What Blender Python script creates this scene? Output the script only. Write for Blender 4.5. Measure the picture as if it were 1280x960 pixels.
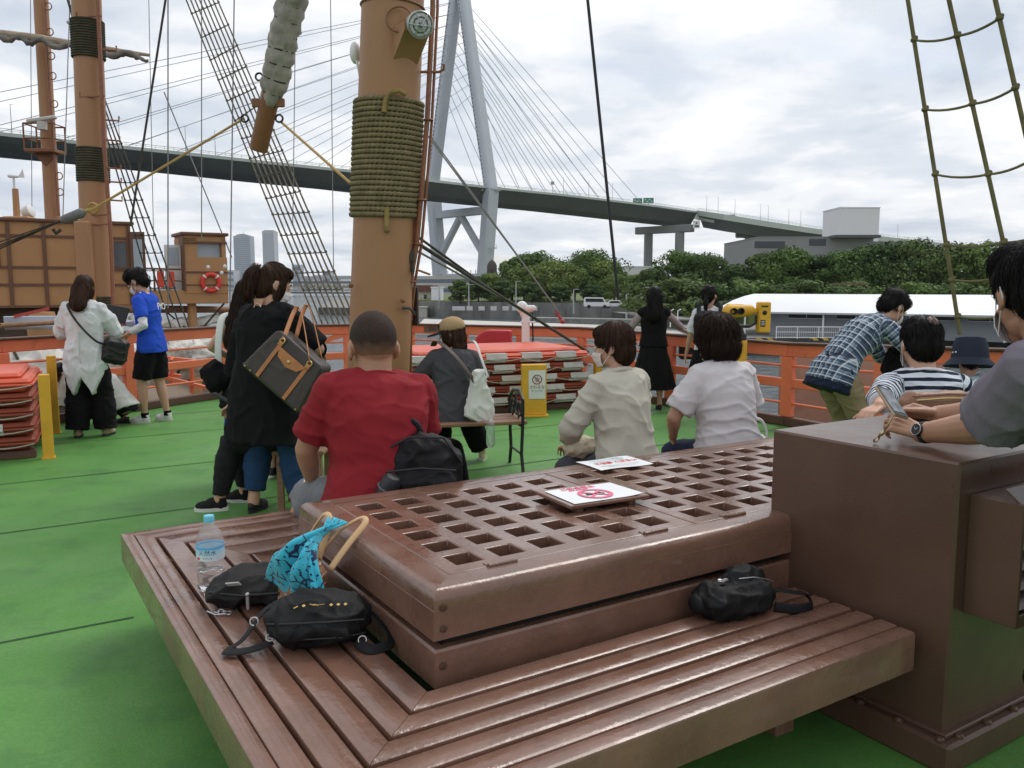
import bpy, math, random
import numpy as np
from mathutils import Vector, Matrix, noise, bvhtree
random.seed(7)
for o in list(bpy.data.objects): bpy.data.objects.remove(o)
SC = bpy.context.scene
COL = SC.collection
V = Vector
R = math.radians
# ------------------------------------------------------------------ camera
F = 1045.0; CAMH = 1.5
PIT = math.atan(122 / F); CP, SP = math.cos(PIT), math.sin(PIT)
cam = bpy.data.cameras.new('camera'); camo = bpy.data.objects.new('camera', cam); COL.objects.link(camo)
camo.location = (0, 0, CAMH); camo.rotation_euler = (math.pi / 2 - PIT, 0, 0)
cam.sensor_width = 36; cam.lens = 36 * F / 1280; cam.clip_start = 0.05; cam.clip_end = 20000
SC.camera = camo
# ------------------------------------------------------------------ world and sun (overcast)
SUN_EL, SUN_AZ = R(52), R(38)
w = bpy.data.worlds.new('World'); SC.world = w; w.use_nodes = True
nt = w.node_tree; nt.nodes.clear()
def N(t, **k):
    n = nt.nodes.new(t)
    for a, b in k.items(): setattr(n, a, b)
    return n
out = N('ShaderNodeOutputWorld'); bg = N('ShaderNodeBackground'); bg.inputs[1].default_value = 0.1
sky = N('ShaderNodeTexSky', sky_type='NISHITA', sun_disc=False, sun_elevation=SUN_EL, sun_rotation=SUN_AZ, dust_density=2.0)
tc = N('ShaderNodeTexCoord'); sep = N('ShaderNodeSeparateXYZ'); nt.links.new(tc.outputs['Generated'], sep.inputs[0])
def M2(op, a, b=None, c=None):
    n = N('ShaderNodeMath', operation=op)
    for i, x in enumerate((a, b, c)):
        if x is None: continue
        if isinstance(x, (int, float)): n.inputs[i].default_value = x
        else: nt.links.new(x, n.inputs[i])
    return n.outputs[0]
zz = M2('ADD', M2('MAXIMUM', sep.outputs[2], 0.0), 0.16)
cmb = N('ShaderNodeCombineXYZ')
nt.links.new(M2('DIVIDE', sep.outputs[0], zz), cmb.inputs[0]); nt.links.new(M2('DIVIDE', sep.outputs[1], zz), cmb.inputs[1])
def wnoise(scale, det, rough, dist, off):
    mp = N('ShaderNodeMapping'); mp.inputs['Location'].default_value = off; nt.links.new(cmb.outputs[0], mp.inputs[0])
    n = N('ShaderNodeTexNoise'); n.inputs['Scale'].default_value = scale; n.inputs['Detail'].default_value = det
    n.inputs['Roughness'].default_value = rough; n.inputs['Distortion'].default_value = dist
    nt.links.new(mp.outputs[0], n.inputs[0]); return n.outputs[0]
def ramp(src, stops, interp='EASE'):
    r = N('ShaderNodeValToRGB'); e = r.color_ramp; e.interpolation = interp
    while len(e.elements) < len(stops): e.elements.new(0.5)
    for el, (p, c) in zip(e.elements, stops): el.position = p; el.color = (*c, 1)
    nt.links.new(src, r.inputs[0]); return r.outputs[0]
n1 = wnoise(1.5, 9, 0.56, 0.25, (3.1, 1.7, 0)); n2 = wnoise(0.75, 5, 0.5, 0.3, (8.4, 2.2, 0))
csh = ramp(n1, [(0.32, (0.56, 0.62, 0.71)), (0.44, (0.70, 0.745, 0.81)), (0.54, (0.86, 0.88, 0.91)), (0.66, (1.04, 1.04, 1.04))])
cvr = ramp(n2, [(0.28, (0.55, 0.55, 0.55)), (0.42, (1, 1, 1))])
sc = N('ShaderNodeVectorMath', operation='SCALE'); nt.links.new(csh, sc.inputs[0]); sc.inputs['Scale'].default_value = 9.6
mx = N('ShaderNodeMix', data_type='RGBA'); nt.links.new(cvr, mx.inputs[0])
nt.links.new(sky.outputs[0], mx.inputs[6]); nt.links.new(sc.outputs[0], mx.inputs[7])
nt.links.new(mx.outputs[2], bg.inputs[0]); nt.links.new(bg.outputs[0], out.inputs[0])
sun = bpy.data.lights.new('sun', 'SUN'); sun.energy = 1.35; sun.angle = R(26); sun.color = (1, 0.97, 0.92)
suno = bpy.data.objects.new('sun', sun); COL.objects.link(suno); suno.location = (0, 0, 60)
sd = V((math.sin(SUN_AZ) * math.cos(SUN_EL), math.cos(SUN_AZ) * math.cos(SUN_EL), math.sin(SUN_EL)))
suno.rotation_euler = (-sd).to_track_quat('-Z', 'Y').to_euler()
SC.view_settings.view_transform = 'Standard'; SC.view_settings.look = 'None'
SC.view_settings.gamma = 1; SC.view_settings.exposure = 0.24; SC.view_settings.use_curve_mapping = False
# ------------------------------------------------------------------ geometry helpers
def ray(px, py):
    dx = (px - 640) / F; dy = -(py - 480) / F
    return V((dx, CP + dy * SP, -SP + dy * CP))
def onz(px, py, z):
    d = ray(px, py); t = (z - CAMH) / d.z; return V((d.x * t, d.y * t, z))
def at(px, py, Y):
    d = ray(px, py); t = Y / d.y; return V((d.x * t, Y, CAMH + d.z * t))
ANG = R(32.3)
UU = V((math.cos(ANG), math.sin(ANG), 0)); WW = V((-math.sin(ANG), math.cos(ANG), 0))
def uw(u, w, z=0): return UU * u + WW * w + V((0, 0, z))
def touw(p): return (p.dot(UU), p.dot(WW))

class MB:
    def __init__(s): s.v = []; s.f = []; s.m = []; s.mi = 0
    def add(s, vs, fs, mi=None):
        b = len(s.v); s.v += [V(x) for x in vs]; s.f += [tuple(i + b for i in f) for f in fs]
        s.m += [s.mi if mi is None else mi] * len(fs); return s
    def merge(s, o, M=None):
        b = len(s.v); s.v += [(M @ x if M else x.copy()) for x in o.v]
        s.f += [tuple(i + b for i in f) for f in o.f]; s.m += o.m; return s
    def xf(s, M): s.v = [M @ x for x in s.v]; return s
    def shift(s, d): d = V(d); s.v = [x + d for x in s.v]; return s
    def box(s, c, d, Rm=None, ch=0.0, mi=None):
        hx, hy, hz = d[0] / 2, d[1] / 2, d[2] / 2; ch = min(ch, hx * .9, hy * .9, hz * .9); c = V(c)
        if ch <= 0:
            vs = [V((x, y, z)) for z in (-hz, hz) for y in (-hy, hy) for x in (-hx, hx)]
            fs = [(0, 2, 3, 1), (4, 5, 7, 6), (0, 1, 5, 4), (2, 6, 7, 3), (0, 4, 6, 2), (1, 3, 7, 5)]
        else:
            vs = []; fs = []; idx = {}
            for sx in (-1, 1):
                for sy in (-1, 1):
                    for sz in (-1, 1):
                        for ax in range(3):
                            h = [hx - ch, hy - ch, hz - ch]; h[ax] += ch
                            idx[(sx, sy, sz, ax)] = len(vs); vs.append(V((sx * h[0], sy * h[1], sz * h[2])))
            def fix(f):
                n = (vs[f[1]] - vs[f[0]]).cross(vs[f[2]] - vs[f[0]])
                cc = sum((vs[i] for i in f), V()) / len(f)
                return tuple(f) if n.dot(cc) > 0 else tuple(reversed(f))
            S = (-1, 1)
            for k in S:
                fs.append(fix([idx[(k, a, b, 0)] for a, b in ((-1, -1), (1, -1), (1, 1), (-1, 1))]))
                fs.append(fix([idx[(a, k, b, 1)] for a, b in ((-1, -1), (1, -1), (1, 1), (-1, 1))]))
                fs.append(fix([idx[(a, b, k, 2)] for a, b in ((-1, -1), (1, -1), (1, 1), (-1, 1))]))
            for a in S:
                for b in S:
                    fs.append(fix([idx[(a, b, -1, 0)], idx[(a, b, 1, 0)], idx[(a, b, 1, 1)], idx[(a, b, -1, 1)]]))
                    fs.append(fix([idx[(a, -1, b, 0)], idx[(a, 1, b, 0)], idx[(a, 1, b, 2)], idx[(a, -1, b, 2)]]))
                    fs.append(fix([idx[(-1, a, b, 1)], idx[(1, a, b, 1)], idx[(1, a, b, 2)], idx[(-1, a, b, 2)]]))
                    for c2 in S: fs.append(fix([idx[(a, b, c2, i)] for i in range(3)]))
        if isinstance(Rm, (int, float)): Rm = Matrix.Rotation(Rm, 3, 'Z')
        vs = [(Rm @ x if Rm else x) + c for x in vs]
        return s.add(vs, fs, mi)
    def beam(s, a, b, wd, ht, up=(0, 0, 1), ch=0.0, mi=None):
        a = V(a); b = V(b); d = b - a; L = d.length; y = d.normalized(); x = y.cross(V(up)).normalized(); z = x.cross(y)
        return s.box((a + b) / 2, (wd, L, ht), Matrix((x, y, z)).transposed(), ch, mi)
    def loft(s, rings, cap=True, closed=True, mi=None):
        n = len(rings[0]); vs = [p for r in rings for p in r]; fs = []
        for i in range(len(rings) - 1):
            for j in range(n if closed else n - 1):
                k = (j + 1) % n
                fs.append((i * n + j, i * n + k, (i + 1) * n + k, (i + 1) * n + j))
        if cap: fs.append(tuple(reversed(range(n)))); fs.append(tuple(range((len(rings) - 1) * n, len(rings) * n)))
        return s.add(vs, fs, mi)
    def tube(s, pts, r, n=8, cap=True, flat=None, mi=None, up=None):
        pts = [V(p) for p in pts]; m = len(pts)
        if isinstance(r, (int, float)): r = [r] * m
        rings = []; x = None
        for i in range(m):
            t = (pts[min(i + 1, m - 1)] - pts[max(i - 1, 0)])
            t = t.normalized() if t.length > 1e-9 else V((0, 0, 1))
            if x is None:
                u = V(up) if up else (V((0, 0, 1)) if abs(t.z) < .9 else V((1, 0, 0)))
                x = t.cross(u).normalized()
            x = (x - t * x.dot(t))
            x = x.normalized() if x.length > 1e-6 else t.orthogonal().normalized()
            y = t.cross(x)
            fl = flat if flat else 1.0
            rings.append([pts[i] + (x * math.cos(2 * math.pi * j / n) + y * math.sin(2 * math.pi * j / n) * fl) * r[i] for j in range(n)])
        return s.loft(rings, cap, True, mi)
    def lathe(s, prof, c=(0, 0, 0), n=24, M=None, mi=None, cap=True):
        c = V(c); rings = []
        for r, z in prof:
            rg = [V((max(r, 1e-4) * math.cos(2 * math.pi * j / n), max(r, 1e-4) * math.sin(2 * math.pi * j / n), z)) for j in range(n)]
            rings.append([(M @ p if M else p) + c for p in rg])
        return s.loft(rings, cap, True, mi)
    def ell(s, c, r, Rm=None, n=14, m=9, mi=None):
        if isinstance(r, (int, float)): r = (r, r, r)
        c = V(c); rings = []
        for i in range(m):
            th = math.pi * (i + .02 if i == 0 else (i - .02 if i == m - 1 else i)) / (m - 1)
            rg = []
            for j in range(n):
                p = V((r[0] * math.sin(th) * math.cos(2 * math.pi * j / n), r[1] * math.sin(th) * math.sin(2 * math.pi * j / n), -r[2] * math.cos(th)))
                rg.append((Rm @ p if Rm else p) + c)
            rings.append(rg)
        return s.loft(rings, True, True, mi)
    def caps(s, a, b, ra, rb, n=12, mi=None):
        a = V(a); b = V(b); d = (b - a); L = d.length; d = d.normalized() if L > 1e-6 else V((0, 0, 1))
        pts = []; rr = []
        for k in range(4): th = math.pi / 2 * (k + .06) / 4; pts.append(a - d * ra * math.cos(th)); rr.append(ra * math.sin(th))
        pts.append(a); rr.append(ra); pts.append(b); rr.append(rb)
        for k in range(3, -1, -1): th = math.pi / 2 * (k + .06) / 4; pts.append(b + d * rb * math.cos(th)); rr.append(rb * math.sin(th))
        return s.tube(pts, rr, n, True, None, mi)
    def prism(s, poly, z0, z1, M=None, mi=None):
        n = len(poly)
        a = sum(poly[i][0] * poly[(i + 1) % n][1] - poly[(i + 1) % n][0] * poly[i][1] for i in range(n))
        if a < 0: poly = list(reversed(poly))
        vs = [V((p[0], p[1], z0)) for p in poly] + [V((p[0], p[1], z1)) for p in poly]
        if M: vs = [M @ x for x in vs]
        fs = [tuple(reversed(range(n))), tuple(range(n, 2 * n))] + [(i, (i + 1) % n, n + (i + 1) % n, n + i) for i in range(n)]
        return s.add(vs, fs, mi)
    def torus(s, c, R0, r, M=None, n=24, k=8, mi=None, a0=0, a1=2 * math.pi):
        c = V(c); full = abs(a1 - a0 - 2 * math.pi) < 1e-6; rings = []
        for i in range(n + (0 if full else 1)):
            a = a0 + (a1 - a0) * i / n
            rg = []
            for j in range(k):
                b = 2 * math.pi * j / k
                p = V(((R0 + r * math.cos(b)) * math.cos(a), (R0 + r * math.cos(b)) * math.sin(a), r * math.sin(b)))
                rg.append((M @ p if M else p) + c)
            rings.append(rg)
        if full: rings.append(rings[0])
        return s.loft(rings, not full, True, mi)
    def quad(s, a, b, c, d, mi=None): return s.add([a, b, c, d], [(0, 1, 2, 3)], mi)

def mesh_of(mb, name, sharp=35):
    me = bpy.data.meshes.new(name); me.from_pydata([tuple(x) for x in mb.v], [], mb.f)
    me.polygons.foreach_set('material_index', mb.m); me.polygons.foreach_set('use_smooth', [True] * len(mb.f))
    me.update()
    if sharp: me.set_sharp_from_angle(angle=R(sharp))
    return me
def link(name, me, mats, parent=None):
    o = bpy.data.objects.new(name, me); COL.objects.link(o)
    if me is not None and mats is not None:
        for m in (mats if isinstance(mats, (list, tuple)) else [mats]): me.materials.append(m)
    if parent: o.parent = parent
    return o
def obj(name, mb, mats, parent=None, sharp=35, bev=0):
    """mesh object; world-space builder coordinates are moved into the parent's frame when parent['_w'] is set"""
    rt_ = parent
    while rt_ is not None and rt_.parent is not None: rt_ = rt_.parent
    if rt_ is not None and rt_.name in WORLD: mb.shift(-rt_.location)
    o = link(name, mesh_of(mb, name, sharp), mats, parent)
    if bev:
        b = o.modifiers.new('bevel', 'BEVEL'); b.width = bev; b.segments = 2; b.limit_method = 'ANGLE'; b.angle_limit = R(40)
    return o
WORLD = set()
def tag(o, label, cat, group=None, kind=None):
    o['label'] = label; o['category'] = cat
    if group: o['group'] = group
    if kind: o['kind'] = kind
    return o
def struct(o): o['kind'] = 'structure'; return o
def thing(name, label, cat, loc=(0, 0, 0), rz=0, group=None, world=False):
    o = bpy.data.objects.new(name, None); COL.objects.link(o); o.location = loc; o.rotation_euler = (0, 0, rz)
    o.empty_display_size = .1
    if world: WORLD.add(o.name)
    return tag(o, label, cat, group)
def solo(name, mb, mats, label, cat, group=None, base=None, sharp=35, bev=0):
    """one-mesh thing built in world coordinates, origin moved to its base"""
    if base is None:
        n = len(mb.v); z = min(x.z for x in mb.v); c = sum(mb.v, V()) / n; base = V((c.x, c.y, z))
    base = V(base); mb.shift(-base); o = obj(name, mb, mats, None, sharp, bev); o.location = base
    return tag(o, label, cat, group)
def copytree(o, parent=None, depth=0):
    c = o.copy(); COL.objects.link(c)
    if parent: c.parent = parent
    for ch in o.children: copytree(ch, c, depth + 1)
    return c
_DG = None
def vox(mb, size, sm=4, fac=.5, name='m'):
    me = bpy.data.meshes.new('t'); me.from_pydata([tuple(x) for x in mb.v], [], mb.f); me.update()
    o = bpy.data.objects.new('t', me); COL.objects.link(o)
    r = o.modifiers.new('r', 'REMESH'); r.mode = 'VOXEL'; r.voxel_size = size
    if sm: s = o.modifiers.new('s', 'SMOOTH'); s.iterations = sm; s.factor = fac
    dg = bpy.context.evaluated_depsgraph_get(); ev = o.evaluated_get(dg)
    res = bpy.data.meshes.new_from_object(ev); res.name = name
    bpy.data.objects.remove(o); bpy.data.meshes.remove(me)
    res.polygons.foreach_set('use_smooth', [True] * len(res.polygons)); res.update()
    return res
def coords(me):
    a = np.empty(len(me.vertices) * 3, np.float32); me.vertices.foreach_get('co', a); return a.reshape(-1, 3)
def setco(me, a): me.vertices.foreach_set('co', np.ascontiguousarray(a, np.float32).ravel()); me.update()
def normals(me):
    a = np.empty(len(me.vertices) * 3, np.float32); me.vertex_normals.foreach_get('vector', a); return a.reshape(-1, 3)
def wrinkle(me, amp=.006, sc=(7, 7, 14), seed=0, q=None, ridge=True):
    c = coords(me); nn = normals(me); k = c if q is None else q
    d = np.empty(len(c), np.float32); s = seed * 7.31
    for i, p in enumerate(k):
        x, y, z = float(p[0]), float(p[1]), float(p[2])
        wv = noise.noise((x * 4 + s, y * 4, z * 4)) * .5
        a = noise.noise((x * sc[0] + s + wv, y * sc[1] + wv, z * sc[2] + wv * 2))
        b = noise.noise((x * sc[0] * 2.1 + s + z * 2.5, y * sc[1] * 2.1 + wv, z * sc[2] * 1.7 + x * 3))
        ra = max(0, 1 - abs(a) * 2.6); rb = max(0, 1 - abs(b) * 2.6); d[i] = (ra * ra * .95 + rb * rb * .45 - .35) * 1.5 if ridge else a
    setco(me, c + nn * (d[:, None] * amp * (.72 if ridge else 1))); return me
def joinme(me, mb, mi=1):
    """append mb's geometry to mesh me as extra islands"""
    a = [tuple(v.co) for v in me.vertices]; f = [tuple(p.vertices) for p in me.polygons]; m = [0] * len(f); b = len(a)
    a += [tuple(x) for x in mb.v]; f += [tuple(i + b for i in q) for q in mb.f]; m += [x + mi for x in mb.m]
    r = bpy.data.meshes.new(me.name); r.from_pydata(a, [], f); r.polygons.foreach_set('material_index', m)
    r.polygons.foreach_set('use_smooth', [True] * len(f)); r.update(); return r
# ------------------------------------------------------------------ materials
MATS = {}
def mat(name, col, rough=.6, metal=0., var=.0, vs=6., bump=0., bs=40., stretch=(1, 1, 1), spec=.5, coat=0., rvar=0., island=0., trans=0., alpha=1., sss=0., col2=None, dirt=None, ior=1.45, emis=None, coord='Object', rsharp=0., objr=0.):
    if name in MATS: return MATS[name]
    m = bpy.data.materials.new(name); m.use_nodes = True; t = m.node_tree; b = t.nodes['Principled BSDF']
    b.inputs['Base Color'].default_value = (*col, 1); b.inputs['Roughness'].default_value = rough; b.inputs['Metallic'].default_value = metal
    b.inputs['Specular IOR Level'].default_value = spec; b.inputs['Coat Weight'].default_value = coat; b.inputs['Coat Roughness'].default_value = .12
    b.inputs['Transmission Weight'].default_value = trans; b.inputs['Alpha'].default_value = alpha; b.inputs['IOR'].default_value = ior
    if sss: b.inputs['Subsurface Weight'].default_value = sss; b.inputs['Subsurface Radius'].default_value = (.012, .004, .002); b.inputs['Subsurface Scale'].default_value = 1
    if emis: b.inputs['Emission Color'].default_value = (*emis, 1); b.inputs['Emission Strength'].default_value = 1
    tcn = t.nodes.new('ShaderNodeTexCoord'); mp = t.nodes.new('ShaderNodeMapping'); mp.inputs['Scale'].default_value = stretch
    t.links.new(tcn.outputs[coord], mp.inputs[0])
    def nz(s, d=5, ro=.55):
        n = t.nodes.new('ShaderNodeTexNoise'); n.inputs['Scale'].default_value = s; n.inputs['Detail'].default_value = d; n.inputs['Roughness'].default_value = ro
        t.links.new(mp.outputs[0], n.inputs[0]); return n.outputs[0]
    cur = None
    if var or col2:
        r = t.nodes.new('ShaderNodeValToRGB'); e = r.color_ramp.elements; e[0].position = .3; e[1].position = .7
        c2 = col2 if col2 else tuple(min(1, x * (1 + var)) for x in col); c1 = col if col2 else tuple(x * (1 - var) for x in col)
        e[0].color = (*c1, 1); e[1].color = (*c2, 1); t.links.new(nz(vs, 6), r.inputs[0]); cur = r.outputs[0]
    if dirt:   # (color, scale, lo, hi)
        r = t.nodes.new('ShaderNodeMapRange'); r.inputs[1].default_value = dirt[2]; r.inputs[2].default_value = dirt[3]
        t.links.new(nz(dirt[1], 8, .65), r.inputs[0]); x = t.nodes.new('ShaderNodeMix'); x.data_type = 'RGBA'
        t.links.new(r.outputs[0], x.inputs[0]); x.inputs[7].default_value = (*dirt[0], 1)
        if cur: t.links.new(cur, x.inputs[6])
        else: x.inputs[6].default_value = (*col, 1)
        cur = x.outputs[2]
    if island:
        g = t.nodes.new('ShaderNodeNewGeometry'); r = t.nodes.new('ShaderNodeMapRange'); r.inputs[3].default_value = 1 - island; r.inputs[4].default_value = 1 + island
        t.links.new(g.outputs['Random Per Island'], r.inputs[0]); h = t.nodes.new('ShaderNodeHueSaturation'); t.links.new(r.outputs[0], h.inputs['Value'])
        if cur: t.links.new(cur, h.inputs['Color'])
        else: h.inputs['Color'].default_value = (*col, 1)
        cur = h.outputs[0]
    if objr:
        g = t.nodes.new('ShaderNodeObjectInfo'); h = t.nodes.new('ShaderNodeHueSaturation'); r = t.nodes.new('ShaderNodeMapRange'); r.inputs[3].default_value = 1 - objr; r.inputs[4].default_value = 1 + objr; t.links.new(g.outputs['Random'], r.inputs[0]); t.links.new(r.outputs[0], h.inputs['Value'])
        r = t.nodes.new('ShaderNodeMapRange'); r.inputs[3].default_value = .515; r.inputs[4].default_value = .475; t.links.new(g.outputs['Random'], r.inputs[0]); t.links.new(r.outputs[0], h.inputs['Hue']); t.links.new(cur, h.inputs['Color']); cur = h.outputs[0]
    if cur: t.links.new(cur, b.inputs['Base Color'])
    if rvar:
        r = t.nodes.new('ShaderNodeMapRange'); r.inputs[1].default_value = .35 + rsharp; r.inputs[2].default_value = .65 - rsharp; r.inputs[3].default_value = max(.03, rough - rvar); r.inputs[4].default_value = rough + rvar
        t.links.new(nz(vs * .7 + 1, 6, .6), r.inputs[0]); t.links.new(r.outputs[0], b.inputs['Roughness'])
    if bump:
        bn = t.nodes.new('ShaderNodeBump'); bn.inputs['Strength'].default_value = min(1, bump); bn.inputs['Distance'].default_value = .01 if bump <= 1 else .01 * bump
        t.links.new(nz(bs, 4), bn.inputs['Height']); t.links.new(bn.outputs[0], b.inputs['Normal'])
    MATS[name] = m; return m
def node_mat(name, fn, rough=.7):
    m = bpy.data.materials.new(name); m.use_nodes = True; t = m.node_tree; b = t.nodes['Principled BSDF']; b.inputs['Roughness'].default_value = rough
    fn(t, b); MATS[name] = m; return m
def text_mb(s, size, font=None, depth=.0008, align='CENTER'):
    cu = bpy.data.curves.new('t', 'FONT'); cu.body = s; cu.size = size; cu.extrude = depth; cu.align_x = align; cu.align_y = 'CENTER'; cu.resolution_u = 2
    o = bpy.data.objects.new('t', cu); COL.objects.link(o); dg = bpy.context.evaluated_depsgraph_get()
    me = bpy.data.meshes.new_from_object(o.evaluated_get(dg)); mb = MB()
    mb.add([v.co.copy() for v in me.vertices], [tuple(p.vertices) for p in me.polygons])
    bpy.data.objects.remove(o); bpy.data.curves.remove(cu); bpy.data.meshes.remove(me); return mb
# ================================================================== materials used on the ship
BROWN = mat('brown_paint', (.176, .092, .064), .27, coat=.4, var=.2, vs=5, bump=.3, bs=30, stretch=(1, 1, 1), rvar=.14, rsharp=.09, dirt=((.10, .05, .038), 9, .62, .8))
BROWN2 = mat('brown_paint_box', (.100, .055, .038), .34, coat=.08, var=.14, vs=3, bump=.06, bs=60, rvar=.08, dirt=((.08, .036, .026), 7, .6, .85))  # box brown darkened: shade on its near faces is put into the colour
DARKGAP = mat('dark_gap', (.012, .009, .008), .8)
ORANGE = mat('orange_paint', (.76, .185, .088), .42, var=.1, vs=4, bump=.05, bs=30, dirt=((.36, .07, .035), 6, .6, .85))
TOE = mat('toe_board_paint', (.10, .05, .035), .6, var=.2, vs=4)
YELLOW = mat('yellow_paint', (.68, .37, .03), .5, var=.12, vs=5, dirt=((.32, .17, .03), 11, .62, .8))
MASTC = mat('mast_paint', (.355, .185, .086), .5, var=.07, vs=1.6, bump=.04, bs=20, stretch=(1, 1, .25), dirt=((.22, .095, .04), 3.5, .62, .85))
MASTD = mat('mast_paint_dark', (.20, .085, .035), .55, var=.15, vs=4)
ROPE = mat('coil_rope', (.145, .118, .060), .85, var=.35, vs=14, bump=.5, bs=220, col2=(.25, .20, .10))
ROPEG = mat('green_rope', (.16, .14, .065), .9, var=.3, vs=9, bump=.5, bs=160)
ROPED = mat('dark_rope', (.055, .05, .04), .9, var=.3, vs=9, bump=.3, bs=120)
ROPEY = mat('yellow_rope', (.42, .28, .10), .85, var=.2, vs=12)
WIRE = mat('steel_wire', (.22, .22, .21), .55, metal=.4)
BLACKM = mat('black_metal', (.014, .014, .015), .45)
WHITEP = mat('white_paint', (.72, .72, .70), .5, var=.06, vs=5, dirt=((.4, .36, .3), 9, .62, .85))
STEEL = mat('bare_steel', (.45, .45, .46), .35, metal=.9)
# ------------------------------------------------------------------ deck (structure)
def deckmat(t, b):
    tcn = t.nodes.new('ShaderNodeTexCoord')
    def nz(s, d, r): 
        n = t.nodes.new('ShaderNodeTexNoise'); n.inputs['Scale'].default_value = s; n.inputs['Detail'].default_value = d; n.inputs['Roughness'].default_value = r
        t.links.new(tcn.outputs['Object'], n.inputs[0]); return n.outputs[0]
    def rp(src, a, b2, c1, c2):
        r = t.nodes.new('ShaderNodeValToRGB'); e = r.color_ramp.elements; e[0].position = a; e[1].position = b2; e[0].color = (*c1, 1); e[1].color = (*c2, 1)
        t.links.new(src, r.inputs[0]); return r.outputs[0]
    big = rp(nz(.9, 7, .6), .3, .72, (.074, .222, .044), (.120, .295, .068))
    fine = rp(nz(60, 3, .7), .3, .75, (.82, .82, .82), (1.1, 1.1, 1.1))
    mx = t.nodes.new('ShaderNodeMix'); mx.data_type = 'RGBA'; mx.blend_type = 'MULTIPLY'; mx.inputs[0].default_value = 1
    t.links.new(big, mx.inputs[6]); t.links.new(fine, mx.inputs[7])
    st = t.nodes.new('ShaderNodeMapRange'); st.inputs[1].default_value = .52; st.inputs[2].default_value = .68; t.links.new(nz(2.6, 8, .68), st.inputs[0])
    sm = t.nodes.new('ShaderNodeMath'); sm.operation = 'MULTIPLY'; sm.inputs[1].default_value = .5; t.links.new(st.outputs[0], sm.inputs[0])
    m2 = t.nodes.new('ShaderNodeMix'); m2.data_type = 'RGBA'; t.links.new(sm.outputs[0], m2.inputs[0]); t.links.new(mx.outputs[2], m2.inputs[6]); m2.inputs[7].default_value = (.045, .13, .045, 1)
    t.links.new(m2.outputs[2], b.inputs['Base Color'])
    sp_ = t.nodes.new('ShaderNodeMapRange'); sp_.inputs[1].default_value = .66; sp_.inputs[2].default_value = .70; sp_.inputs[4].default_value = .55; t.links.new(nz(16, 5, .75), sp_.inputs[0])
    m3 = t.nodes.new('ShaderNodeMix'); m3.data_type = 'RGBA'; t.links.new(sp_.outputs[0], m3.inputs[0]); t.links.new(m2.outputs[2], m3.inputs[6]); m3.inputs[7].default_value = (.035, .075, .035, 1)
    wr_ = t.nodes.new('ShaderNodeMapRange'); wr_.inputs[1].default_value = .60; wr_.inputs[2].default_value = .75; wr_.inputs[4].default_value = .45; t.links.new(nz(5, 9, .72), wr_.inputs[0])
    m4 = t.nodes.new('ShaderNodeMix'); m4.data_type = 'RGBA'; t.links.new(wr_.outputs[0], m4.inputs[0]); t.links.new(m3.outputs[2], m4.inputs[6]); m4.inputs[7].default_value = (.17, .27, .13, 1); t.links.new(m4.outputs[2], b.inputs['Base Color'])
    rr_ = t.nodes.new('ShaderNodeMapRange'); rr_.inputs[1].default_value = .35; rr_.inputs[2].default_value = .65; rr_.inputs[3].default_value = .42; rr_.inputs[4].default_value = .75; t.links.new(nz(1.7, 6, .6), rr_.inputs[0]); t.links.new(rr_.outputs[0], b.inputs['Roughness'])
    bn = t.nodes.new('ShaderNodeBump'); bn.inputs['Strength'].default_value = .5; bn.inputs['Distance'].default_value = .004; t.links.new(nz(140, 4, .7), bn.inputs['Height']); t.links.new(bn.outputs[0], b.inputs['Normal'])
    b.inputs['Specular IOR Level'].default_value = .25
DECKM = node_mat('green_deck_coating', deckmat, .62)
L0, L1, L2 = V((-5.27, 8.6, 0)), V((-3.9, 11.3, 0)), V((-2.4, 12.25, 0))
L3, L4, R0, R1 = V((-1.6, 13.15, 0)), V((1.0, 11.95, 0)), V((2.98, 8.96, 0)), V((4.05, 6.85, 0))
LB, RB = V((-10.4, -1.5, 0)), V((8.0, -.9, 0))
poly = [LB, V((-8, -7, 0)), V((7, -9, 0)), RB, R1, R0, L4, L3, L2, L1, L0]
m = MB(); m.prism([(p.x, p.y) for p in poly], -.12, 0)
struct(obj('deck', m, DECKM))
# overlapping sheet edges of the deck coating
m = MB()
for ww_, u0, u1 in ((4.02, -7, .5), (5.86, -6, 7.5), (7.35, -5, 7), (9.0, -1.5, 6), (10.4, 1.0, 5.5), (2.3, -7, 9)):
    n = 30
    for i in range(n):
        a = u0 + (u1 - u0) * i / n; b = u0 + (u1 - u0) * (i + 1) / n
        j = lambda k: .006 * noise.noise((k * 3, ww_, 0))
        wd = lambda k: .006 + .006 * abs(noise.noise((k * 5, ww_, 3)))
        p = [uw(a, ww_ + j(a) - wd(a)), uw(b, ww_ + j(b) - wd(b)), uw(b, ww_ + j(b) + wd(b)), uw(a, ww_ + j(a) + wd(a))]
        for q in p: q.z = .004
        m.quad(*p)
struct(obj('deck_seams', m, mat('deck_seam', (.02, .075, .02), .8)))
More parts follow.
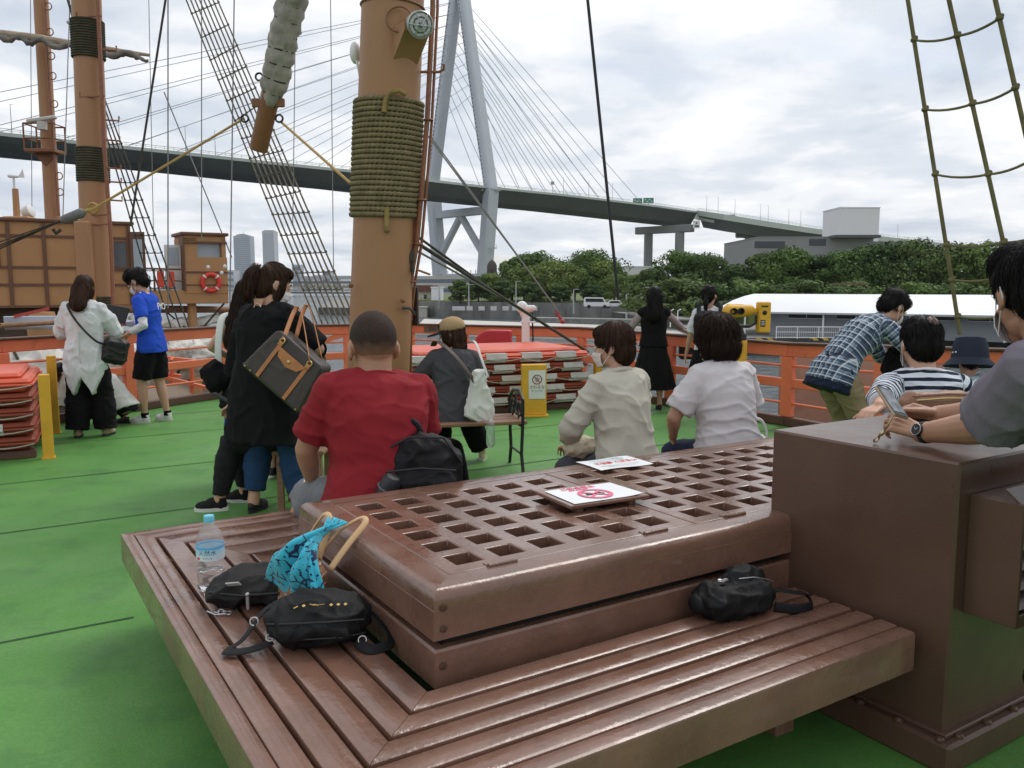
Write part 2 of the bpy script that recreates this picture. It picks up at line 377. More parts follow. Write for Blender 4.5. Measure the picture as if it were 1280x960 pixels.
# hull under the deck and main deck forward of it
HULL = mat('hull_planks', (.13, .065, .035), .6, var=.25, vs=2, bump=.3, bs=8, stretch=(1, 1, 6))
t = thing('ship_hull', 'brown planked hull of the sightseeing sailing ship under the green deck', 'ship hull', (0, 4, -5.2), world=True)
out2 = [p * 1.0 for p in poly]; cen = V((0, 3, 0))
m = MB(); rings = []
for z, s in ((-.13, 1.0), (-2.0, .985), (-4.0, .95), (-5.6, .88)):
    rings.append([cen + (p - cen) * s + V((0, 0, z)) for p in out2])
m.loft(rings[::-1]); obj('side_planking', m, HULL, t)
md = [uw(-2.6, 11.6), uw(7.3, 11.6), uw(7.4, 30), uw(6.3, 44), uw(2.4, 52), uw(-1.4, 44), uw(-2.6, 30)]
m = MB(); rings = []
for z, s in ((-2.45, 1.0), (-4.0, .97), (-5.6, .9)):
    c2 = uw(2.4, 30); rings.append([c2 + (p - c2) * s + V((0, 0, z)) for p in md])
m.loft(rings[::-1]); obj('forward_hull', m, HULL, t)
m = MB()
for i in range(len(md)):
    a, b = md[i], md[(i + 1) % len(md)]
    if i == 0: continue
    m.beam(a + V((0, 0, -1.95)), b + V((0, 0, -1.95)), .1, 1.0)
obj('bulwark', m, HULL, t)
m = MB(); m.prism([(p.x, p.y) for p in md], -2.44, -2.40); struct(obj('main_deck', m, mat('old_deck_planks', (.2, .14, .09), .7, var=.25, vs=3, stretch=(1, 8, 1))))
# ------------------------------------------------------------------ orange railings
def railing(label, pts, zt, npost, brace=False):
    base = sum(pts, V()) / len(pts)
    t = thing('orange_railing', label, 'railing', base, group='orange railings round the deck', world=True)
    tr = MB(); cap = MB(); mid = MB(); rods = MB(); toe = MB()
    up = V((0, 0, 1))
    for i in range(len(pts) - 1):
        a, b = pts[i], pts[i + 1]; za, zb = zt[i], zt[i + 1]
        e = (b - a).normalized() * .0
        tr.beam(a + up * (za - .065), b + up * (zb - .065), .055, .13, ch=.008)
        cap.beam(a + up * (za + .0125), b + up * (zb + .0125), .13, .025, ch=.006)
        mid.beam(a + up * .475 * za / .9, b + up * .475 * zb / .9, .045, .10, ch=.008)
        for k in (.28, .74):
            rods.tube([a + up * za * k, b + up * zb * k], .014, 8)
        toe.beam(a + up * .05, b + up * .05, .09, .10, ch=.01)
        n = npost[i]
        for k in range(n + 1):
            if k == 0 and i > 0: continue
            p = a.lerp(b, k / n); z = za + (zb - za) * k / n
            pm = MB(); pm.beam(p + up * .1, p + up * (z - .131), .075, .14, up=(b - a).normalized(), ch=.008)
            obj('post', pm, ORANGE, t)
    obj('top_rail', tr, ORANGE, t); obj('rail_cap', cap, TOE, t); obj('middle_rail', mid, ORANGE, t); obj('thin_rail', rods, ORANGE, t); obj('toe_board', toe, TOE, t)
    return t
railing('orange railing behind the boy in the blue shirt, running along the left edge', [LB + (L0 - LB) * .35, L0, L1], [.95, .95, .95], [4, 2])
railing('orange railing with diagonal brace between the standing woman in black and the mast', [L1, L2, L3], [.95, .93, .90], [1, 1])
fr = railing('orange railing behind the stack of life floats right of the mast', [L3, L4], [.90, .90], [3])
railing('orange railing behind the yellow binocular viewer, running along the right edge', [L4, R0, R1, R1 + (RB - R1) * .5], [.90, .88, .97, 1.0], [2, 2, 3])
m = MB(); a, b = L1.lerp(L2, .35), L2
m.beam(a + V((0, 0, .52)), b + V((0, 0, .82)), .03, .07); o = obj('diagonal_brace', m, ORANGE, None)
o.parent = [x for x in bpy.data.objects if x.name.startswith('orange_railing') and 'diagonal' in x.get('label', '')][0]; o.location = -o.parent.location
m = MB(); p = at(531, 409, 12.8); dirv = (L4 - L3).normalized(); nrm = V((dirv.y, -dirv.x, 0))
p = L3 + dirv * .42 + nrm * .032 + V((0, 0, .84)); m.beam(p - dirv * .15, p + dirv * .15, .006, .09); pl = obj('number_plate', m, mat('weathered_plate', (.16, .10, .07), .6, var=.3, vs=30), fr)
tm = text_mb('50H', .085); X = Matrix((dirv, V((0, 0, 1)), nrm)).transposed().to_4x4(); X.translation = p + nrm * .005
tm.xf(X); tm.shift(-fr.location); o = link('plate_lettering', mesh_of(tm, 'lettering', 0), [mat('dark_ink', (.03, .02, .02), .7)], pl)
# ------------------------------------------------------------------ slatted seat with grating hatch
t = thing('slatted_seat', 'brown glossy slatted bench seat running round the raised grating hatch', 'bench', (0, 0, 0), ANG)
SZ = .42
IN = (.995, 1.976, 3.76, 3.13)            # hatch footprint u0,w0,u1,w1
us_ = [.455, .505, .580, .675, .767, .862, .957]; ws_ = [1.452, 1.514, 1.592, 1.677, 1.762, 1.847, 1.935]
wf_ = [3.95, 3.89, 3.80, 3.66, 3.51, 3.36, 3.20]; ur_ = [4.3, 4.25, 4.175, 4.08, 3.99, 3.895, 3.80]
def board(nm, quadp, z0, z1, top=True, ch=.009):
    """mitred board: quad corner list (outerA, outerB, innerB, innerA) in u,w; rounded upper edges"""
    m = MB(); a, b, c, d = [V((q[0], q[1], 0)) for q in quadp]
    def ins(p, q, k): return p + (q - p).normalized() * k
    A, B, C, D = ins(a, d, ch), ins(b, c, ch), ins(c, b, ch), ins(d, a, ch)
    A2, B2, C2, D2 = ins(a, d, ch * .3), ins(b, c, ch * .3), ins(c, b, ch * .3), ins(d, a, ch * .3)
    Z = lambda p, z: V((p.x, p.y, z))
    ra = [Z(a, z0), Z(a, z1 - ch), Z(A2, z1 - ch * .3), Z(A, z1), Z(D, z1), Z(D2, z1 - ch * .3), Z(d, z1 - ch), Z(d, z0)]
    rb = [Z(b, z0), Z(b, z1 - ch), Z(B2, z1 - ch * .3), Z(B, z1), Z(C, z1), Z(C2, z1 - ch * .3), Z(c, z1 - ch), Z(c, z0)]
    k = 24; rings = []
    for i in range(k + 1):
        rings.append([p.lerp(q, i / k) for p, q in zip(ra, rb)])
    m.loft(rings); 
    # orientation
    return m
def ringset(g):
    """boards between line index pairs; g = gap half width"""
    pairs = [(0, 1, .001, .001), (1, 2, .0, g), (2, 3, g, g), (3, 4, g, g), (4, 5, g, g), (5, 6, g, g)]
    for i, j, gi, gj in pairs:
        uo, ui = us_[i] + gi, us_[j] - gj; wo, wi = ws_[i] + gi, ws_[j] - gj; fo, fi = wf_[i] - gi, wf_[j] + gj; ro, ri = ur_[i] - gi, ur_[j] + gj
        zlow = SZ - (.125 if i == 0 else .04); e = .0012
        uend = 2.42
        z = SZ - (.0015 if i == 0 else 0)
        yield ('seat_board', [(uo, fo - e), (uo, wo + e), (ui, wi + e), (ui, fi - e)], zlow, z)
        yield ('seat_board', [(uo + e, wo), (uend, wo), (uend, wi), (ui + e, wi)], zlow, z)
        yield ('seat_board', [(ro - e, fo), (uo + e, fo), (ui + e, fi), (ri - e, fi)], zlow, z)
        yield ('seat_board', [(ro, 2.15), (ro, fo - e), (ri, fi - e), (ri, 2.15)], zlow, z)
for nm, q, z0, z1 in ringset(.006): obj(nm, board(nm, q, z0, z1), BROWN, t)
m = MB()   # bearers and legs below the boards
for k in np.arange(1.75, 3.9, .45): m.box((.72, k, SZ - .085), (.42, .06, .08))
for k in np.arange(.9, 2.4, .45): m.box((k, 1.70, SZ - .085), (.06, .42, .08))
for k in np.arange(.9, 4.2, .45): m.box((k, 3.52, SZ - .085), (.06, .62, .08))
for k in np.arange(2.3, 3.6, .45): m.box((4.03, k, SZ - .085), (.42, .06, .08))
m.prism([(.5, 1.5), (2.4, 1.5), (2.4, 1.9), (.9, 1.9), (.9, 3.2), (3.8, 3.2), (3.8, 2.2), (4.2, 2.2), (4.2, 3.85), (.5, 3.85)], SZ - .135, SZ - .126); obj('bearers_shade_sheet', m, DARKGAP, t)  # flat dark sheet added under the slats as shade behind the gaps
for p in ((.80, 1.80), (.80, 3.6), (4.0, 3.6), (4.0, 2.3), (2.2, 1.8)):
    m = MB(); m.box((p[0], p[1], .17), (.09, .09, .34), ch=.006); obj('leg', m, BROWN, t)
# hatch: two boards, gap, rounded coaming, two grating panels
t = thing('grating_hatch', 'raised brown hatch with rounded coaming and two square-holed wooden grating panels', 'hatch', (0, 0, 0), ANG)
u0, w0, u1, w1 = IN
def frame(zs, us, inset, name):
    """four mitred sides swept with profile (offset inward, z)"""
    for side in range(4):
        m = MB(); rings = []
        def corner(k, off):
            return [(u0 + off, w0 + off), (u1 - off, w0 + off), (u1 - off, w1 - off), (u0 + off, w1 - off)][k]
        for k in (side, (side + 1) % 4):
            rings.append([V((*corner(k, o_), z_)) for o_, z_ in zip(us, zs)])
        n = 20; rr = [[a.lerp(b, i / n) for a, b in zip(rings[0], rings[1])] for i in range(n + 1)]
        m.loft(rr); obj(name, m, BROWN, t, sharp=28)
frame([.385, .490, .497, .497, .385], [.006, .006, .012, .04, .04], 0, 'lower_board')
frame([.528, .613, .6135, .64, .655, .664, .668, .668, .60, .528], [0, 0, .0025, .003, .009, .019, .034, .104, .104, .04], 0, 'coaming')
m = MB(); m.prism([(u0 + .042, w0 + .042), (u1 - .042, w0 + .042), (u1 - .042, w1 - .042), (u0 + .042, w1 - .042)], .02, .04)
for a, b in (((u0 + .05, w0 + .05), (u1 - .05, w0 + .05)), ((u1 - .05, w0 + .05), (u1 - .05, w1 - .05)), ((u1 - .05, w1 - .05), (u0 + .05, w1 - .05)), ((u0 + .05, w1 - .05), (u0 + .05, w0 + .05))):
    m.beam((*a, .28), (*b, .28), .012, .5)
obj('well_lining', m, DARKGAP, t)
def grating(ua, ub, cols, name):
    m = MB(); wa, wb = w0 + .1065, w1 - .1065; zt = .668; th = .055; hole = .094; pw = .1435
    ww0 = (wa + wb) / 2 - (5 * pw + hole) / 2
    pu = (ub - ua - .12 - hole) / (cols - 1); uu0 = ua + .06
    xs = [ua] + sum([[uu0 + i * pu, uu0 + i * pu + hole] for i in range(cols)], []) + [ub]
    ys = [wa] + sum([[ww0 + i * pw, ww0 + i * pw + hole] for i in range(6)], []) + [wb]
    idx = {}
    for lv, z in enumerate((zt - th, zt)):
        for i, x in enumerate(xs):
            for j, y in enumerate(ys): idx[(lv, i, j)] = len(m.v); m.v.append(V((x, y, z)))
    def F_(f): m.f.append(tuple(f)); m.m.append(0)
    solid = lambda i, j: 0 <= i < len(xs) - 1 and 0 <= j < len(ys) - 1 and not (i % 2 == 1 and j % 2 == 1)
    for i in range(len(xs) - 1):
        for j in range(len(ys) - 1):
            if not solid(i, j): continue
            F_([idx[(1, i, j)], idx[(1, i + 1, j)], idx[(1, i + 1, j + 1)], idx[(1, i, j + 1)]])
            F_([idx[(0, i, j + 1)], idx[(0, i + 1, j + 1)], idx[(0, i + 1, j)], idx[(0, i, j)]])
            for di, dj, e in ((-1, 0, ((i, j + 1), (i, j))), (1, 0, ((i + 1, j), (i + 1, j + 1))), (0, -1, ((i, j), (i + 1, j))), (0, 1, ((i + 1, j + 1), (i, j + 1)))):
                if not solid(i + di, j + dj):
                    a, b = e; F_([idx[(0, *a)], idx[(0, *b)], idx[(1, *b)], idx[(1, *a)]])
    g = obj(name, m, BROWN, t, bev=.004)
    return g
g1 = grating(u0 + .1065, 2.083, 6, 'grating_panel'); g2 = grating(2.087, u1 - .1065, 10, 'grating_panel')
m = MB(); m.beam((2.083, w0 + .11, .60), (2.083, w1 - .11, .60), .05, .05); obj('cross_beam', m, BROWN, t)
for px, py, g in ((640, 711, g1), (833, 670, g1), (930, 648, g2)):
    c = touw(onz(px, py, .668)); m = MB(); m.tube([(c[0] - .05, w0 + .105, .671), (c[0] + .05, w0 + .105, .671)], .0075, 10); m.box((c[0], w0 + .122, .6695), (.1, .03, .003)); obj('hinge', m, BROWN, g)
for z in (.56, .62, .45):
    m = MB(); 
    for k in range(2): m.lathe([(.011, 0), (.011, .003), (.006, .004)], (u0 + .03 + k * .0, w0 - .0005 + (.006 if z < .5 else 0), z), 12, Matrix.Rotation(math.pi / 2, 3, 'X'))
    obj('plug', m, BROWN, t)
# ------------------------------------------------------------------ ventilator box
t = thing('ventilator_box', 'tall brown sheet metal ventilator box with a louvre at the end of the seat', 'box', (0, 0, 0), ANG)
m = MB(); m.box((3.0, 1.725, .535), (1.07, .71, .87), ch=.007); obj('casing', m, BROWN2, t, bev=0)
m = MB(); m.box((3.0, 1.725, .05), (1.17, .81, .10), ch=.01); m.box((3.0, 1.725, .108), (1.11, .75, .016), ch=.004)
for k in np.arange(1.36, 2.1, .14): m.lathe([(.014, 0), (.014, .007), (.008, .012)], (2.43, k, .1), 8)
for k in np.arange(2.5, 3.6, .16): m.lathe([(.014, 0), (.014, .007), (.008, .012)], (k, 1.338, .1), 8)
obj('base_flange', m, BROWN2, t)
m = MB(); Lu0, Lu1, Lw, Lz0, Lz1, dp = 2.53, 3.30, 1.37, .49, .865, .16
m.box((Lu0 + .006, Lw - dp / 2, (Lz0 + Lz1) / 2), (.012, dp, Lz1 - Lz0), ch=.002); m.box((Lu1 - .006, Lw - dp / 2, (Lz0 + Lz1) / 2), (.012, dp, Lz1 - Lz0), ch=.002)
m.box(((Lu0 + Lu1) / 2, Lw - dp / 2 - .002, Lz1 - .005), (Lu1 - Lu0 - .024, dp, .012), Matrix.Rotation(R(0), 3, 'X'), ch=.002)
m.box(((Lu0 + Lu1) / 2, Lw - dp / 2 - .002, Lz0 + .02), (Lu1 - Lu0 - .024, dp, .04), ch=.002)
lv = obj('louvre_frame', m, BROWN2, t)
for i in range(6):
    s = MB(); s.box(((Lu0 + Lu1) / 2, Lw - dp + .035, Lz0 + .075 + i * .062), (Lu1 - Lu0 - .03, .078, .006), Matrix.Rotation(R(38), 3, 'X'), ch=.001); obj('slat', s, BROWN2, lv)
s = MB(); s.box(((Lu0 + Lu1) / 2, Lw - .012, (Lz0 + Lz1) / 2), (Lu1 - Lu0 - .03, .008, Lz1 - Lz0 - .06)); obj('back_screen', s, DARKGAP, lv)
# ------------------------------------------------------------------ signs lying on the hatch
PAPER = mat('paper', (.80, .81, .82), .45, var=.02, vs=8); PINK = mat('pink_ink', (.75, .16, .26), .6); REDI = mat('red_ink', (.70, .05, .08), .6); INK = mat('black_ink', (.03, .03, .035), .6); GREYI = mat('grey_ink', (.45, .55, .55), .6)
c = onz(740, 617, .70); t = thing('no_eating_sign', 'laminated white no-eating notice with a pink crossed circle on a thin brown board', 'sign', (c.x, c.y, .668), ANG - R(4))
m = MB(); m.box((0, 0, .028), (.36, .26, .014), ch=.003); m.box((-.12, .0, .011), (.03, .2, .022)); m.box((.12, .0, .011), (.03, .2, .022)); obj('board', m, BROWN, t)
m = MB(); n = 12; g = []
for i in range(n + 1):
    g.append([V((-.155 + .31 * i / n, -.118 + .22 * j / n, .0375 + .006 * (max(0, i / n - .75) * 4) ** 2 * (1 - j / n))) for j in range(n + 1)])
for i in range(n):
    for j in range(n): m.quad(g[i][j], g[i + 1][j], g[i + 1][j + 1], g[i][j + 1])
pp = obj('notice', m, PAPER, t)
m = MB()
m.torus((-.005, -.03, .0405), .062, .0075, Matrix.Scale(.1, 3, (0, 0, 1)), 30, 6)
for s in (1, -1): m.box((-.005, -.03, .0402), (.118, .012, .0008), R(45 * s) if False else Matrix.Rotation(R(45 * s), 3, 'Z'))
obj('crossed_circle', m, PINK, pp)
m = MB()
m.box((-.03, -.03, .0396), (.03, .014, .0006)); m.box((.02, -.035, .0396), (.026, .018, .0006)); m.ell((.02, -.02, .0398), (.008, .008, .001)); m.ell((-.03, -.018, .0398), (.012, .006, .001)); obj('pictogram', m, INK, pp)
tm = text_mb('ご飲食禁止', .032); tm.shift((-.02, .075, .0398)); o = obj('lettering', tm, PINK, pp, sharp=0)
tm = text_mb('NO EATING', .016); tm.shift((-.03, .05, .0398)); o = obj('lettering', tm, PINK, pp, sharp=0)
c = onz(768, 579, .67); t = thing('paper_notice', 'flat white paper notice with red lettering lying near the far edge of the hatch', 'sign', (c.x, c.y, .669), ANG - R(3))
m = MB(); n = 10; g = []
for i in range(n + 1): g.append([V((-.15 + .30 * i / n, -.105 + .21 * j / n, .003 + .002 * math.sin(i * .6 + j * .3))) for j in range(n + 1)])
for i in range(n):
    for j in range(n): m.quad(g[i][j], g[i + 1][j], g[i + 1][j + 1], g[i][j + 1])
pp = obj('sheet', m, PAPER, t)
tm = text_mb('ご注意 ください', .034); tm.shift((.01, -.0, .0066)); obj('lettering', tm, REDI, pp, sharp=0)
m = MB()
for k in range(4): m.box((0, .03 + .018 * k, .0064), (.2 - .03 * (k % 2), .006, .0004))
for k in range(2): m.box((0, -.05 - .018 * k, .0064), (.22 - .05 * k, .005, .0004))
obj('small_print', m, GREYI, pp)
# ------------------------------------------------------------------ life floats
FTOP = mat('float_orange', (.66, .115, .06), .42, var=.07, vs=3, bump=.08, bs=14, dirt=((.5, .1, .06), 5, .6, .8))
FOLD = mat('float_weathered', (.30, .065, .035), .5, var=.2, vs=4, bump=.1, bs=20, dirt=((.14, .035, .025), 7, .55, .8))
FWH = mat('float_white_band', (.62, .62, .60), .5, var=.1, vs=7, dirt=((.3, .28, .25), 9, .55, .8))
CORD = mat('grab_line', (.42, .36, .30), .8)
def life_float(M, L, D, h, top, label, group, nb, off, wx):
    t = thing('life_float', label, 'life float', M.translation, 0, group); t.rotation_euler = M.to_euler()
    m = MB(); m.box((0, 0, h * .30), (L - .10, D - .10, h * .6), ch=.02); m.box((0, 0, h * .72), (L, D, h * .44), ch=.035)
    if top: m.box((0, 0, h + .01), (L - .16, D - .16, .05), ch=.025)
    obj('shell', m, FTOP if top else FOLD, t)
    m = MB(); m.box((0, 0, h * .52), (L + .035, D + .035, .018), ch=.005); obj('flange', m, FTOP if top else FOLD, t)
    for k in range(nb):
        x = -L / 2 + off + k * wx
        if x > L / 2 - .1: break
        m = MB(); m.box((x, -D / 2 - .0015, h * .76), (.27, .005, h * .34)); m.box((x, -D / 2 + .048, h * .27), (.27, .006, h * .38))
        m.box((x, -D / 2 - .018, h * .52), (.27, .006, .021))
        if top: m.box((x, -D / 2 + .05, h * .945), (.27, .09, .004))
        obj('white_band', m, FWH, t)
    m = MB(); pts = []
    n = int(L / .43) * 6
    for i in range(n + 1):
        x = -L / 2 + L * i / n; pts.append((x, -D / 2 - .026 - .008 * math.sin(i), h * .52 - .005 - .045 * abs(math.sin(i * math.pi / 6)) * (1 if (i // 6) % 2 else .6)))
    m.tube(pts, .006, 6); obj('grab_line', m, CORD, t)
def stack(origin, ang, L, D, n, h, side, grp, nb, wx):
    X = Matrix.Rotation(ang, 4, 'Z'); ord_ = ['lowest', 'second lowest', 'middle', 'second from the top', 'top']
    for i in range(n):
        M = X.copy(); c = origin + X.to_3x3() @ V((L / 2, D / 2, 0)); M.translation = (c.x, c.y, .075 + i * h)
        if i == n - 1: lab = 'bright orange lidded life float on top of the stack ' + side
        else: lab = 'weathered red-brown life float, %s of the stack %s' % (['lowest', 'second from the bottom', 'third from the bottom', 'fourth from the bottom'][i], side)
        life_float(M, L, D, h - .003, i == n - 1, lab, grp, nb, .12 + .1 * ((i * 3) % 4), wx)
    t = thing('float_cradle', 'low brown cradle under the life floats ' + side, 'cradle', origin, ang)
    m = MB(); m.box((L / 2, .08, .035), (L, .1, .07), ch=.006); m.box((L / 2, D - .08, .035), (L, .1, .07), ch=.006)
    for k in (.1, L / 2, L - .1): m.box((k, D / 2, .03), (.1, D - .28, .06), ch=.006)
    obj('frame', m, TOE, t)
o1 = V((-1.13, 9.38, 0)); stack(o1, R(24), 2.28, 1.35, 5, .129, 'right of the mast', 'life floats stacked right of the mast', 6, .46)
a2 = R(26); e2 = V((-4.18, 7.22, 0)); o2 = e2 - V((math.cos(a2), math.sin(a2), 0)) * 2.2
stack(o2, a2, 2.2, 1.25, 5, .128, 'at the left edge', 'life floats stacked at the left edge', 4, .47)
for (c, hh, lab) in ((e2 + V((.10, .02, 0)), .74, 'yellow square post at the near corner of the left life floats'), (e2 + V((math.cos(a2 + 1.57) * 1.25 + .03, 1.27, 0)), .80, 'yellow square post behind the left life floats'), (o1 + V((2.28 * math.cos(R(24)) + .12, 2.28 * math.sin(R(24)) + .1, 0)), .66, 'yellow post at the right end of the right life floats')):
    m = MB(); m.box(c + V((0, 0, hh / 2)), (.085, .085, hh), Matrix.Rotation(a2, 3, 'Z'), ch=.006); m.box(c + V((0, 0, .005)), (.11, .11, .01), Matrix.Rotation(a2, 3, 'Z'))
    solo('yellow_post', m, YELLOW, lab, 'post', 'yellow posts beside the life floats')
# yellow sign stand
c = onz(667, 520, 0); t = thing('sign_stand', 'yellow box stand with a white do-not-touch sign in front of the life floats', 'sign', c, R(6))
m = MB(); m.box((0, 0, .0125), (.33, .2, .025), ch=.004); m.box((0, 0, .315), (.285, .13, .58), ch=.006); obj('stand', m, YELLOW, t)
m = MB(); m.box((.03, -.0695, .375), (.195, .006, .33), ch=.002); pn = obj('sign_plate', m, WHITEP, t)
m = MB(); m.torus((.03, -.0735, .435), .052, .0055, Matrix.Rotation(math.pi / 2, 3, 'X'), 28, 6); m.box((.03, -.0735, .435), (.1, .002, .009), Matrix.Rotation(R(45), 3, 'Y')); obj('prohibition_ring', m, mat('maroon_ink', (.30, .02, .05), .6), pn)
m = MB()
hp = [(-.018, -.03), (.016, -.03), (.024, .0), (.034, .012), (.028, .017), (.018, .008), (.016, .032), (.009, .032), (.006, .012), (.003, .038), (-.004, .038), (-.005, .012), (-.011, .034), (-.017, .033), (-.015, .009), (-.023, .025), (-.028, .022), (-.022, -.006)]
m.prism(hp, 0, .001, Matrix.Translation((.03, -.073, .433)) @ Matrix.Rotation(math.pi / 2, 4, 'X')); obj('hand_pictogram', m, mat('sign_grey', (.42, .36, .34), .6), pn)
for tx, sz, z, mt in (('さわるな', .046, .345, 'maroon_ink'), ('Do not touch', .023, .305, 'sign_grey2')):
    tm = text_mb(tx, sz); tm.xf(Matrix.Translation((.03, -.0735, z)) @ Matrix.Rotation(math.pi / 2, 4, 'X')); obj('lettering', tm, MATS.get(mt) or mat(mt, (.2, .08, .09), .6), pn, sharp=0)
# white horn post, red locker, dark board
c = at(657, 440, 11.35); t = thing('horn_post', 'white metal post topped by a round white lamp head behind the life floats', 'post', (c.x, c.y, 0))
m = MB(); m.tube([(0, 0, 0), (0, 0, 1.12)], .055, 14); m.lathe([(.1, 0), (.1, .02), (.06, .03)], n=14); m.box((.03, 0, 1.02), (.2, .1, .02), ch=.004); obj('post', m, WHITEP, t)
m = MB(); m.ell((-.05, 0, 1.22), (.08, .08, .085), n=18, m=12); m.caps((.02, -.02, 1.2), (.10, -.03, 1.21), .05, .04); m.caps((-.02, 0, 1.14), (0, 0, 1.08), .06, .05); obj('lamp_head', m, WHITEP, t)
m = MB(); m.tube([(.09, .03, 1.15), (.1, .04, .8), (.07, .03, .3)], .012, 6); obj('cable', m, BLACKM, t)
c = at(617, 424, 12.05); t = thing('ring_locker', 'red round-ended plastic locker on the railing above the life floats', 'locker', (c.x, c.y - .06, .58), R(-8))
pf = [(-.28, 0), (.26, 0), (.26, .3), (-.05, .3)] + [(-.05 - .23 * math.sin(k * math.pi / 2 / 8), .07 + .23 * math.cos(k * math.pi / 2 / 8)) for k in range(1, 9)]
m = MB(); m.prism(pf, -.09, .09, Matrix.Rotation(math.pi / 2, 4, 'X')); obj('shell', m, mat('red_plastic', (.52, .035, .045), .4, var=.1, vs=5), t, bev=.02)
m = MB(); m.box((.05, -.0925, .045), (.26, .004, .05)); lb = obj('label', m, mat('label_pink', (.75, .3, .3), .6), t)
tm = text_mb('救命浮環', .045); tm.xf(Matrix.Translation((.05, -.096, .045)) @ Matrix.Rotation(math.pi / 2, 4, 'X')); obj('lettering', tm, WHITEP, lb, sharp=0)
# binocular viewer
c = onz(920, 500, 0); c = V((2.385, 8.75, 0)); t = thing('binocular_viewer', 'yellow coin operated binocular viewer on a thick yellow post', 'viewer', c, R(4))
m = MB(); m.lathe([(.17, 0), (.17, .02), (.078, .05), (.078, .93), (.07, .94)], n=20); obj('post', m, YELLOW, t)
m = MB(); m.lathe([(.07, .94), (.07, 1.0), (.045, 1.02), (.03, 1.06), (.03, 1.09)], n=16); m.tube([(-.17, 0, 1.2), (-.165, 0, 1.12), (-.1, 0, 1.085), (.1, 0, 1.085), (.165, 0, 1.12), (.17, 0, 1.2)], .017, 8); obj('fork', m, BLACKM, t)
m = MB(); m.caps((-.12, 0, 1.24), (.10, .02, 1.25), .075, .06, 16); m.box((-.03, .1, 1.25), (.2, .3, .13), ch=.05); hd = obj('head', m, YELLOW, t)
m = MB(); [m.lathe([(.032, 0), (.036, .05), (.028, .05), (.02, .01)], (x, -.06, 1.245), 14, Matrix.Rotation(math.pi / 2, 3, 'X')) for x in (-.105, -.03)]; obj('eyepieces', m, BLACKM, hd)
m = MB(); m.box((.235, -.02, 1.18), (.12, .13, .32), ch=.012); m.box((.13, 0, 1.25), (.1, .05, .05), ch=.01); bx = obj('coin_box', m, YELLOW, t)
m = MB(); m.lathe([(.024, 0), (.024, .006), (.015, .01)], (.225, -.085, 1.23), 14, Matrix.Rotation(math.pi / 2, 3, 'X')); m.box((.225, -.0865, 1.295), (.07, .003, .016)); m.box((.21, -.0865, 1.12), (.05, .003, .07)); obj('coin_slot', m, BLACKM, bx)
m = MB(); [m.box((.21, -.0885, 1.14 - k * .018), (.035, .001, .006)) for k in range(3)]; obj('instruction_label', m, PAPER, bx)
m = MB(); m.box((-.045, -.06, .86), (.1, .05, .06), ch=.012); obj('foot_bracket', m, BLACKM, t)
# ------------------------------------------------------------------ main mast
MB0 = V((-1.175, 7.05, 0)); MT = V((-.905, 7.0, 4.6)); MAX = (MT - MB0).normalized()
t = thing('main_mast', 'thick ochre mast with rope coil, lamp and pipe behind the man in red', 'mast', MB0, world=True)
mp = lambda z: MB0 + MAX * (z / MAX.z)
m = MB(); m.tube([mp(0), mp(.6), mp(1.5), mp(3), mp(4.5), mp(7), mp(10), mp(14)], [.262, .26, .256, .25, .245, .235, .22, .19], 40); m.lathe([(.33, 0), (.33, .03), (.27, .06)], MB0, 32); obj('pole', m, MASTC, t)
# rope coil: a three strand rope wound 23 times
m = MB(); turns = 23; rr = .0205; z0, z1 = 2.06, 2.985; pts = []; tw = []
seg = 168; tot = turns * seg
ax = MAX; ex = ax.orthogonal().normalized(); ey = ax.cross(ex); rad = .25
rings = []
for i in range(tot + 1):
    a = 2 * math.pi * i / seg; z = z0 + (z1 - z0) * i / tot
    z += .012 * math.sin(a * 1.0 + 1) * (1 - i / tot)
    rv = ex * math.cos(a) + ey * math.sin(a); c = mp(z) + rv * (rad + rr * .92 + .004 * noise.noise((i * .01, 0, 0)))
    ph = i * 2 * math.pi * (rad * 2 * math.pi / seg) / .105 * 1.0
    rg = []
    for k in range(15):
        b = 2 * math.pi * k / 15; r_ = rr * (.68 + .40 * abs(math.cos(1.5 * (b - ph))))
        rg.append(c + rv * (r_ * math.cos(b)) + ax * (r_ * math.sin(b)))
    rings.append(rg)
m.loft(rings); rc = obj('rope_coil', m, ROPE, t, sharp=0)
m = MB()
fv = (V((0, 0, 0)) + (V((0, 0, 0)) - mp(3)).normalized()); fv.z = 0; fv.normalize(); sv = V((0, 0, 1)).cross(fv) * -1
sv = V((-fv.y, fv.x, 0))
def spiral(pts, r, n=7):
    pts = [V(p) for p in pts]; mm = MB(); mm.tube(pts, r, n); return mm
hc = mp(2.97) + fv * .285 + sv * .06
m.merge(spiral([hc + sv * .07 + V((0, 0, .02)), hc + sv * .02 + fv * .02 + V((0, 0, .045)), hc - sv * .05 + fv * .02 + V((0, 0, .03)), hc - sv * .08 + V((0, 0, -.02)), hc - sv * .1 + fv * .005 + V((0, 0, -.12))], .02))
hc2 = mp(2.06) + fv * .27 + sv * .02; m.merge(spiral([hc2 + V((0, 0, .06)) + fv * .01, hc2 + V((0, 0, -.02)) + fv * .015, hc2 + V((0, 0, -.10)) + fv * .005], .021)); m.ell(hc2 + V((0, 0, -.11)), .025)
obj('rope_end', m, mat('coil_rope_light', (.28, .2, .07), .85, var=.3, vs=20, bump=.5, bs=200), rc)
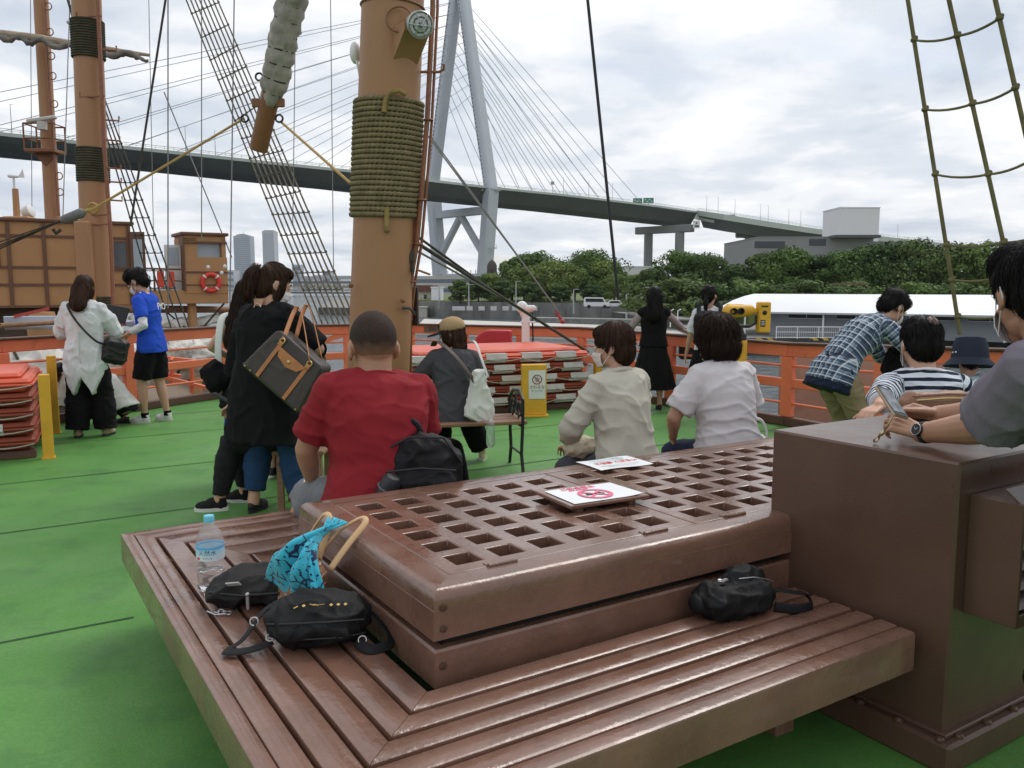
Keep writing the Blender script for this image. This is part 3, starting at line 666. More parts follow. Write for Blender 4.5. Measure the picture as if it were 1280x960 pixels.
# lamp on its bracket
lc = at(523, 30, 6.62); br = MB(); b0 = at(503, 62, 6.78)
od = V((.60, -.80, 0)); td = V((.80, .60, 0)); bp = mp(3.50) + od * .20; q = Matrix((od, V((0, 0, 1)), -td)).transposed().to_4x4(); q.translation = bp
m = MB(); m.prism([(0, 0), (.20, 0), (.20, -.06), (.02, -.24), (0, -.24)], -.11, .11, q); obj('lamp_bracket', m, MASTC, t)
m = MB(); dl = V((.35, -.85, -.35)).normalized(); q = dl.to_track_quat('Z', 'Y').to_matrix()
m.lathe([(.03, -.2), (.05, -.19), (.055, -.1), (.085, -.02), (.097, .02), (.097, .05), (.09, .055)], lc, 24, q); lp = obj('floodlight', m, mat('lamp_grey', (.42, .46, .44), .5, var=.1, vs=20), t)
m = MB(); m.lathe([(.0, .0565), (.084, .0565), (.082, .061), (.06, .066), (.0, .070)], lc, 24, q, cap=False); ln_ = obj('lens', m, mat('lamp_glass', (.42, .43, .44), .12, spec=.9, bump=1, bs=55, col2=(.75, .76, .76), vs=40, var=.1), lp); m = MB(); m.torus(lc + q @ V((0, 0, .066)), .055, .005, q, 24, 6); m.ell(lc + q @ V((0, 0, .07)), .02, n=10, m=7); obj('bulb_ring', m, mat('lamp_dark', (.08, .085, .085), .3), ln_)
m = MB(); m.torus(lc + q @ V((0, 0, .06)), .094, .008, q, 24, 6)
for k in range(3): m.tube([lc + q @ V((.094 * math.cos(k * 2.09), .094 * math.sin(k * 2.09), .065)), lc + q @ V((0, 0, .1)), lc + q @ V((-.094 * math.cos(k * 2.09), -.094 * math.sin(k * 2.09), .065))], .004, 5)
obj('guard', m, STEEL, lp)
m = MB(); m.torus(at(499, 24, 6.72), .10, .008, Matrix.Rotation(R(80), 3, 'X'), 24, 6); m.torus(mp(3.72), .252, .01, ax.to_track_quat('Z', 'Y').to_matrix(), 36, 6); obj('lamp_cable', m, MASTD, t)
# conduit pipe down the right side
pp = [at(541, -40, 6.98), at(541, 10, 6.95), at(534, 150, 6.95), at(526, 250, 6.95), at(521, 305, 6.97), at(513, 352, 7.0), at(508, 400, 7.05)]; pp += [pp[-1] + V((-.02, .02, -.9))]
m = MB(); m.tube(pp, .021, 10); m.tube([p + V((.035, .03, 0)) for p in pp], .012, 8); m.tube([p + V((-.03, .02, 0)) for p in pp[3:]], .012, 8)
hk = at(533, 90, 6.95); m.tube([hk + V((-.05, 0, 0)), hk + V((.1, 0, 0)), hk + V((.14, 0, .02)), hk + V((.14, 0, .06))], .011, 8)
for p in pp[2:7]: m.torus(p + V((.01, 0, 0)), .035, .008, None, 14, 6)
m.torus(at(529, 340, 6.9), .055, .009, Matrix.Rotation(R(20), 3, 'Y'), 20, 6)
obj('conduit', m, mat('conduit_brown', (.25, .10, .05), .5, var=.2, vs=12), t)
m = MB(); m.box(at(518, 383, 7.1), (.07, .03, .32), Matrix.Rotation(R(-20), 3, 'Z'), ch=.004); obj('dark_board', m, mat('dark_brown_board', (.035, .02, .016), .5), t)
m = MB(); m.tube([at(518, 306, 7), at(514, 318, 6.95), at(516, 340, 6.95)], .018, 8); m.ell(at(514, 322, 6.95), (.03, .03, .06)); m.tube([at(504, 384, 6.8), at(512, 386, 6.9), at(518, 391, 6.95)], .009, 6); m.tube([at(503, 386, 6.8), at(511, 384, 6.9), at(519, 394, 6.95)], .009, 6); obj('lashing', m, ROPED, t)
m = MB(); m.ell(at(444, 66, 7.15), (.045, .06, .09)); m.tube([at(446, 76, 7.1), at(450, 95, 7.1)], .012, 6); obj('mast_insulator', m, WHITEP, t)
m = MB(); [m.lathe([(.02, 0), (.02, .02), (.01, .03)], at(px, py, 6.82), 10, Matrix.Rotation(math.pi / 2, 3, 'X')) for px, py in ((439, 357), (504, 376))]; obj('cleat', m, MASTD, t)
# ------------------------------------------------------------------ boom with furled sail
e0 = at(323, 188, 9.0); e1 = at(338, 120, 8.9); e2_ = at(362, 0, 8.6); ed = (e2_ - e0).normalized(); e3 = e0 + ed * 6
t = thing('sail_boom', 'brown boom with a furled grey canvas sail laced round it, hanging at the top', 'boom', e0, world=True)
m = MB(); m.tube([e0, e0 + ed * .03, e1, e3], [.088, .094, .097, .11], 20); m.beam(e0 + ed * .5 + V((-.17, 0, 0)), e0 + ed * .5 + V((.17, 0, 0)), .03, .09, ch=.01); obj('spar', m, mat('spar_brown', (.19, .085, .036), .5, var=.2, vs=5, stretch=(1, 1, .3)), t)
m = MB(); pts = []; rr_ = []; L = (e3 - e1).length; n = 110
for i in range(n + 1):
    k = i / n; s = k * L; pts.append(e1 - ed * .12 + ed * s + V((.02, -.02, 0))); ph = (s % .145) / .145
    rr_.append(min(1, .6 + s * 1.6) * (.112 + .024 * math.sin(math.pi * ph) + min(s * .012, .05)))
m.tube(pts, rr_, 28); me = mesh_of(m, 'sail', 0)
wrinkle(me, .022, (11, 11, 4), 3); sl = link('furled_sail', me, [mat('old_canvas', (.34, .315, .28), .85, var=.3, vs=8, bump=.3, bs=70)], t)
sl.location = -e0
m = MB(); s = .145
while s < L:
    c = e1 - ed * .12 + ed * s + V((.02, -.02, 0)); r_ = min(1, .55 + s * 1.6) * (.114 + min(s * .012, .05)); m.torus(c, r_, .009, ed.to_track_quat('Z', 'Y').to_matrix() @ Matrix.Rotation(R(6 * math.sin(s * 9)), 3, 'X'), 26, 6); s += .145
obj('lacing', m, ROPED, t)
m = MB(); 
for px, py in ((324, 96), (356, 96), (306, 148), (349, 148)): m = MB(); m.torus(at(px, py, 8.9), .037, .011, Matrix.Rotation(math.pi / 2, 3, 'X'), 16, 6); obj('eye_ring', m, BLACKM, t)
# ------------------------------------------------------------------ running and standing rigging, one object per rope
def rope(name, pts, r, mt, label, group=None, sag=0, n=14, base=None):
    P = [V(p) for p in pts]
    if len(P) == 2 and sag: P = [P[0].lerp(P[1], i / n) - V((0, 0, sag * 4 * (i / n) * (1 - i / n))) for i in range(n + 1)]
    m = MB(); m.tube(P, r, 6); return solo(name, m, mt, label, 'rope', group, base)
RG = 'thin rigging lines against the sky'
def ext(a, b, k): return a + (b - a) * k
bl = at(97, 268, 8.6)
rope('guy_rope', [at(305, 148, 8.95), bl + V((.12, 0, .03))], .013, ROPEY, 'tan guy rope from the boom end down to the grey pulley block on the left', RG)
rope('guy_rope', [at(352, 153, 8.95), at(438, 229, 7.3)], .013, ROPEY, 'tan guy rope from the boom end to the coiled mast', RG)
t = thing('pulley_block', 'grey wooden pulley block with its tackle ropes leading off to the left edge', 'pulley', bl, world=True)
m = MB(); dv = (bl - at(0, 306, 8.3)).normalized(); m.caps(bl - dv * .13, bl + dv * .03, .045, .05, 12); obj('block', m, mat('block_grey', (.14, .14, .14), .6, var=.2, vs=20), t)
m = MB(); m.torus(bl + dv * .16, .05, .013, V((0, 1, .2)).to_track_quat('Z', 'Y').to_matrix(), 16, 6); m.caps(bl + dv * .03, bl + dv * .12, .02, .02); obj('shackle', m, ROPEY, t)
m = MB()
for k, px in enumerate((301, 308, 312, 316)): m.tube([bl - dv * .1, at(-60, px + 22, 8.2 + .02 * k)], .0065, 6)
m.tube([at(76, 287, 8.5), at(70, 292, 8.48), at(66, 286, 8.46)], .02, 6); obj('tackle', m, ROPED, t)
for px0, py0, px1, py1, Y, r, lab, mt in (
    (210, -20, 163, 283, 17, .022, 'dark slanting line right of the second mast', ROPED),
    (210, -20, 210, 385, 21, .016, 'vertical line passing left of the lifebuoy cabin', WIRE),
    (252, -20, 252, 300, 22, .013, 'vertical line above the lifebuoy cabin', WIRE),
    (293, -20, 287, 405, 20, .015, 'vertical line just left of the grey office tower', WIRE),
    (370, -20, 366, 280, 15, .008, 'fine vertical line right of the furled sail', WIRE),
    (413, -20, 417, 345, 15, .008, 'fine vertical line just left of the main mast', WIRE),
    (186, 0, 192, 300, 24, .010, 'faint vertical line near the yard arm', WIRE),
    (38, -20, 40, 270, 30, .012, 'faint vertical line left of the radar mast', WIRE),
    (88, -20, 78, 290, 26, .014, 'thin line left of the second mast', WIRE),
    (205, 115, 290, 322, 28, .02, 'pale diagonal line crossing the bridge toward the office tower', WIRE),
    (732, -25, 773, 375, 9.8, .019, 'single dark line hanging in the open sky right of the bridge tower', BLACKM),
    (532, 166, 690, 378, 10.6, .010, 'left strand of the pale stay in front of the bridge tower leg', WIRE),
    (538, 170, 700, 392, 10.6, .010, 'right strand of the pale stay in front of the bridge tower leg', WIRE)):
    a, b = at(px0, py0, Y), at(px1, py1, Y)
    rope('rigging_line', [ext(b, a, 2.2) if py0 < 0 else a, b], r, mt, lab, RG)
pa, pb = at(517, 301, 7.25), at(735, 440, 10.9)
rope('stay', [pa, pb], .017, ROPED, 'heavy dark stay running from the main mast down to the right of the life floats', RG)
rope('stay', [pa + V((0, 0, .06)), pb.lerp(pa, .62)], .012, ROPED, 'short second strand above the heavy stay beside the main mast', RG)
rope('stay', [pa + V((0, 0, -.07)), pb.lerp(pa, .55)], .010, WIRE, 'short wire strand under the heavy stay beside the main mast', RG)
m = MB(); m.caps(at(696, 391, 10.6), at(704, 403, 10.6), .02, .02); m.ell(at(703, 402, 10.55), (.035, .03, .03)); solo('stay_fitting', m, mat('red_fitting', (.35, .05, .06), .5), 'small red fitting where the pale stay meets the railing', 'fitting')
# shroud nets
def shrouds(label, bots, tops, rungs, r, mt, rr, grp, knots=True):
    t = thing('shroud_net', label, 'rope ladder', sum(bots, V()) / len(bots), group=grp, world=True)
    for a, b in zip(bots, tops):
        m = MB(); m.tube([a, b], r, 8); obj('shroud', m, mt, t)
    for k in rungs:
        m = MB(); P = []
        for i, (a, b) in enumerate(zip(bots, tops)):
            kk = k[i] if isinstance(k, (list, tuple)) else k; P.append(a.lerp(b, kk))
        pts = []
        for i in range(len(P) - 1):
            for s in range(6): q = s / 6; pts.append(P[i].lerp(P[i + 1], q) - V((0, 0, (P[i + 1] - P[i]).length * .22 * q * (1 - q))))
        pts.append(P[-1]); m.tube(pts, rr, 6)
        if knots:
            for p in P: m.ell(p, (r * 1.75, r * 1.75, r * 1.3), n=8, m=6); m.ell(p + V((r * .6, -r * .4, r * .9)), r * 1.1, n=8, m=6)
        obj('ratline', m, mt, t)
bots = []; tops = []
for i in range(8):
    k = i / 7; bots.append(at(398 + 50 * k, 410, 12.6 + .9 * (1 - k))); tops.append(at(232 + 39 * k, -2, 17.2))
tops = [ext(b, a, 2.0) for a, b in zip(tops, bots)]
ks = []
for yl in (17, 47, 75, 100, 126, 151, 176, 201, 222, 248, 268, 294, 317, 341, 372, 392):
    ks.append((410 - yl) / 412 * .5 * 1.0)
# perspective: equal image steps are not equal steps along the rope
def solve_k(a, b, y):
    lo, hi = 0., 1.
    for _ in range(30):
        mid = (lo + hi) / 2; p = a.lerp(b, mid); z = p.z - CAMH; f = p.y * CP - z * SP; up = p.y * SP + z * CP; py = 480 - F * up / f
        if py > y: lo = mid
        else: hi = mid
    return lo
rl = []
for yl, yr in ((17, 3), (47, 31), (75, 57), (100, 83), (126, 110), (151, 128), (173, 163), (198, 188), (222, 212), (248, 239), (268, 265), (294, 291), (317, 315), (341, 339), (362, 361)):
    rl.append([solve_k(bots[i], tops[i], yl + (yr - yl) * i / 7) for i in range(8)])
NETR = mat('net_rope', (.125, .11, .075), .9, var=.3, vs=9)
shrouds('wide net of tarred shrouds and ratlines left of the main mast', bots, tops, rl, .0145, NETR, .010, 'rope ladders of the rigging')
b4 = [at(205 + 14 * i, 420 + 6 * i, 21) for i in range(4)]; t4 = [at(133 + 5 * i, 170, 23) for i in range(4)]; t4 = [ext(b, a, 2.4) for a, b in zip(t4, b4)]
shrouds('narrow shrouds running down beside the second mast to the wheelhouse wing', b4, t4, [[solve_k(b4[i], t4[i], y) for i in range(4)] for y in (180, 205, 228, 250, 272, 294, 316, 338, 360, 385)], .02, ROPED, .014, 'rope ladders of the rigging')
Yr = 6.75
b3 = [at(1200, 418, Yr), at(1276, 400, Yr - .35), at(1330, 380, Yr - .7)]; t3 = [at(1134, -5, Yr + .0), at(1185, -5, Yr - .35), at(1243, -5, Yr - .7)]; tt3 = [ext(b, a, 2.4) for a, b in zip(t3, b3)]
rr3 = [[solve_k(b3[i], tt3[i], y[i]) for i in range(3)] for y in ((-40, -48, -66), (50, 45, 23), (137, 130, 110), (218, 218, 200), (306, 303, 290), (350, 344, 330), (396, 392, 380))]
shrouds('coarse green rope ladder with knotted rungs rising above the right railing', b3, tt3, rr3, .0165, ROPEG, .010, 'rope ladders of the rigging')
# ================================================================== water, land
WZ = -5.0
def watermat(t, b):
    b.inputs['Base Color'].default_value = (.055, .075, .085, 1); b.inputs['Roughness'].default_value = .12; b.inputs['IOR'].default_value = 1.33
    tcn = t.nodes.new('ShaderNodeTexCoord'); last = None
    for s, st, d in ((.35, (1, 2.2, 1), .9), (1.6, (1, 2.0, 1), .35), (6, (1, 1.6, 1), .08)):
        mp = t.nodes.new('ShaderNodeMapping'); mp.inputs['Scale'].default_value = st; t.links.new(tcn.outputs['Object'], mp.inputs[0])
        n = t.nodes.new('ShaderNodeTexNoise'); n.inputs['Scale'].default_value = s; n.inputs['Detail'].default_value = 4; t.links.new(mp.outputs[0], n.inputs[0])
        bn = t.nodes.new('ShaderNodeBump'); bn.inputs['Strength'].default_value = .75; bn.inputs['Distance'].default_value = d; t.links.new(n.outputs[0], bn.inputs['Height'])
        if last: t.links.new(last, bn.inputs['Normal'])
        last = bn.outputs[0]
    t.links.new(last, b.inputs['Normal'])
m = MB(); m.quad((-6000, -800, WZ), (6000, -800, WZ), (6000, 9000, WZ), (-6000, 9000, WZ))
struct(obj('water', m, node_mat('harbour_water', watermat, .12)))
CONC = mat('quay_concrete', (.24, .235, .22), .85, var=.2, vs=.3, bump=.3, bs=3, dirt=((.10, .10, .09), .5, .5, .75))
CONCD = mat('wet_quay_wall', (.085, .085, .075), .8, var=.35, vs=.4, bump=.3, bs=2)
PALE = mat('pale_concrete', (.50, .48, .44), .8, var=.1, vs=.6)
GRASSM = mat('bank_grass', (.10, .13, .04), .9, var=.35, vs=.2)
# quay in front of the terminal and park land behind it
m = MB(); q0, q1 = at(893, 425, 78), V((160, 66, 0))
kz = -3.35
land = [(q0.x, 79), (26, 79), (150, 66), (400, 60), (700, 600), (-5, 600), (-70, 330), (-45, 195), (2, 171), (19, 165), (22, 120)]
m.prism(land, WZ - 2, kz); struct(obj('quay', m, [CONCD]))
m = MB(); m.prism([(x * 1.0 + (0.02 if x > 0 else 0), y + .05) for x, y in land], kz + .004, kz + .03); struct(obj('quay_paving', m, CONC))
m = MB(); m.prism([(30, 106), (420, 92), (640, 590), (10, 590), (-40, 330), (-32, 200), (4, 178), (24, 171)], kz + .035, -1.7); struct(obj('park_ground', m, GRASSM))
# seawall along the park, and low pale jetty in front
t = None
a, b = at(515, 392, 186), at(745, 393, 164)
def wall(name, pts, z0, z1, th, mt, label, cat):
    m = MB()
    for i in range(len(pts) - 1): m.beam((pts[i].x, pts[i].y, (z0 + z1) / 2), (pts[i + 1].x, pts[i + 1].y, (z0 + z1) / 2), th, z1 - z0)
    return solo(name, m, mt, label, cat)
wall('seawall', [V((-20, 183, 0)), V((4, 169, 0)), V((18, 162.5, 0)), V((27, 158, 0))], WZ - 1, -1.75, 1.0, mat('seawall_grey', (.19, .19, .18), .85, var=.25, vs=.35, dirt=((.08, .08, .075), .6, .45, .7), stretch=(1, 1, .3)), 'grey concrete seawall below the park trees', 'seawall')
m = MB(); m.prism([(-13, 113), (11, 100), (24, 90), (30, 95), (16, 118), (-15, 143)], WZ - 1, -4.0)
solo('jetty', m, PALE, 'low pale concrete jetty behind the orange railing', 'jetty')
m = MB(); m.prism([(2, 146), (26, 134), (27, 138), (3, 150)], WZ - 1, -3.9); solo('landing_stage', m, CONC, 'grey landing stage below the seawall', 'landing stage')
# small signs on the seawall
PANEL = mat('panel_white', (.6, .6, .58), .6, var=.15, vs=2)
for px in (569, 576, 587, 602, 617, 632, 644, 666):
    k = (px - 520) / 210; Y = 176 - 14 * k; p = at(px, 385.5, Y); m = MB(); m.box(p, (1.25 + .5 * (px % 3 == 0), .08, .85), ch=.02)
    m.box(p - V((0, .05, 0)), (.7, .02, .35))
    t = solo('fence_panel', m, PANEL, 'one of the small pale panels on top of the seawall', 'panel', 'pale panels along the seawall')
# ------------------------------------------------------------------ terminal with white roof
ROOFW = mat('white_roof', (.74, .75, .76), .5, var=.03, vs=.3); WALLG = mat('terminal_wall', (.27, .29, .31), .7, var=.08, vs=.5, bump=.2, bs=4); WING = mat('window_dark', (.03, .035, .04), .12)
e0, e1 = at(893, 386.5, 84), at(1420, 393, 66); r0, r1 = at(920, 367, 93), at(1420, 371.5, 74)
t = thing('ferry_terminal', 'long low terminal with white roof and grey walls on the quay', 'terminal', (30, 86, kz + .03), world=True)
m = MB(); n = 10
rings = []
for i in range(n + 1):
    k = i / n; fe = e0.lerp(e1, 0); 
back = V((8, 10, 0))
ee = [e0, e1, e1 + back * 1.4, e0 + back * 1.4]; rr = [r0, r1]
dv = (e1 - e0).normalized(); nv = V((-dv.y, dv.x, 0)); W_ = 15
E0, E1 = V((e0.x, e0.y, -.95)), V((e1.x, e1.y, -.95)); B0, B1 = E0 + nv * W_, E1 + nv * W_
rz = .72; prof = [(0, -.95), (.8, -.55), (2.6, .1), (5, .52), (7.5, rz), (10, .52), (12.4, .1), (14.2, -.55), (15, -.95)]
ringA = [E0 + dv * (1.8 * max(0, (z + .95) / 1.67) ** 1.2) + nv * o_ + V((0, 0, z + .95)) for o_, z in prof]; ringB = [E1 + nv * o_ + V((0, 0, z + .95)) for o_, z in prof]
m.loft([ringA, [a.lerp(b, .5) for a, b in zip(ringA, ringB)], ringB]); ob = obj('roof', m, ROOFW, t, sharp=20)
m = MB(); m.beam(E0 + V((0, 0, -.09)) + nv * .05, E1 + V((0, 0, -.09)) + nv * .05, .3, .16); obj('eaves', m, mat('eave_grey', (.42, .43, .44), .6), t)
wz = (kz - .95) / 2
m = MB(); m.beam(E0 + dv * 5 + nv * 2.2 + V((0, 0, (kz + .03 - .95) / 2 - (-.95) - .09)), E1 + nv * 2.2 + V((0, 0, (kz + .03 - .95) / 2 + .95 - .09)), .3, -.95 - kz - .2); m.beam(E0 + dv * 5 + nv * 2.3 + V((0, 0, (kz + .03 - .95) / 2 + .95 - .09)), B0 + dv * 5 - nv * 2 + V((0, 0, (kz + .03 - .95) / 2 + .95 - .09)), .3, -.95 - kz - .2); obj('wall', m, WALLG, t)
for k in (8.5, 13, 19.5, 24, 31, 38, 42): 
    m = MB(); c = E0 + dv * k + nv * 2.03 + V((0, 0, -.42)); m.beam(c - dv * 1.7, c + dv * 1.7, .06, .42); wn = obj('window', m, WING, t)
    m = MB(); m.beam(c - dv * .02 - nv * .04, c + dv * .02 - nv * .04, .03, .42); m.beam(c - dv * 1.75 - nv * .03 + V((0, 0, -.23)), c + dv * 1.75 - nv * .03 + V((0, 0, -.23)), .06, .05); obj('frame', m, ROOFW, wn)
for k, wd, mt_ in ((16.6, .8, WING), (28.6, 1.6, ROOFW), (35, .9, WING), (46, 1.0, WING)):
    m = MB(); c = E0 + dv * k + nv * 2.02 + V((0, 0, -1.5)); m.beam(c - dv * wd, c + dv * wd, .08, 1.75); obj('door', m, mt_, t)
m = MB(); [m.beam(E0 + dv * k + nv * .4 + V((0, 0, -.15)), E0 + dv * k + nv * .4 + V((0, 0, kz + .98)), .14, .14, up=dv) for k in np.arange(3, 48, 7.4)]
for i, k in enumerate(np.arange(3, 48, 7.4)):
    m = MB(); m.beam(E0 + dv * k + nv * .4 + V((0, 0, -.17)), E0 + dv * k + nv * .4 + V((0, 0, kz + .98)), .14, .14, up=dv); obj('column', m, ROOFW, t)
m = MB(); m.box(E0 + dv * 34 + nv * 1.7 + V((0, 0, -.55)), (.7, .5, .5), ch=.03); obj('wall_unit', m, PANEL, t)
# quay railing
t = thing('quay_railing', 'white barred railing along the edge of the quay', 'railing', (30, 77, kz), world=True)
m = MB(); p0, p1 = V((24.5, 77.5, kz + .03)), V((150, 66.8, kz + .03)); dq = (p1 - p0).normalized()
for z in (.12, 1.1): m.tube([p0 + V((0, 0, z)), p1 + V((0, 0, z))], .05, 6)
m.tube([p0 + V((0, 0, .62)), p1 + V((0, 0, .62))], .03, 6); obj('rails', m, ROOFW, t)
L = (p1 - p0).length; k = 0
while k < min(L, 62):
    m = MB(); m.tube([p0 + dq * k, p0 + dq * k + V((0, 0, 1.12))], .055, 6); obj('post', m, ROOFW, t); k += 1.9
m = MB(); k = .2
while k < min(L, 62): m.tube([p0 + dq * k + V((0, 0, .12)), p0 + dq * k + V((0, 0, 1.1))], .013, 4); k += .19
o = obj('bars', m, ROOFW, t)
STRIPE = node_mat('hazard_stripe', lambda t, b: None, .7)
def strp(t, b):
    tcn = t.nodes.new('ShaderNodeTexCoord'); wv = t.nodes.new('ShaderNodeTexWave'); wv.inputs['Scale'].default_value = .75; wv.bands_direction = 'DIAGONAL'
    r = t.nodes.new('ShaderNodeValToRGB'); r.color_ramp.interpolation = 'CONSTANT'; r.color_ramp.elements[1].position = .5; r.color_ramp.elements[0].color = (.02, .02, .02, 1); r.color_ramp.elements[1].color = (.55, .38, .06, 1)
    t.links.new(tcn.outputs['Object'], wv.inputs[0]); t.links.new(wv.outputs[0], r.inputs[0]); t.links.new(r.outputs[0], b.inputs['Base Color'])
STRIPE = node_mat('hazard_stripes', strp, .7)
for px in (952, 1020, 1108):
    c = at(px, 424.5, 76); m = MB(); m.box(V((c.x, c.y - .9, kz + .14)), (1.6, .25, .22), Matrix.Rotation(R(-5), 3, 'Z')); solo('wheel_stop', m, STRIPE, 'black and yellow striped wheel stop on the quay edge', 'wheel stop', 'striped wheel stops on the quay')
# tan fender wall outside the rail on the right
t = thing('boarding_panel', 'faded pink-tan steel panel standing outside the right railing', 'panel', (4.6, 11.8, -2), world=True)
c0, c1 = at(976, 452, 10.8), at(1180, 452, 9.2); m = MB(); m.beam(V((c0.x, c0.y, -1.3)), V((c1.x, c1.y, -1.3)), .08, 4.0, ch=.01); o = obj('panel', m, mat('faded_tan', (.46, .27, .20), .65, var=.07, vs=1.5, dirt=((.28, .15, .11), 1.6, .58, .75)), t)
m = MB(); c2 = c0.lerp(c1, .28); 
for k in range(9): q = c0.lerp(c1, .27 + .022 * k + .01 * (k % 3)) + V((-.03, -.06, -.35 + .03 * math.sin(k * 2.1))); m.ell(q, (.04 + .02 * (k % 2), .004, .012), n=8, m=6)
obj('paint_chips', m, mat('rust_spot', (.07, .035, .025), .8), t)
pts = [V((c0.x - .5, c0.y - 1.2, -.02)).lerp(V((c1.x - .9, c1.y - 1.2, .0)), k / 30) + V((0, 0, -.06 * math.sin(k * .8) - .1 * math.sin(k * .21))) for k in range(31)]
rope('mooring_line', pts, .014, ROPED, 'frayed dark line strung outside the right railing')
# ------------------------------------------------------------------ cars, lamp poles, monument
def car(c, rz, label, van, col=(.72, .72, .73)):
    t = thing('parked_car', label, 'car', c, rz, 'white vehicles parked by the seawall')
    h = 1.0; m = MB()
    if van: pf = [(-2.3, .35), (2.3, .35), (2.35, .9), (1.6, 1.05), (1.1, 1.9), (-2.2, 1.95), (-2.35, 1.0)]
    else: pf = [(-2.1, .35), (2.1, .35), (2.15, .75), (1.1, .9), (.5, 1.4), (-1.0, 1.42), (-1.7, .95), (-2.15, .85)]
    m.prism(pf, -.85, .85, Matrix.Rotation(math.pi / 2, 4, 'X')); obj('body', m, mat('white_car_paint', col, .3, coat=.6), t, bev=.06)
    m = MB()
    if van: m.prism([(-2.0, 1.15), (1.3, 1.15), (1.0, 1.75), (-2.0, 1.78)], -.87, .87, Matrix.Rotation(math.pi / 2, 4, 'X'))
    else: m.prism([(-1.4, .95), (.85, .95), (.4, 1.32), (-.95, 1.33)], -.87, .87, Matrix.Rotation(math.pi / 2, 4, 'X'))
    obj('windows', m, WING, t)
    for sx in (-1.4, 1.4):
        for sy in (-.8, .8): m = MB(); m.lathe([(.22, -.1), (.33, -.09), (.33, .09), (.22, .1)], (sx, sy, .33), 16, Matrix.Rotation(math.pi / 2, 3, 'X')); obj('wheel', m, BLACKM, t)
car(at(746, 402, 150) * 1.0 + V((0, 0, 0)), R(-8), 'white van parked behind the seawall', True); bpy.data.objects[-1] if False else None
car(at(770, 401, 150), R(-8), 'white saloon car parked behind the white van', False)
for o in bpy.data.objects:
    if o.name.startswith('parked_car'): o.location.z = -3.3 + .9
POLE = mat('pole_grey', (.42, .42, .42), .6)
for px, y0, y1, Y, lab in ((586, 356, 386, 172, 'grey lamp pole among the trees nearest the bridge tower'), (645, 352, 386, 168, 'grey lamp pole left of the rounded park trees'), (717, 362, 392, 158, 'grey lamp pole below the rounded park trees'), (783, 368, 400, 140, 'thin white pole left of the woman in the black dress'), (803, 360, 398, 140, 'white pole behind the woman in the black dress'), (549, 358, 386, 180, 'dark pole in front of the white tower base')):
    m = MB(); a, b = at(px, y1, Y), at(px, y0, Y); m.tube([a, b], [.16, .1], 8); m.tube([b, b + V((.7, -.2, .1))], .07, 6); m.box(b + V((.8, -.2, .08)), (.5, .2, .12)); solo('lamp_pole', m, POLE, lab, 'lamp pole', 'lamp poles along the park')
for i in range(4):
    c = at(838 + i * 9 + (i > 1) * 10, 402, 100); m = MB(); m.tube([V((c.x, c.y, kz)), V((c.x, c.y, -1.4)), V((c.x + .3, c.y - .3, -1.2))], .07, 6); solo('bent_pole', m, ROOFW, 'short white pole with bent top near the quay corner', 'pole', 'short white poles at the quay corner')
STONE = mat('dark_stone', (.07, .06, .05), .9, var=.3, vs=.6, bump=.5, bs=2)
c = at(615, 360, 205); m = MB(); m.lathe([(1.3, -1.7), (1.3, 2), (1.1, 4.2), (1.25, 4.4), (1.2, 6.6), (.8, 7.4), (.1, 8.0)], V((c.x, c.y, 0)), 10); solo('stone_tower', m, STONE, 'dark stone lantern tower rising out of the trees beside the bridge leg', 'tower')
# ------------------------------------------------------------------ trees
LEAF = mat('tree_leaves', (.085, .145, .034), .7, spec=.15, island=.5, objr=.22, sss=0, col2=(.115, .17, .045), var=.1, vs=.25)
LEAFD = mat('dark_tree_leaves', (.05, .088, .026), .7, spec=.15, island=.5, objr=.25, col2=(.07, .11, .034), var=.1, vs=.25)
BARK = mat('bark', (.06, .045, .03), .9, var=.3, vs=3)
def tree_meshes(seed, Hh, Rr, nclump, nleaf, ls, low):
    rnd = random.Random(seed); m = MB(); tr = MB()
    tr.tube([(0, 0, -1), (.1, 0, Hh * .25), (.2, .1, Hh * .55)], [.38, .3, .15], 8)
    cl = []
    for i in range(nclump):
        a = rnd.uniform(0, 6.283); k = math.sqrt(rnd.uniform(.02, 1)); z = rnd.uniform(low, 1)
        env = math.sin(math.pi * min(1, .18 + .80 * (1 - (z - low) / (1 - low)) ** .8) * .5) if z > .35 else 1
        rad = Rr * k * max(.25, env); p = V((rad * math.cos(a), rad * math.sin(a), Hh * (.10 + .80 * z))); cl.append((p, Rr * rnd.uniform(.22, .42)))
    for p, r in cl[::2]: tr.tube([(0, 0, Hh * .2), p * .55 + V((0, 0, Hh * .1)), p], [.17, .1, .03], 5)
    per = nleaf // nclump
    for p, r in cl:
        for j in range(per):
            d = V((rnd.gauss(0, 1), rnd.gauss(0, 1), rnd.gauss(0, 1) * .8)).normalized(); q = p + V((d.x, d.y, d.z * .72)) * r * (rnd.uniform(.72, 1.06))
            nn = (d + V((rnd.uniform(-.5, .5), rnd.uniform(-.5, .5), rnd.uniform(-.3, .5)))).normalized(); x = nn.orthogonal().normalized(); y = nn.cross(x)
            s = ls * rnd.uniform(.6, 1.3); an = rnd.uniform(0, 3.14); u = (x * math.cos(an) + y * math.sin(an)) * s; v = (y * math.cos(an) - x * math.sin(an)) * s * .62
            m.quad(q - u, q - v, q + u, q + v)
    return mesh_of(m, 'crown', 0), mesh_of(tr, 'trunk', 40)
TV = {}
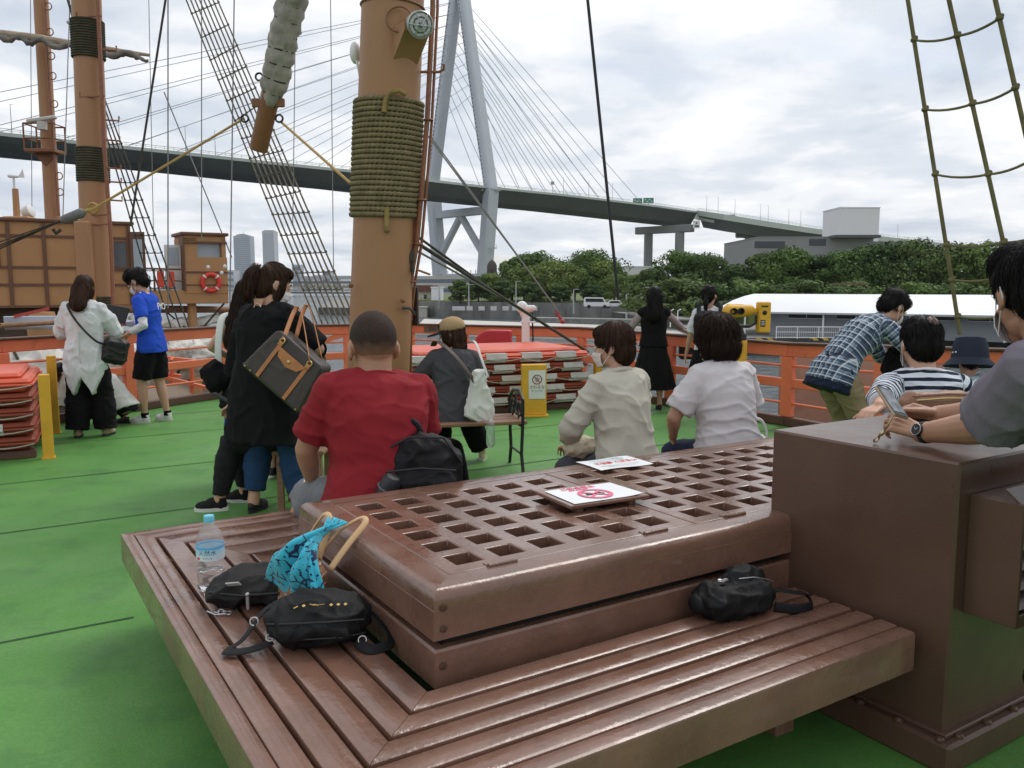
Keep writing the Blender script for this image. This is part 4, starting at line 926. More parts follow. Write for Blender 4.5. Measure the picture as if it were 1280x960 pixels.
for i, (Hh, Rr, nc, low) in enumerate(((11, 6.5, 34, .22), (10, 5.2, 28, .1), (9, 4.6, 26, .05), (12.5, 7.5, 42, .25), (4.5, 4.2, 20, .0))):
    for dk in (0, 1):
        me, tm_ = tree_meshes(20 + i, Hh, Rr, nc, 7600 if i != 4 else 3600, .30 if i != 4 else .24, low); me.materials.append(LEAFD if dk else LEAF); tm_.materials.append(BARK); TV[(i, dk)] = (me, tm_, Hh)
def tree(px, top, Y, var, dk, label, group, gz=-1.8, wd=1.0):
    wd *= 1.28
    me, tm_, Hh = TV[(var, dk)]; p = at(px, 380, Y); topz = at(px, top, Y).z; s = (topz - gz) / Hh
    t = thing('bush' if var == 4 else 'broadleaf_tree', label, 'bush' if var == 4 else 'tree', (p.x, p.y, gz), random.uniform(0, 6.28), group); t.scale = (s * wd, s * wd, s)
    link('crown', me, None, t); link('trunk', tm_, None, t)
GA = 'park trees left of the bridge pier'; GB = 'wooded bank behind the terminal'
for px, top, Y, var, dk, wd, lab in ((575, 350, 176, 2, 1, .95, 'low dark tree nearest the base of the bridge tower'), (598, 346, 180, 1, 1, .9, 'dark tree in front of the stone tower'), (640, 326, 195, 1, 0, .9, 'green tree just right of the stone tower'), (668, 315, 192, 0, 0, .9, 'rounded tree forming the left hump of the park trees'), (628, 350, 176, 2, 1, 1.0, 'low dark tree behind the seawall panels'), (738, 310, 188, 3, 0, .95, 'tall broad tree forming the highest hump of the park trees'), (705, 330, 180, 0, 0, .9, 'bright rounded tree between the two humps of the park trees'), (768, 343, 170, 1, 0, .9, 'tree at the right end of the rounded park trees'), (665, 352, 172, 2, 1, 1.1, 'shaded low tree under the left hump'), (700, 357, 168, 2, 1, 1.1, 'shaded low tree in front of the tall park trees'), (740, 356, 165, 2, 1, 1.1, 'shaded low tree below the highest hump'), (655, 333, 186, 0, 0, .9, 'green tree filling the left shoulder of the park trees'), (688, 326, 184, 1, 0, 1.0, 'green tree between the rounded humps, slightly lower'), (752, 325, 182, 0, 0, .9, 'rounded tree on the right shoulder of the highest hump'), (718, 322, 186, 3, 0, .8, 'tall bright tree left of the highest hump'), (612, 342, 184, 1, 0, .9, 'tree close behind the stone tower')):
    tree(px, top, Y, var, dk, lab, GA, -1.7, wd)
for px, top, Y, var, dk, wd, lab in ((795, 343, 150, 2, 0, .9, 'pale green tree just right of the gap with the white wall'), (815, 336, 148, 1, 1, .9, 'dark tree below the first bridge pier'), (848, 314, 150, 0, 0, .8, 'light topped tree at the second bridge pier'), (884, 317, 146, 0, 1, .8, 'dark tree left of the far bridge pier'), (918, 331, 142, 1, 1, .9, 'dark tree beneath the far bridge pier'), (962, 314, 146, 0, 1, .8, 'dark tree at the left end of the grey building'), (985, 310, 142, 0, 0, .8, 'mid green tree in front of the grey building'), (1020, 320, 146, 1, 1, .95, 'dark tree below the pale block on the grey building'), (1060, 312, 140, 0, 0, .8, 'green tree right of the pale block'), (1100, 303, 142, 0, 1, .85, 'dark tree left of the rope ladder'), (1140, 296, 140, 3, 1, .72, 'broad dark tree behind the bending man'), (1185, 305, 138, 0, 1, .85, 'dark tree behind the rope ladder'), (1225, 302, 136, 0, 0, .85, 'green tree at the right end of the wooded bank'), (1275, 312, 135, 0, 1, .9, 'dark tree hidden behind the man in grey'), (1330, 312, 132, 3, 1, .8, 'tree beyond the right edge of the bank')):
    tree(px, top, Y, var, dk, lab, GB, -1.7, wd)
for i, px in enumerate((832, 850, 872, 900, 930, 962, 995, 1028, 1062, 1096, 1130, 1165, 1200, 1240, 1280)):
    tree(px, 349 + (i * 7) % 13, 112 + (i % 3) * 3 - (px > 1100) * 8, 4, (i % 3) == 0, 'low bush in the hedge line behind the white terminal roof', 'bushes in front of the wooded bank', -1.75, 1.15)
m = MB(); c0, c1 = at(1040, 355, 118), at(1084, 355, 117); m.beam(c0, c1, .3, .2); m.beam(c0 - V((0, 0, .6)), c1 - V((0, 0, .6)), .2, .15)
for k in (0, .5, 1): m.beam(c0.lerp(c1, k) - V((0, 0, 1.6)), c0.lerp(c1, k), .2, .2, up=(1, 0, 0))
solo('timber_fence', m, mat('timber_brown', (.20, .12, .08), .8), 'short brown timber fence half hidden in the bushes', 'fence')
# ------------------------------------------------------------------ buildings behind the trees
def block(name, label, px0, px1, top, Y, depth, mt, gz=-2, rows=0, cat='building', bands=None, cols=0):
    a, b = at(px0, top, Y), at(px1, top, Y); zt = a.z; cx = (a.x + b.x) / 2; wd = b.x - a.x
    t = thing(name, label, cat, (cx, Y + depth / 2, gz))
    m = MB(); m.box((0, 0, (zt - gz) / 2), (wd, depth, zt - gz)); obj('walls', m, mt, t)
    m = MB(); m.box((0, 0, zt - gz + .15), (wd + .3, depth + .3, .3)); obj('parapet', m, mt, t)
    if rows:
        hh = zt - gz
        for r_ in range(rows):
            m = MB(); m.box((0, -depth / 2 - .02, hh * (r_ + .55) / rows), (wd * .92, .06, hh / rows * .42)); obj('window_band', m, mat('distant_glass', (.12, .15, .19), .25), t)
    return t
GREYB = mat('grey_cladding', (.22, .225, .235), .7, var=.05, vs=.1); GREYW = mat('pale_cladding', (.55, .55, .55), .7, var=.03, vs=.1)
t = block('hall_building', 'wide grey flat-roofed building behind the wooded bank', 948, 1092, 297, 250, 40, GREYB, rows=0)
for px, y in ((962, 306), (1022, 303)):
    p = at(px, y, 250); m = MB(); m.box((p.x - t.location.x, -20.05, p.z - t.location.z), (9 if px < 1000 else 5, .1, 2)); obj('window_band', m, WING, t)
t = block('rooftop_block', 'tall pale windowless block rising above the grey building', 1050, 1100, 260, 262, 14, mat('pale_block', (.66, .66, .66), .7), rows=0)
m = MB(); p = at(1068, 296, 248); m.box((p.x, p.y, p.z), (13, 6, .8)); solo('roof_canopy', m, mat('canopy_dark', (.08, .08, .085), .6), 'thin dark canopy roof at the foot of the pale block', 'canopy')
t = block('hall_annexe', 'lower grey annexe stepping down right of the grey building', 1092, 1140, 303, 255, 30, GREYB, rows=0)
block('white_shed', 'white warehouse wall seen between the park trees and the first bridge pier', 776, 832, 334, 240, 20, GREYW)
block('pale_depot', 'pale depot building seen behind the legs of the bridge tower', 505, 660, 346, 330, 30, mat('depot_cream', (.46, .45, .42), .8, var=.06, vs=.1), rows=2)
t = block('red_roofed_house', 'small cream house with a red-brown roof left of the white tower base', 523, 539, 366, 200, 12, mat('cream_wall', (.55, .52, .42), .8), gz=-3)
a = at(531, 358, 199); m = MB(); m.prism([(-2.3, 0), (2.3, 0), (2.0, 1.5), (-2.0, 1.5)], -7, 7, Matrix.Rotation(math.pi / 2, 4, 'X')); m.shift((0, 0, at(531, 366, 200).z + 3 + .3)); obj('roof', m, mat('red_brown_roof', (.13, .05, .04), .7), t)
m = MB(); p = at(531.5, 371, 200); m.box((.1, -6.04, p.z + 3), (.7, .06, 1.0)); obj('window', m, WING, t)
m = MB(); p = at(531.5, 379.5, 200); m.box((0, -6.03, p.z + 3 - 1.0), (2.9, .05, .9)); obj('shop_opening', m, WING, t)
tm = text_mb('シーサイド', .55); tm.xf(Matrix.Translation((.1, -6.06, at(531, 374.6, 200).z + 3 + .15)) @ Matrix.Rotation(math.pi / 2, 4, 'X')); obj('wall_lettering', tm, mat('sign_brown', (.12, .07, .05), .7), t, sharp=0)
block('pump_house', 'small white pump house at the foot of the bridge tower', 539, 552, 360, 196, 5, mat('bright_white', (.74, .76, .8), .6), gz=-3)
block('kiosk', 'beige kiosk box left of the seawall', 522, 533, 385, 178, 3, mat('kiosk_beige', (.42, .40, .34), .8), gz=-5)
# ------------------------------------------------------------------ far city on the left
def hz(name, c, **k): return mat(name, c, .8, **k)
FAR = [hz('far_grey_blue', (.34, .375, .42)), hz('far_pale', (.52, .53, .53)), hz('far_grey', (.40, .42, .44)), hz('far_white', (.64, .64, .62))]
def tower(label, px0, px1, top, Y, mt, kind):
    t = block('office_tower', label, px0, px1, top, Y, 26, mt, gz=-4, group=None) if False else block('office_tower', label, px0, px1, top, Y, 26, mt, gz=-4)
    a = at(px0, top, Y); b = at(px1, top, Y); wd = b.x - a.x; hh = a.z + 4; m = MB()
    if kind == 0:
        for r_ in range(26): m.box((0, -13.05, hh * (r_ + .6) / 27), (wd * .96, .2, hh / 27 * .42))
    else:
        for r_ in range(24):
            for c_ in range(6): m.box((-wd / 2 + wd * (c_ + .5) / 6, -13.05, hh * (r_ + .6) / 25), (wd / 6 * (.55 if c_ % 2 else .3), .2, hh / 25 * .5))
    obj('window_bands', m, mat('far_glass', (.22, .25, .29), .4), t)
    m = MB()
    if kind == 0: m.prism([(-wd * .42, 0), (wd * .42, 0), (wd * .3, 2.5), (0, 4), (-wd * .3, 2.5)], -10, 10, Matrix.Translation((0, 0, hh + .3)) @ Matrix.Rotation(math.pi / 2, 4, 'X')); m.tube([(0, 0, hh + 2), (0, 0, hh + 9)], .35, 6)
    else: m.box((0, 0, hh + 1.2), (wd * .8, 18, 2))
    obj('crown', m, mt, t); return t
tower('grey-blue office tower with a low arched top across the harbour', 291.5, 312, 295, 1500, FAR[0], 0); tower('slim pale residential tower with dark window columns across the harbour', 327.5, 342, 289, 1480, FAR[2], 1)
m = MB(); m.prism([(-3000, 1330), (-480, 1300), (-250, 1330), (-100, 1200), (-60, 1240), (-60, 3000), (-3000, 3000)], WZ - 3, WZ + 1.6); struct(obj('far_shore', m, hz('far_shore_grey', (.24, .26, .27))))
rnd = random.Random(4)
for i, (px0, px1, top, c_) in enumerate(((200, 214, 345, 1), (214, 224, 350, 3), (262, 276, 342, 2), (276, 292, 338, 2), (283, 296, 352, 3), (296, 303, 351, 3), (304, 328, 343, 3), (320, 332, 340, 2), (343, 352, 350, 1), (352, 362, 352, 3), (365, 374, 331, 0), (376, 390, 346, 2), (392, 402, 344, 1), (403, 412, 339, 2), (414, 426, 346, 1), (426, 440, 345, 3), (440, 460, 347, 2), (460, 480, 344, 2), (118, 140, 346, 2), (140, 160, 350, 1), (245, 262, 349, 1))):
    block('harbour_building', 'small pale block on the far shore, too distant to tell from its neighbours', px0, px1, top, 1350 + (i * 37) % 90, 30, FAR[c_], gz=-4, rows=3)['group'] = 'small buildings on the far shore'
# elevated pier structure
t = thing('elevated_pier', 'long grey pier with yellowish scaffolding seen through the net of shrouds', 'pier', (at(400, 364, 600).x, 600, WZ), world=True)
a, b = at(352, 347.5, 600), at(470, 346.5, 600); m = MB(); m.beam(a, b, 8, 2.2); obj('deck_beam', m, FAR[2], t)
a, b = at(352, 353, 600), at(470, 353, 600); m = MB(); m.beam(a, b, 7, 1.7); obj('lower_beam', m, hz('far_dark', (.16, .18, .20)), t)
m = MB(); 
for k in range(28):
    px = 352 + k * 4.1; m.beam(at(px, 355, 598), at(px + (k % 3 - 1) * 1.5, 363, 598), .5, .5, up=(0, 1, 0))
m.beam(at(352, 358, 598), at(470, 358, 598), .5, 1.3); obj('scaffold', m, hz('scaffold_cream', (.45, .43, .32)), t)
m = MB(); m.beam(at(345, 365.5, 597), at(470, 366.5, 590), 8, 1.2); obj('pontoon', m, hz('far_dark2', (.12, .13, .14)), t)
# ------------------------------------------------------------------ cable stayed bridge
DK = 50.0
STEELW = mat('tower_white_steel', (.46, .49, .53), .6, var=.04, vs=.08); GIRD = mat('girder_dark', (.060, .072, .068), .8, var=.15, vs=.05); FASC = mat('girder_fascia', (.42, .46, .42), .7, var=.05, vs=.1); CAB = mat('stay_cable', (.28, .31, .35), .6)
t = thing('cable_stayed_bridge', 'long cable-stayed road bridge with a white A-shaped tower crossing the harbour', 'bridge', (-20, 404, WZ), world=True)
# path of the deck: image samples of the near parapet top line, depth from constant road height
path = []
for px, py in ((-420, 107), (-200, 139), (0, 165), (120, 178.5), (240, 191), (340, 202), (437, 212), (520, 222), (618, 233.5), (700, 242), (760, 249), (820, 256.5), (872, 264)):
    Y = (DK + 0) * F / (358 - py) if py < 300 else 500
    path.append(at(px, py, Y))
Wd = 30.0
def sect(p, q, r):
    d = (q - p); d.z = 0; d.normalize(); n = V((-d.y, d.x, 0))      # n points away from camera
    return n
rt = MB(); fa = MB(); rings = []; fr_ = []; top = []
for i, p in enumerate(path):
    n = sect(path[max(0, i - 1)], path[min(len(path) - 1, i + 1)], 0)
    dep = 4.6 + 3.6 * max(0, min(1, (i - 3) / 8))
    rings.append([p + V((0, 0, -1.2)), p + n * 1.5 + V((0, 0, -3.0)), p + n * 4.5 + V((0, 0, -dep)), p + n * (Wd - 4.5) + V((0, 0, -dep)), p + n * (Wd - 1.5) + V((0, 0, -3)), p + n * Wd + V((0, 0, -1.2))])
    fr_.append([p + V((0, 0, -1.15)) - n * .3, p + V((0, 0, 0)) - n * .3, p + n * .4, p + n * .4 + V((0, 0, -1.15))])
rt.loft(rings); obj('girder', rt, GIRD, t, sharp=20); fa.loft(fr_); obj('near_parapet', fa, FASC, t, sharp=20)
m = MB(); m.loft([[x + sect(path[max(0, i - 1)], path[min(len(path) - 1, i + 1)], 0) * (Wd - .2) for x in r_] for i, r_ in enumerate(fr_)]); obj('far_parapet', m, FASC, t, sharp=20)
m = MB()
for i in range(len(path) - 1):
    n = sect(path[i], path[i + 1], 0); m.quad(path[i] + n * .5 + V((0, 0, -.9)), path[i + 1] + n * .5 + V((0, 0, -.9)), path[i + 1] + n * (Wd - .5) + V((0, 0, -.9)), path[i] + n * (Wd - .5) + V((0, 0, -.9)))
obj('roadway', m, mat('asphalt', (.05, .05, .05), .9), t)
def onpath(px):
    for i in range(len(path) - 1):
        pa = 640 + F * path[i].x / (path[i].y * CP - (path[i].z - CAMH) * SP); pb = 640 + F * path[i + 1].x / (path[i + 1].y * CP - (path[i + 1].z - CAMH) * SP)
        if pa <= px <= pb: k = (px - pa) / (pb - pa); return path[i].lerp(path[i + 1], k)
    return path[-1]
rails = MB(); off = 0
for i in range(len(path) - 1): rails.beam(path[i] + V((0, 0, 1.2)), path[i + 1] + V((0, 0, 1.2)), .12, .16); rails.beam(path[i] + V((0, 0, .6)), path[i + 1] + V((0, 0, .6)), .1, .12)
for i in range(len(path) - 1):
    for k in range(10): q = path[i].lerp(path[i + 1], k / 10); rails.beam(q, q + V((0, 0, 1.3)), .1, .1, up=(1, 0, 0))
obj('guard_rail', rails, FASC, t)
for px in (14, 148, 232, 268, 690, 704, 735, 765): 
    p = onpath(px) + V((0, 0, 0)); m = MB(); m.tube([p, p + V((0, 0, 9 if px != 690 else 5))], [.14, .08], 6); m.tube([p + V((0, 0, 8.8 if px != 690 else 5)), p + V((.6, .8, 9.2 if px != 690 else 5.2))], .06, 5)
    if px == 690: m.box(p + V((0, 0, 5)), (1.8, .4, 1.6))
    obj('lamp_post', m, mat('lamp_grey_far', (.30, .32, .33), .7), t)
# tower: legs at near and far side of the deck
nb = sect(path[7], path[9], 0); c0 = onpath(618); dz = V((0, 0, 1))
def leg(pts, name, wd, mt=STEELW):
    m = MB()
    for i in range(len(pts) - 1):
        (a, wa), (b, wb) = pts[i], pts[i + 1]; d = (b - a).normalized(); s = nb.copy(); e = d.cross(s).normalized(); s = e.cross(d)
        ra = [a + s * wa * x + e * wd * y for x, y in ((-1, -.7), (-.7, -1), (.7, -1), (1, -.7), (1, .7), (.7, 1), (-.7, 1), (-1, .7))]; rb = [b + s * wb * x + e * wd * y for x, y in ((-1, -.7), (-.7, -1), (.7, -1), (1, -.7), (1, .7), (.7, 1), (-.7, 1), (-1, .7))]
        m.loft([ra, rb])
    return obj(name, m, mt, t, sharp=20)
# near leg meets the picture at the points below; far leg mirrored across the deck centre line
Yn = c0.y
def P(px, py, Y): return at(px, py, Y)
knee_n = P(614, 238, Yn - 2); knee_f = P(541, 231, Yn + 33)
ctr = (knee_n + knee_f) / 2; apex = V((ctr.x, ctr.y, at(575, -8, ctr.y).z))
axu = (knee_f - knee_n); axu.z = 0; axu.normalize(); nb = axu.copy()
apn, apf = apex - axu * 2.6, apex + axu * 2.6
leg([(knee_n, 2.6), (apn, 2.5)], 'tower_leg', 2.9); leg([(knee_f, 2.6), (apf, 2.5)], 'tower_leg', 2.9)
leg([(apex + dz * -2, 5.0), (apex + dz * 12, 4.6)], 'tower_head', 3.0)
foot_n = knee_n + axu * 6.5; foot_n.z = -3; foot_f = knee_f - axu * 6.5; foot_f.z = -3
leg([(foot_n, 3.4), (knee_n + dz * .5, 3.2)], 'lower_leg', 3.2); leg([(foot_f, 3.4), (knee_f + dz * .5, 3.2)], 'lower_leg', 3.2)
zb = at(560, 266, ctr.y).z; m = MB(); m.beam(V((knee_n.x, knee_n.y, zb)) + axu * 1, V((knee_f.x, knee_f.y, zb)) - axu * 1, 4.5, 3.6); obj('cross_beam', m, STEELW, t)
topm = V((ctr.x, ctr.y, zb - 1.5))
for kf in (foot_n, foot_f):
    e = V((kf.x, kf.y, at(560, 318, ctr.y).z)); e = e + (topm - e) * .0; leg([(e - axu * 0, 1.5), (topm, 1.4)], 'diagonal_brace', 1.6)
zl = at(560, 345, ctr.y).z; m = MB(); m.beam(V((foot_n.x, foot_n.y, zl)), V((foot_f.x, foot_f.y, zl)), 3.2, 2.2); obj('lower_beam', m, STEELW, t)
m = MB(); 
for k in range(9): q = V((foot_n.x, foot_n.y, zl + 1.2)).lerp(V((foot_f.x, foot_f.y, zl + 1.2)), (k + .5) / 9); m.beam(q, q + V((0, 0, 1.8)), .4, .4, up=(1, 0, 0))
obj('walkway_posts', m, STEELW, t)
for f_, bs_ in ((foot_n, 0), (foot_f, 1)):
    m = MB(); m.box(V((f_.x, f_.y, -3.0)), (12, 12, 4.5), Matrix.Rotation(math.atan2(axu.y, axu.x), 3, 'Z')); obj('footing', m, CONC, t)
m = MB()
for a, b in ((knee_n, apn), (knee_f, apf)):
    d = (b - a).normalized(); e = d.cross(axu).normalized()
    if e.y > 0: e = -e
    off_ = -axu * .0 + e * 3.0
    for k in range(46): q = a.lerp(b, .02 + .95 * k / 46) + off_ + axu * .9; m.beam(q, q + d * 1.1, .5, .35, up=(0, 1, 0))
obj('leg_ladder', m, mat('ladder_grey', (.18, .19, .20), .7), t)
m = MB(); 
for z_, px in ((310, 617), (238, 622), (238, 600)): q = P(px, z_, Yn - 4); m.box(q, (3.2, 2.4, .4)); [m.tube([q + V((x, -1.1, 0)), q + V((x, -1.1, 1.6))], .1, 5) for x in (-1.5, 0, 1.5)]; m.tube([q + V((-1.5, -1.1, 1.5)), q + V((1.5, -1.1, 1.5))], .1, 5)
obj('inspection_platform', m, POLE, t)
# stays: near plane and far plane
deck_r = (648, 664, 682, 700, 717, 733, 748, 763, 778, 800); deck_l = (470, 425, 380, 335, 285, 230, 160, 80, -20, -150)
for pl, (kn, ap) in enumerate(((knee_n, apn), (knee_f, apf))):
    for side, lst in ((0, deck_r), (1, deck_l)):
        for i, px in enumerate(lst):
            k = .50 + .46 * i / 9; a = kn.lerp(ap, k); q = onpath(px); n = V((0, 0, 0))
            j = 0
            if pl: n = axu * (Wd - 1)
            m = MB(); m.tube([a, q + n + V((0, 0, .5))], .15 if side == 0 else .12, 5); obj('stay_cable', m, CAB, t)
# road signs on the bridge
GSIGN = mat('sign_green', (.03, .20, .12), .5)
for px, py, wd in ((797, 252, 5.4), (811, 250, 6.2)):
    p = onpath(px); m = MB(); c = V((p.x, p.y + 3, p.z + 1.5 + (px > 800))); m.box(c, (wd, .2, 3.2)); m.tube([c - V((0, 0, 5)), c], .2, 6); o = obj('road_sign', m, GSIGN, t)
    m = MB(); [m.box(c + V((-wd * .3 + k * wd * .2, -.14, .5 - .9 * (k % 2))), (wd * .15, .05, .5)) for k in range(4)]; obj('sign_lettering', m, ROOFW, o)
# approach viaduct
t2 = thing('approach_viaduct', 'concrete approach viaduct on tall piers curving away right of the bridge', 'viaduct', (150, 520, -2), world=True)
e = path[-1]; vp = []
for px, py, Y in ((872, 264, None), (905, 269, 500), (960, 278, 520), (1020, 287, 545), (1090, 295, 585), (1180, 305, 640)):
    vp.append(e if Y is None else at(px, py, Y))
vr = []; vf = []; vtop = []
for i, p in enumerate(vp):
    n = sect(vp[max(0, i - 1)], vp[min(len(vp) - 1, i + 1)], 0); k = 1 if i else 1
    vr.append([p + V((0, 0, -2.8)), p + n * 1.5 + V((0, 0, -4.2)), p + n * 4 + V((0, 0, -10.5 + i)), p + n * 20 + V((0, 0, -10.5 + i)), p + n * 22.5 + V((0, 0, -4)), p + n * 24 + V((0, 0, -2))])
    vf.append([p + V((0, 0, -2.75)) - n * .3, p + V((0, 0, .6)) - n * .3, p + n * .5 + V((0, 0, .6)), p + n * .5 + V((0, 0, -2.75))])
m = MB(); m.loft(vr); obj('deck', m, GIRD, t2, sharp=20); m = MB(); m.loft(vf); obj('parapet', m, FASC, t2, sharp=20)
m = MB(); m.loft([[x + V((0, 23.5, 0)) for x in r_] for r_ in vf]); obj('parapet', m, FASC, t2, sharp=20)
m = MB()
for i in range(len(vp) - 1):
    for k in range(14): q = vp[i].lerp(vp[i + 1], k / 14) + V((0, 0, .6)); m.beam(q, q + V((0, 0, 1.5)), .12, .12, up=(1, 0, 0))
    m.beam(vp[i] + V((0, 0, 2.1)), vp[i + 1] + V((0, 0, 2.1)), .12, .16); m.beam(vp[i] + V((0, 0, 1.4)), vp[i + 1] + V((0, 0, 1.4)), .12, .14)
obj('guard_rail', m, FASC, t2)
PIER = mat('pier_concrete', (.22, .23, .235), .8, var=.1, vs=.1)
pr = onpath(838); capz = at(833, 288, pr.y + 10).z
hA, hB = at(796, 286, pr.y + 26), at(866, 283, pr.y - 2); zc = at(830, 287, pr.y + 12).z
m = MB(); m.beam(V((hA.x, hA.y, zc)), V((hB.x, hB.y, zc)), 5, 4.6, ch=.4); obj('pier_head', m, PIER, t2)
for px, k in ((812, .22), (851, .78)):
    c = V((hA.x, hA.y, 0)).lerp(V((hB.x, hB.y, 0)), k); m = MB(); m.beam(V((c.x, c.y, -4)), V((c.x, c.y, zc - 2.31)), 5.0, 5.6, up=(0, 1, 0), ch=.5); obj('pier', m, PIER, t2)
m = MB(); c = V((hB.x, hB.y, zc + 1)) + V((1.5, -3.2, 1)); m.box(c, (4.2, .3, 4.6)); o = obj('pier_sign', m, ROOFW, t2)
m = MB(); m.box(c + V((.2, -.2, -1.0)), (2.6, .1, 1.0)); m.box(c + V((.1, -.2, .9)), (.9, .1, .9)); obj('sign_marks', m, INK, o)
for px, Y in ((938, 520), (1010, 550)):
    p = at(px, 300, Y + 8); zt_ = at(px, 292 if px < 1000 else 300, Y).z
    m = MB(); m.beam(V((p.x, p.y, -4)), V((p.x, p.y, zt_ - 2)), 6, 6, up=(0, 1, 0), ch=.5); obj('pier', m, PIER, t2); m = MB(); m.beam(V((p.x - 9, p.y, zt_)), V((p.x + 9, p.y, zt_)), 5, 4.2, ch=.6); obj('pier_head', m, PIER, t2)
for px in (884, 898, 918, 950, 960, 985, 1000, 1035, 1060, 1085, 1120):
    i = 0
    for i in range(len(vp) - 1):
        pa = 640 + F * vp[i].x / (vp[i].y * CP - (vp[i].z - CAMH) * SP); pb = 640 + F * vp[i + 1].x / (vp[i + 1].y * CP - (vp[i + 1].z - CAMH) * SP)
        if pa <= px <= pb: break
    k = min(1, max(0, (px - pa) / (pb - pa))); p = vp[i].lerp(vp[i + 1], k); m = MB(); m.tube([p, p + V((0, 0, 10))], [.14, .08], 6); m.tube([p + V((0, 0, 10)), p + V((-.8, .8, 10.2))], .07, 5); obj('lamp_post', m, mat('lamp_grey_far', (.30, .32, .33), .7), t2)
# ------------------------------------------------------------------ wheelhouse and forward part of the ship
TAN = mat('wheelhouse_tan', (.41, .22, .092), .55, var=.07, vs=1.2, dirt=((.28, .13, .05), 1.5, .6, .8)); TRIM = mat('trim_brown', (.14, .065, .035), .55, var=.12, vs=4); GLASS = mat('window_glass', (.30, .36, .40), .06, spec=.8); GLASSD = mat('dark_window_glass', (.02, .025, .03), .05, spec=.8)
A0 = at(0, 360, 24.0); A0.z = 0
def wl(l, d=0, z=0): return A0 + UU * l + WW * d + V((0, 0, z))     # along the face, deeper, up
t = thing('wheelhouse', 'tan panelled wheelhouse with brown battens and windows behind the second mast', 'deckhouse', wl(1, 2, -2.4), world=True)
zt, zb = 3.36, .88; Lh0, Lh1 = -3.6, 3.5; X = Matrix.Rotation(ANG, 3, 'Z')
m = MB(); m.box(wl((Lh0 + Lh1) / 2, 2.0, (zt + zb) / 2), (Lh1 - Lh0, 4, zt - zb), X); obj('walls', m, TAN, t)
m = MB(); m.box(wl((Lh0 + Lh1) / 2, 2.0, zt + .04), (Lh1 - Lh0 + .2, 4.2, .1), X, ch=.02); obj('roof', m, TRIM, t)
m = MB()
for l in (-2.5, -1.6, -.62, .28, 1.17, 2.05, 2.9, 3.44): m.box(wl(l, -.025, (zt + zb) / 2), (.1, .05, zt - zb - .02), X)
for z in (zb + .04, 1.55, 2.05, 2.95): 
    for i in range(7): l0 = (-2.5, -1.6, -.62, .28, 1.17, 2.05, 2.9)[i]; l1 = (-1.6, -.62, .28, 1.17, 2.05, 2.9, 3.44)[i]; m.box(wl((l0 + l1) / 2, -.02, z), (l1 - l0 - .1, .04, .07), X)
obj('battens', m, TRIM, t)
for l, wd, z, h, g in ((-.22, .5, 2.45, .72, GLASSD), (3.17, .42, 2.42, .8, GLASSD)):
    m = MB(); m.box(wl(l, -.015, z), (wd, .03, h), X); wn = obj('window', m, g, t)
    m = MB(); [m.box(wl(l + s * wd / 2, -.035, z), (.05, .06, h + .1), X) for s in (-1, 1)]; [m.box(wl(l, -.035, z + s * (h / 2 + .025)), (wd - .05, .06, .05), X) for s in (-1, 1)]; obj('frame', m, TRIM, wn)
m = MB(); m.box(wl(3.55, 1.2, 2.1), (.06, .8, 2.3), Matrix.Rotation(ANG + R(60), 3, 'Z')); 
dr = MB(); dr.box(wl(3.66, -.15, 2.05), (.42, .05, 2.2), Matrix.Rotation(ANG - R(20), 3, 'Z')); d_ = obj('door', dr, TRIM, t); m = MB(); m.box(wl(3.66, -.185, 2.45), (.26, .03, .95), Matrix.Rotation(ANG - R(20), 3, 'Z')); obj('pane', m, GLASS, d_)
m = MB(); m.box(wl((Lh0 + Lh1) / 2, 2.3, -.75), (Lh1 - Lh0 - .6, 3.4, 3.2), X); obj('lower_wall', m, mat('lower_planks', (.075, .055, .04), .8, var=.3, vs=3, stretch=(1, 1, 6)), t)
for l in (-1.0, 1.6, 3.0): m = MB(); m.prism([(0, 0), (.5, 0), (0, -.45)], -.05, .05, Matrix.Translation(wl(l, -.0, zb - .03)) @ Matrix.Rotation(ANG, 4, 'Z') @ Matrix.Rotation(math.pi / 2, 4, 'X')); obj('bracket', m, TAN, t)
# gear on the roof
m = MB(); p = at(15, 268, 26.5); m.tube([at(22, 283, 26.5), at(19, 236, 26.5)], [.11, .09], 8); m.box(at(24, 276, 26.5), (.8, .5, .25), ch=.03); obj('vane_post', m, TAN, t)
m = MB(); q = at(17, 222, 26.5); m.tube([at(18, 236, 26.5), q], .035, 6); m.caps(q + V((-.12, 0, .05)), q + V((.12, 0, .03)), .06, .04); m.prism([(.1, 0), (.34, .0), (.3, .26), (.2, .1)], -.01, .01, Matrix.Translation(q) @ Matrix.Rotation(math.pi / 2, 4, 'X')); obj('wind_vane', m, WHITEP, t)
m = MB(); q = at(35, 265, 27); m.lathe([(.05, -.2), (.16, -.15), (.2, .0), (.2, .12), (.12, .16)], q, 14, Matrix.Rotation(R(70), 3, 'Y')); m.tube([at(20, 274, 27), at(40, 268, 27)], .04, 6); obj('searchlight', m, WHITEP, t)
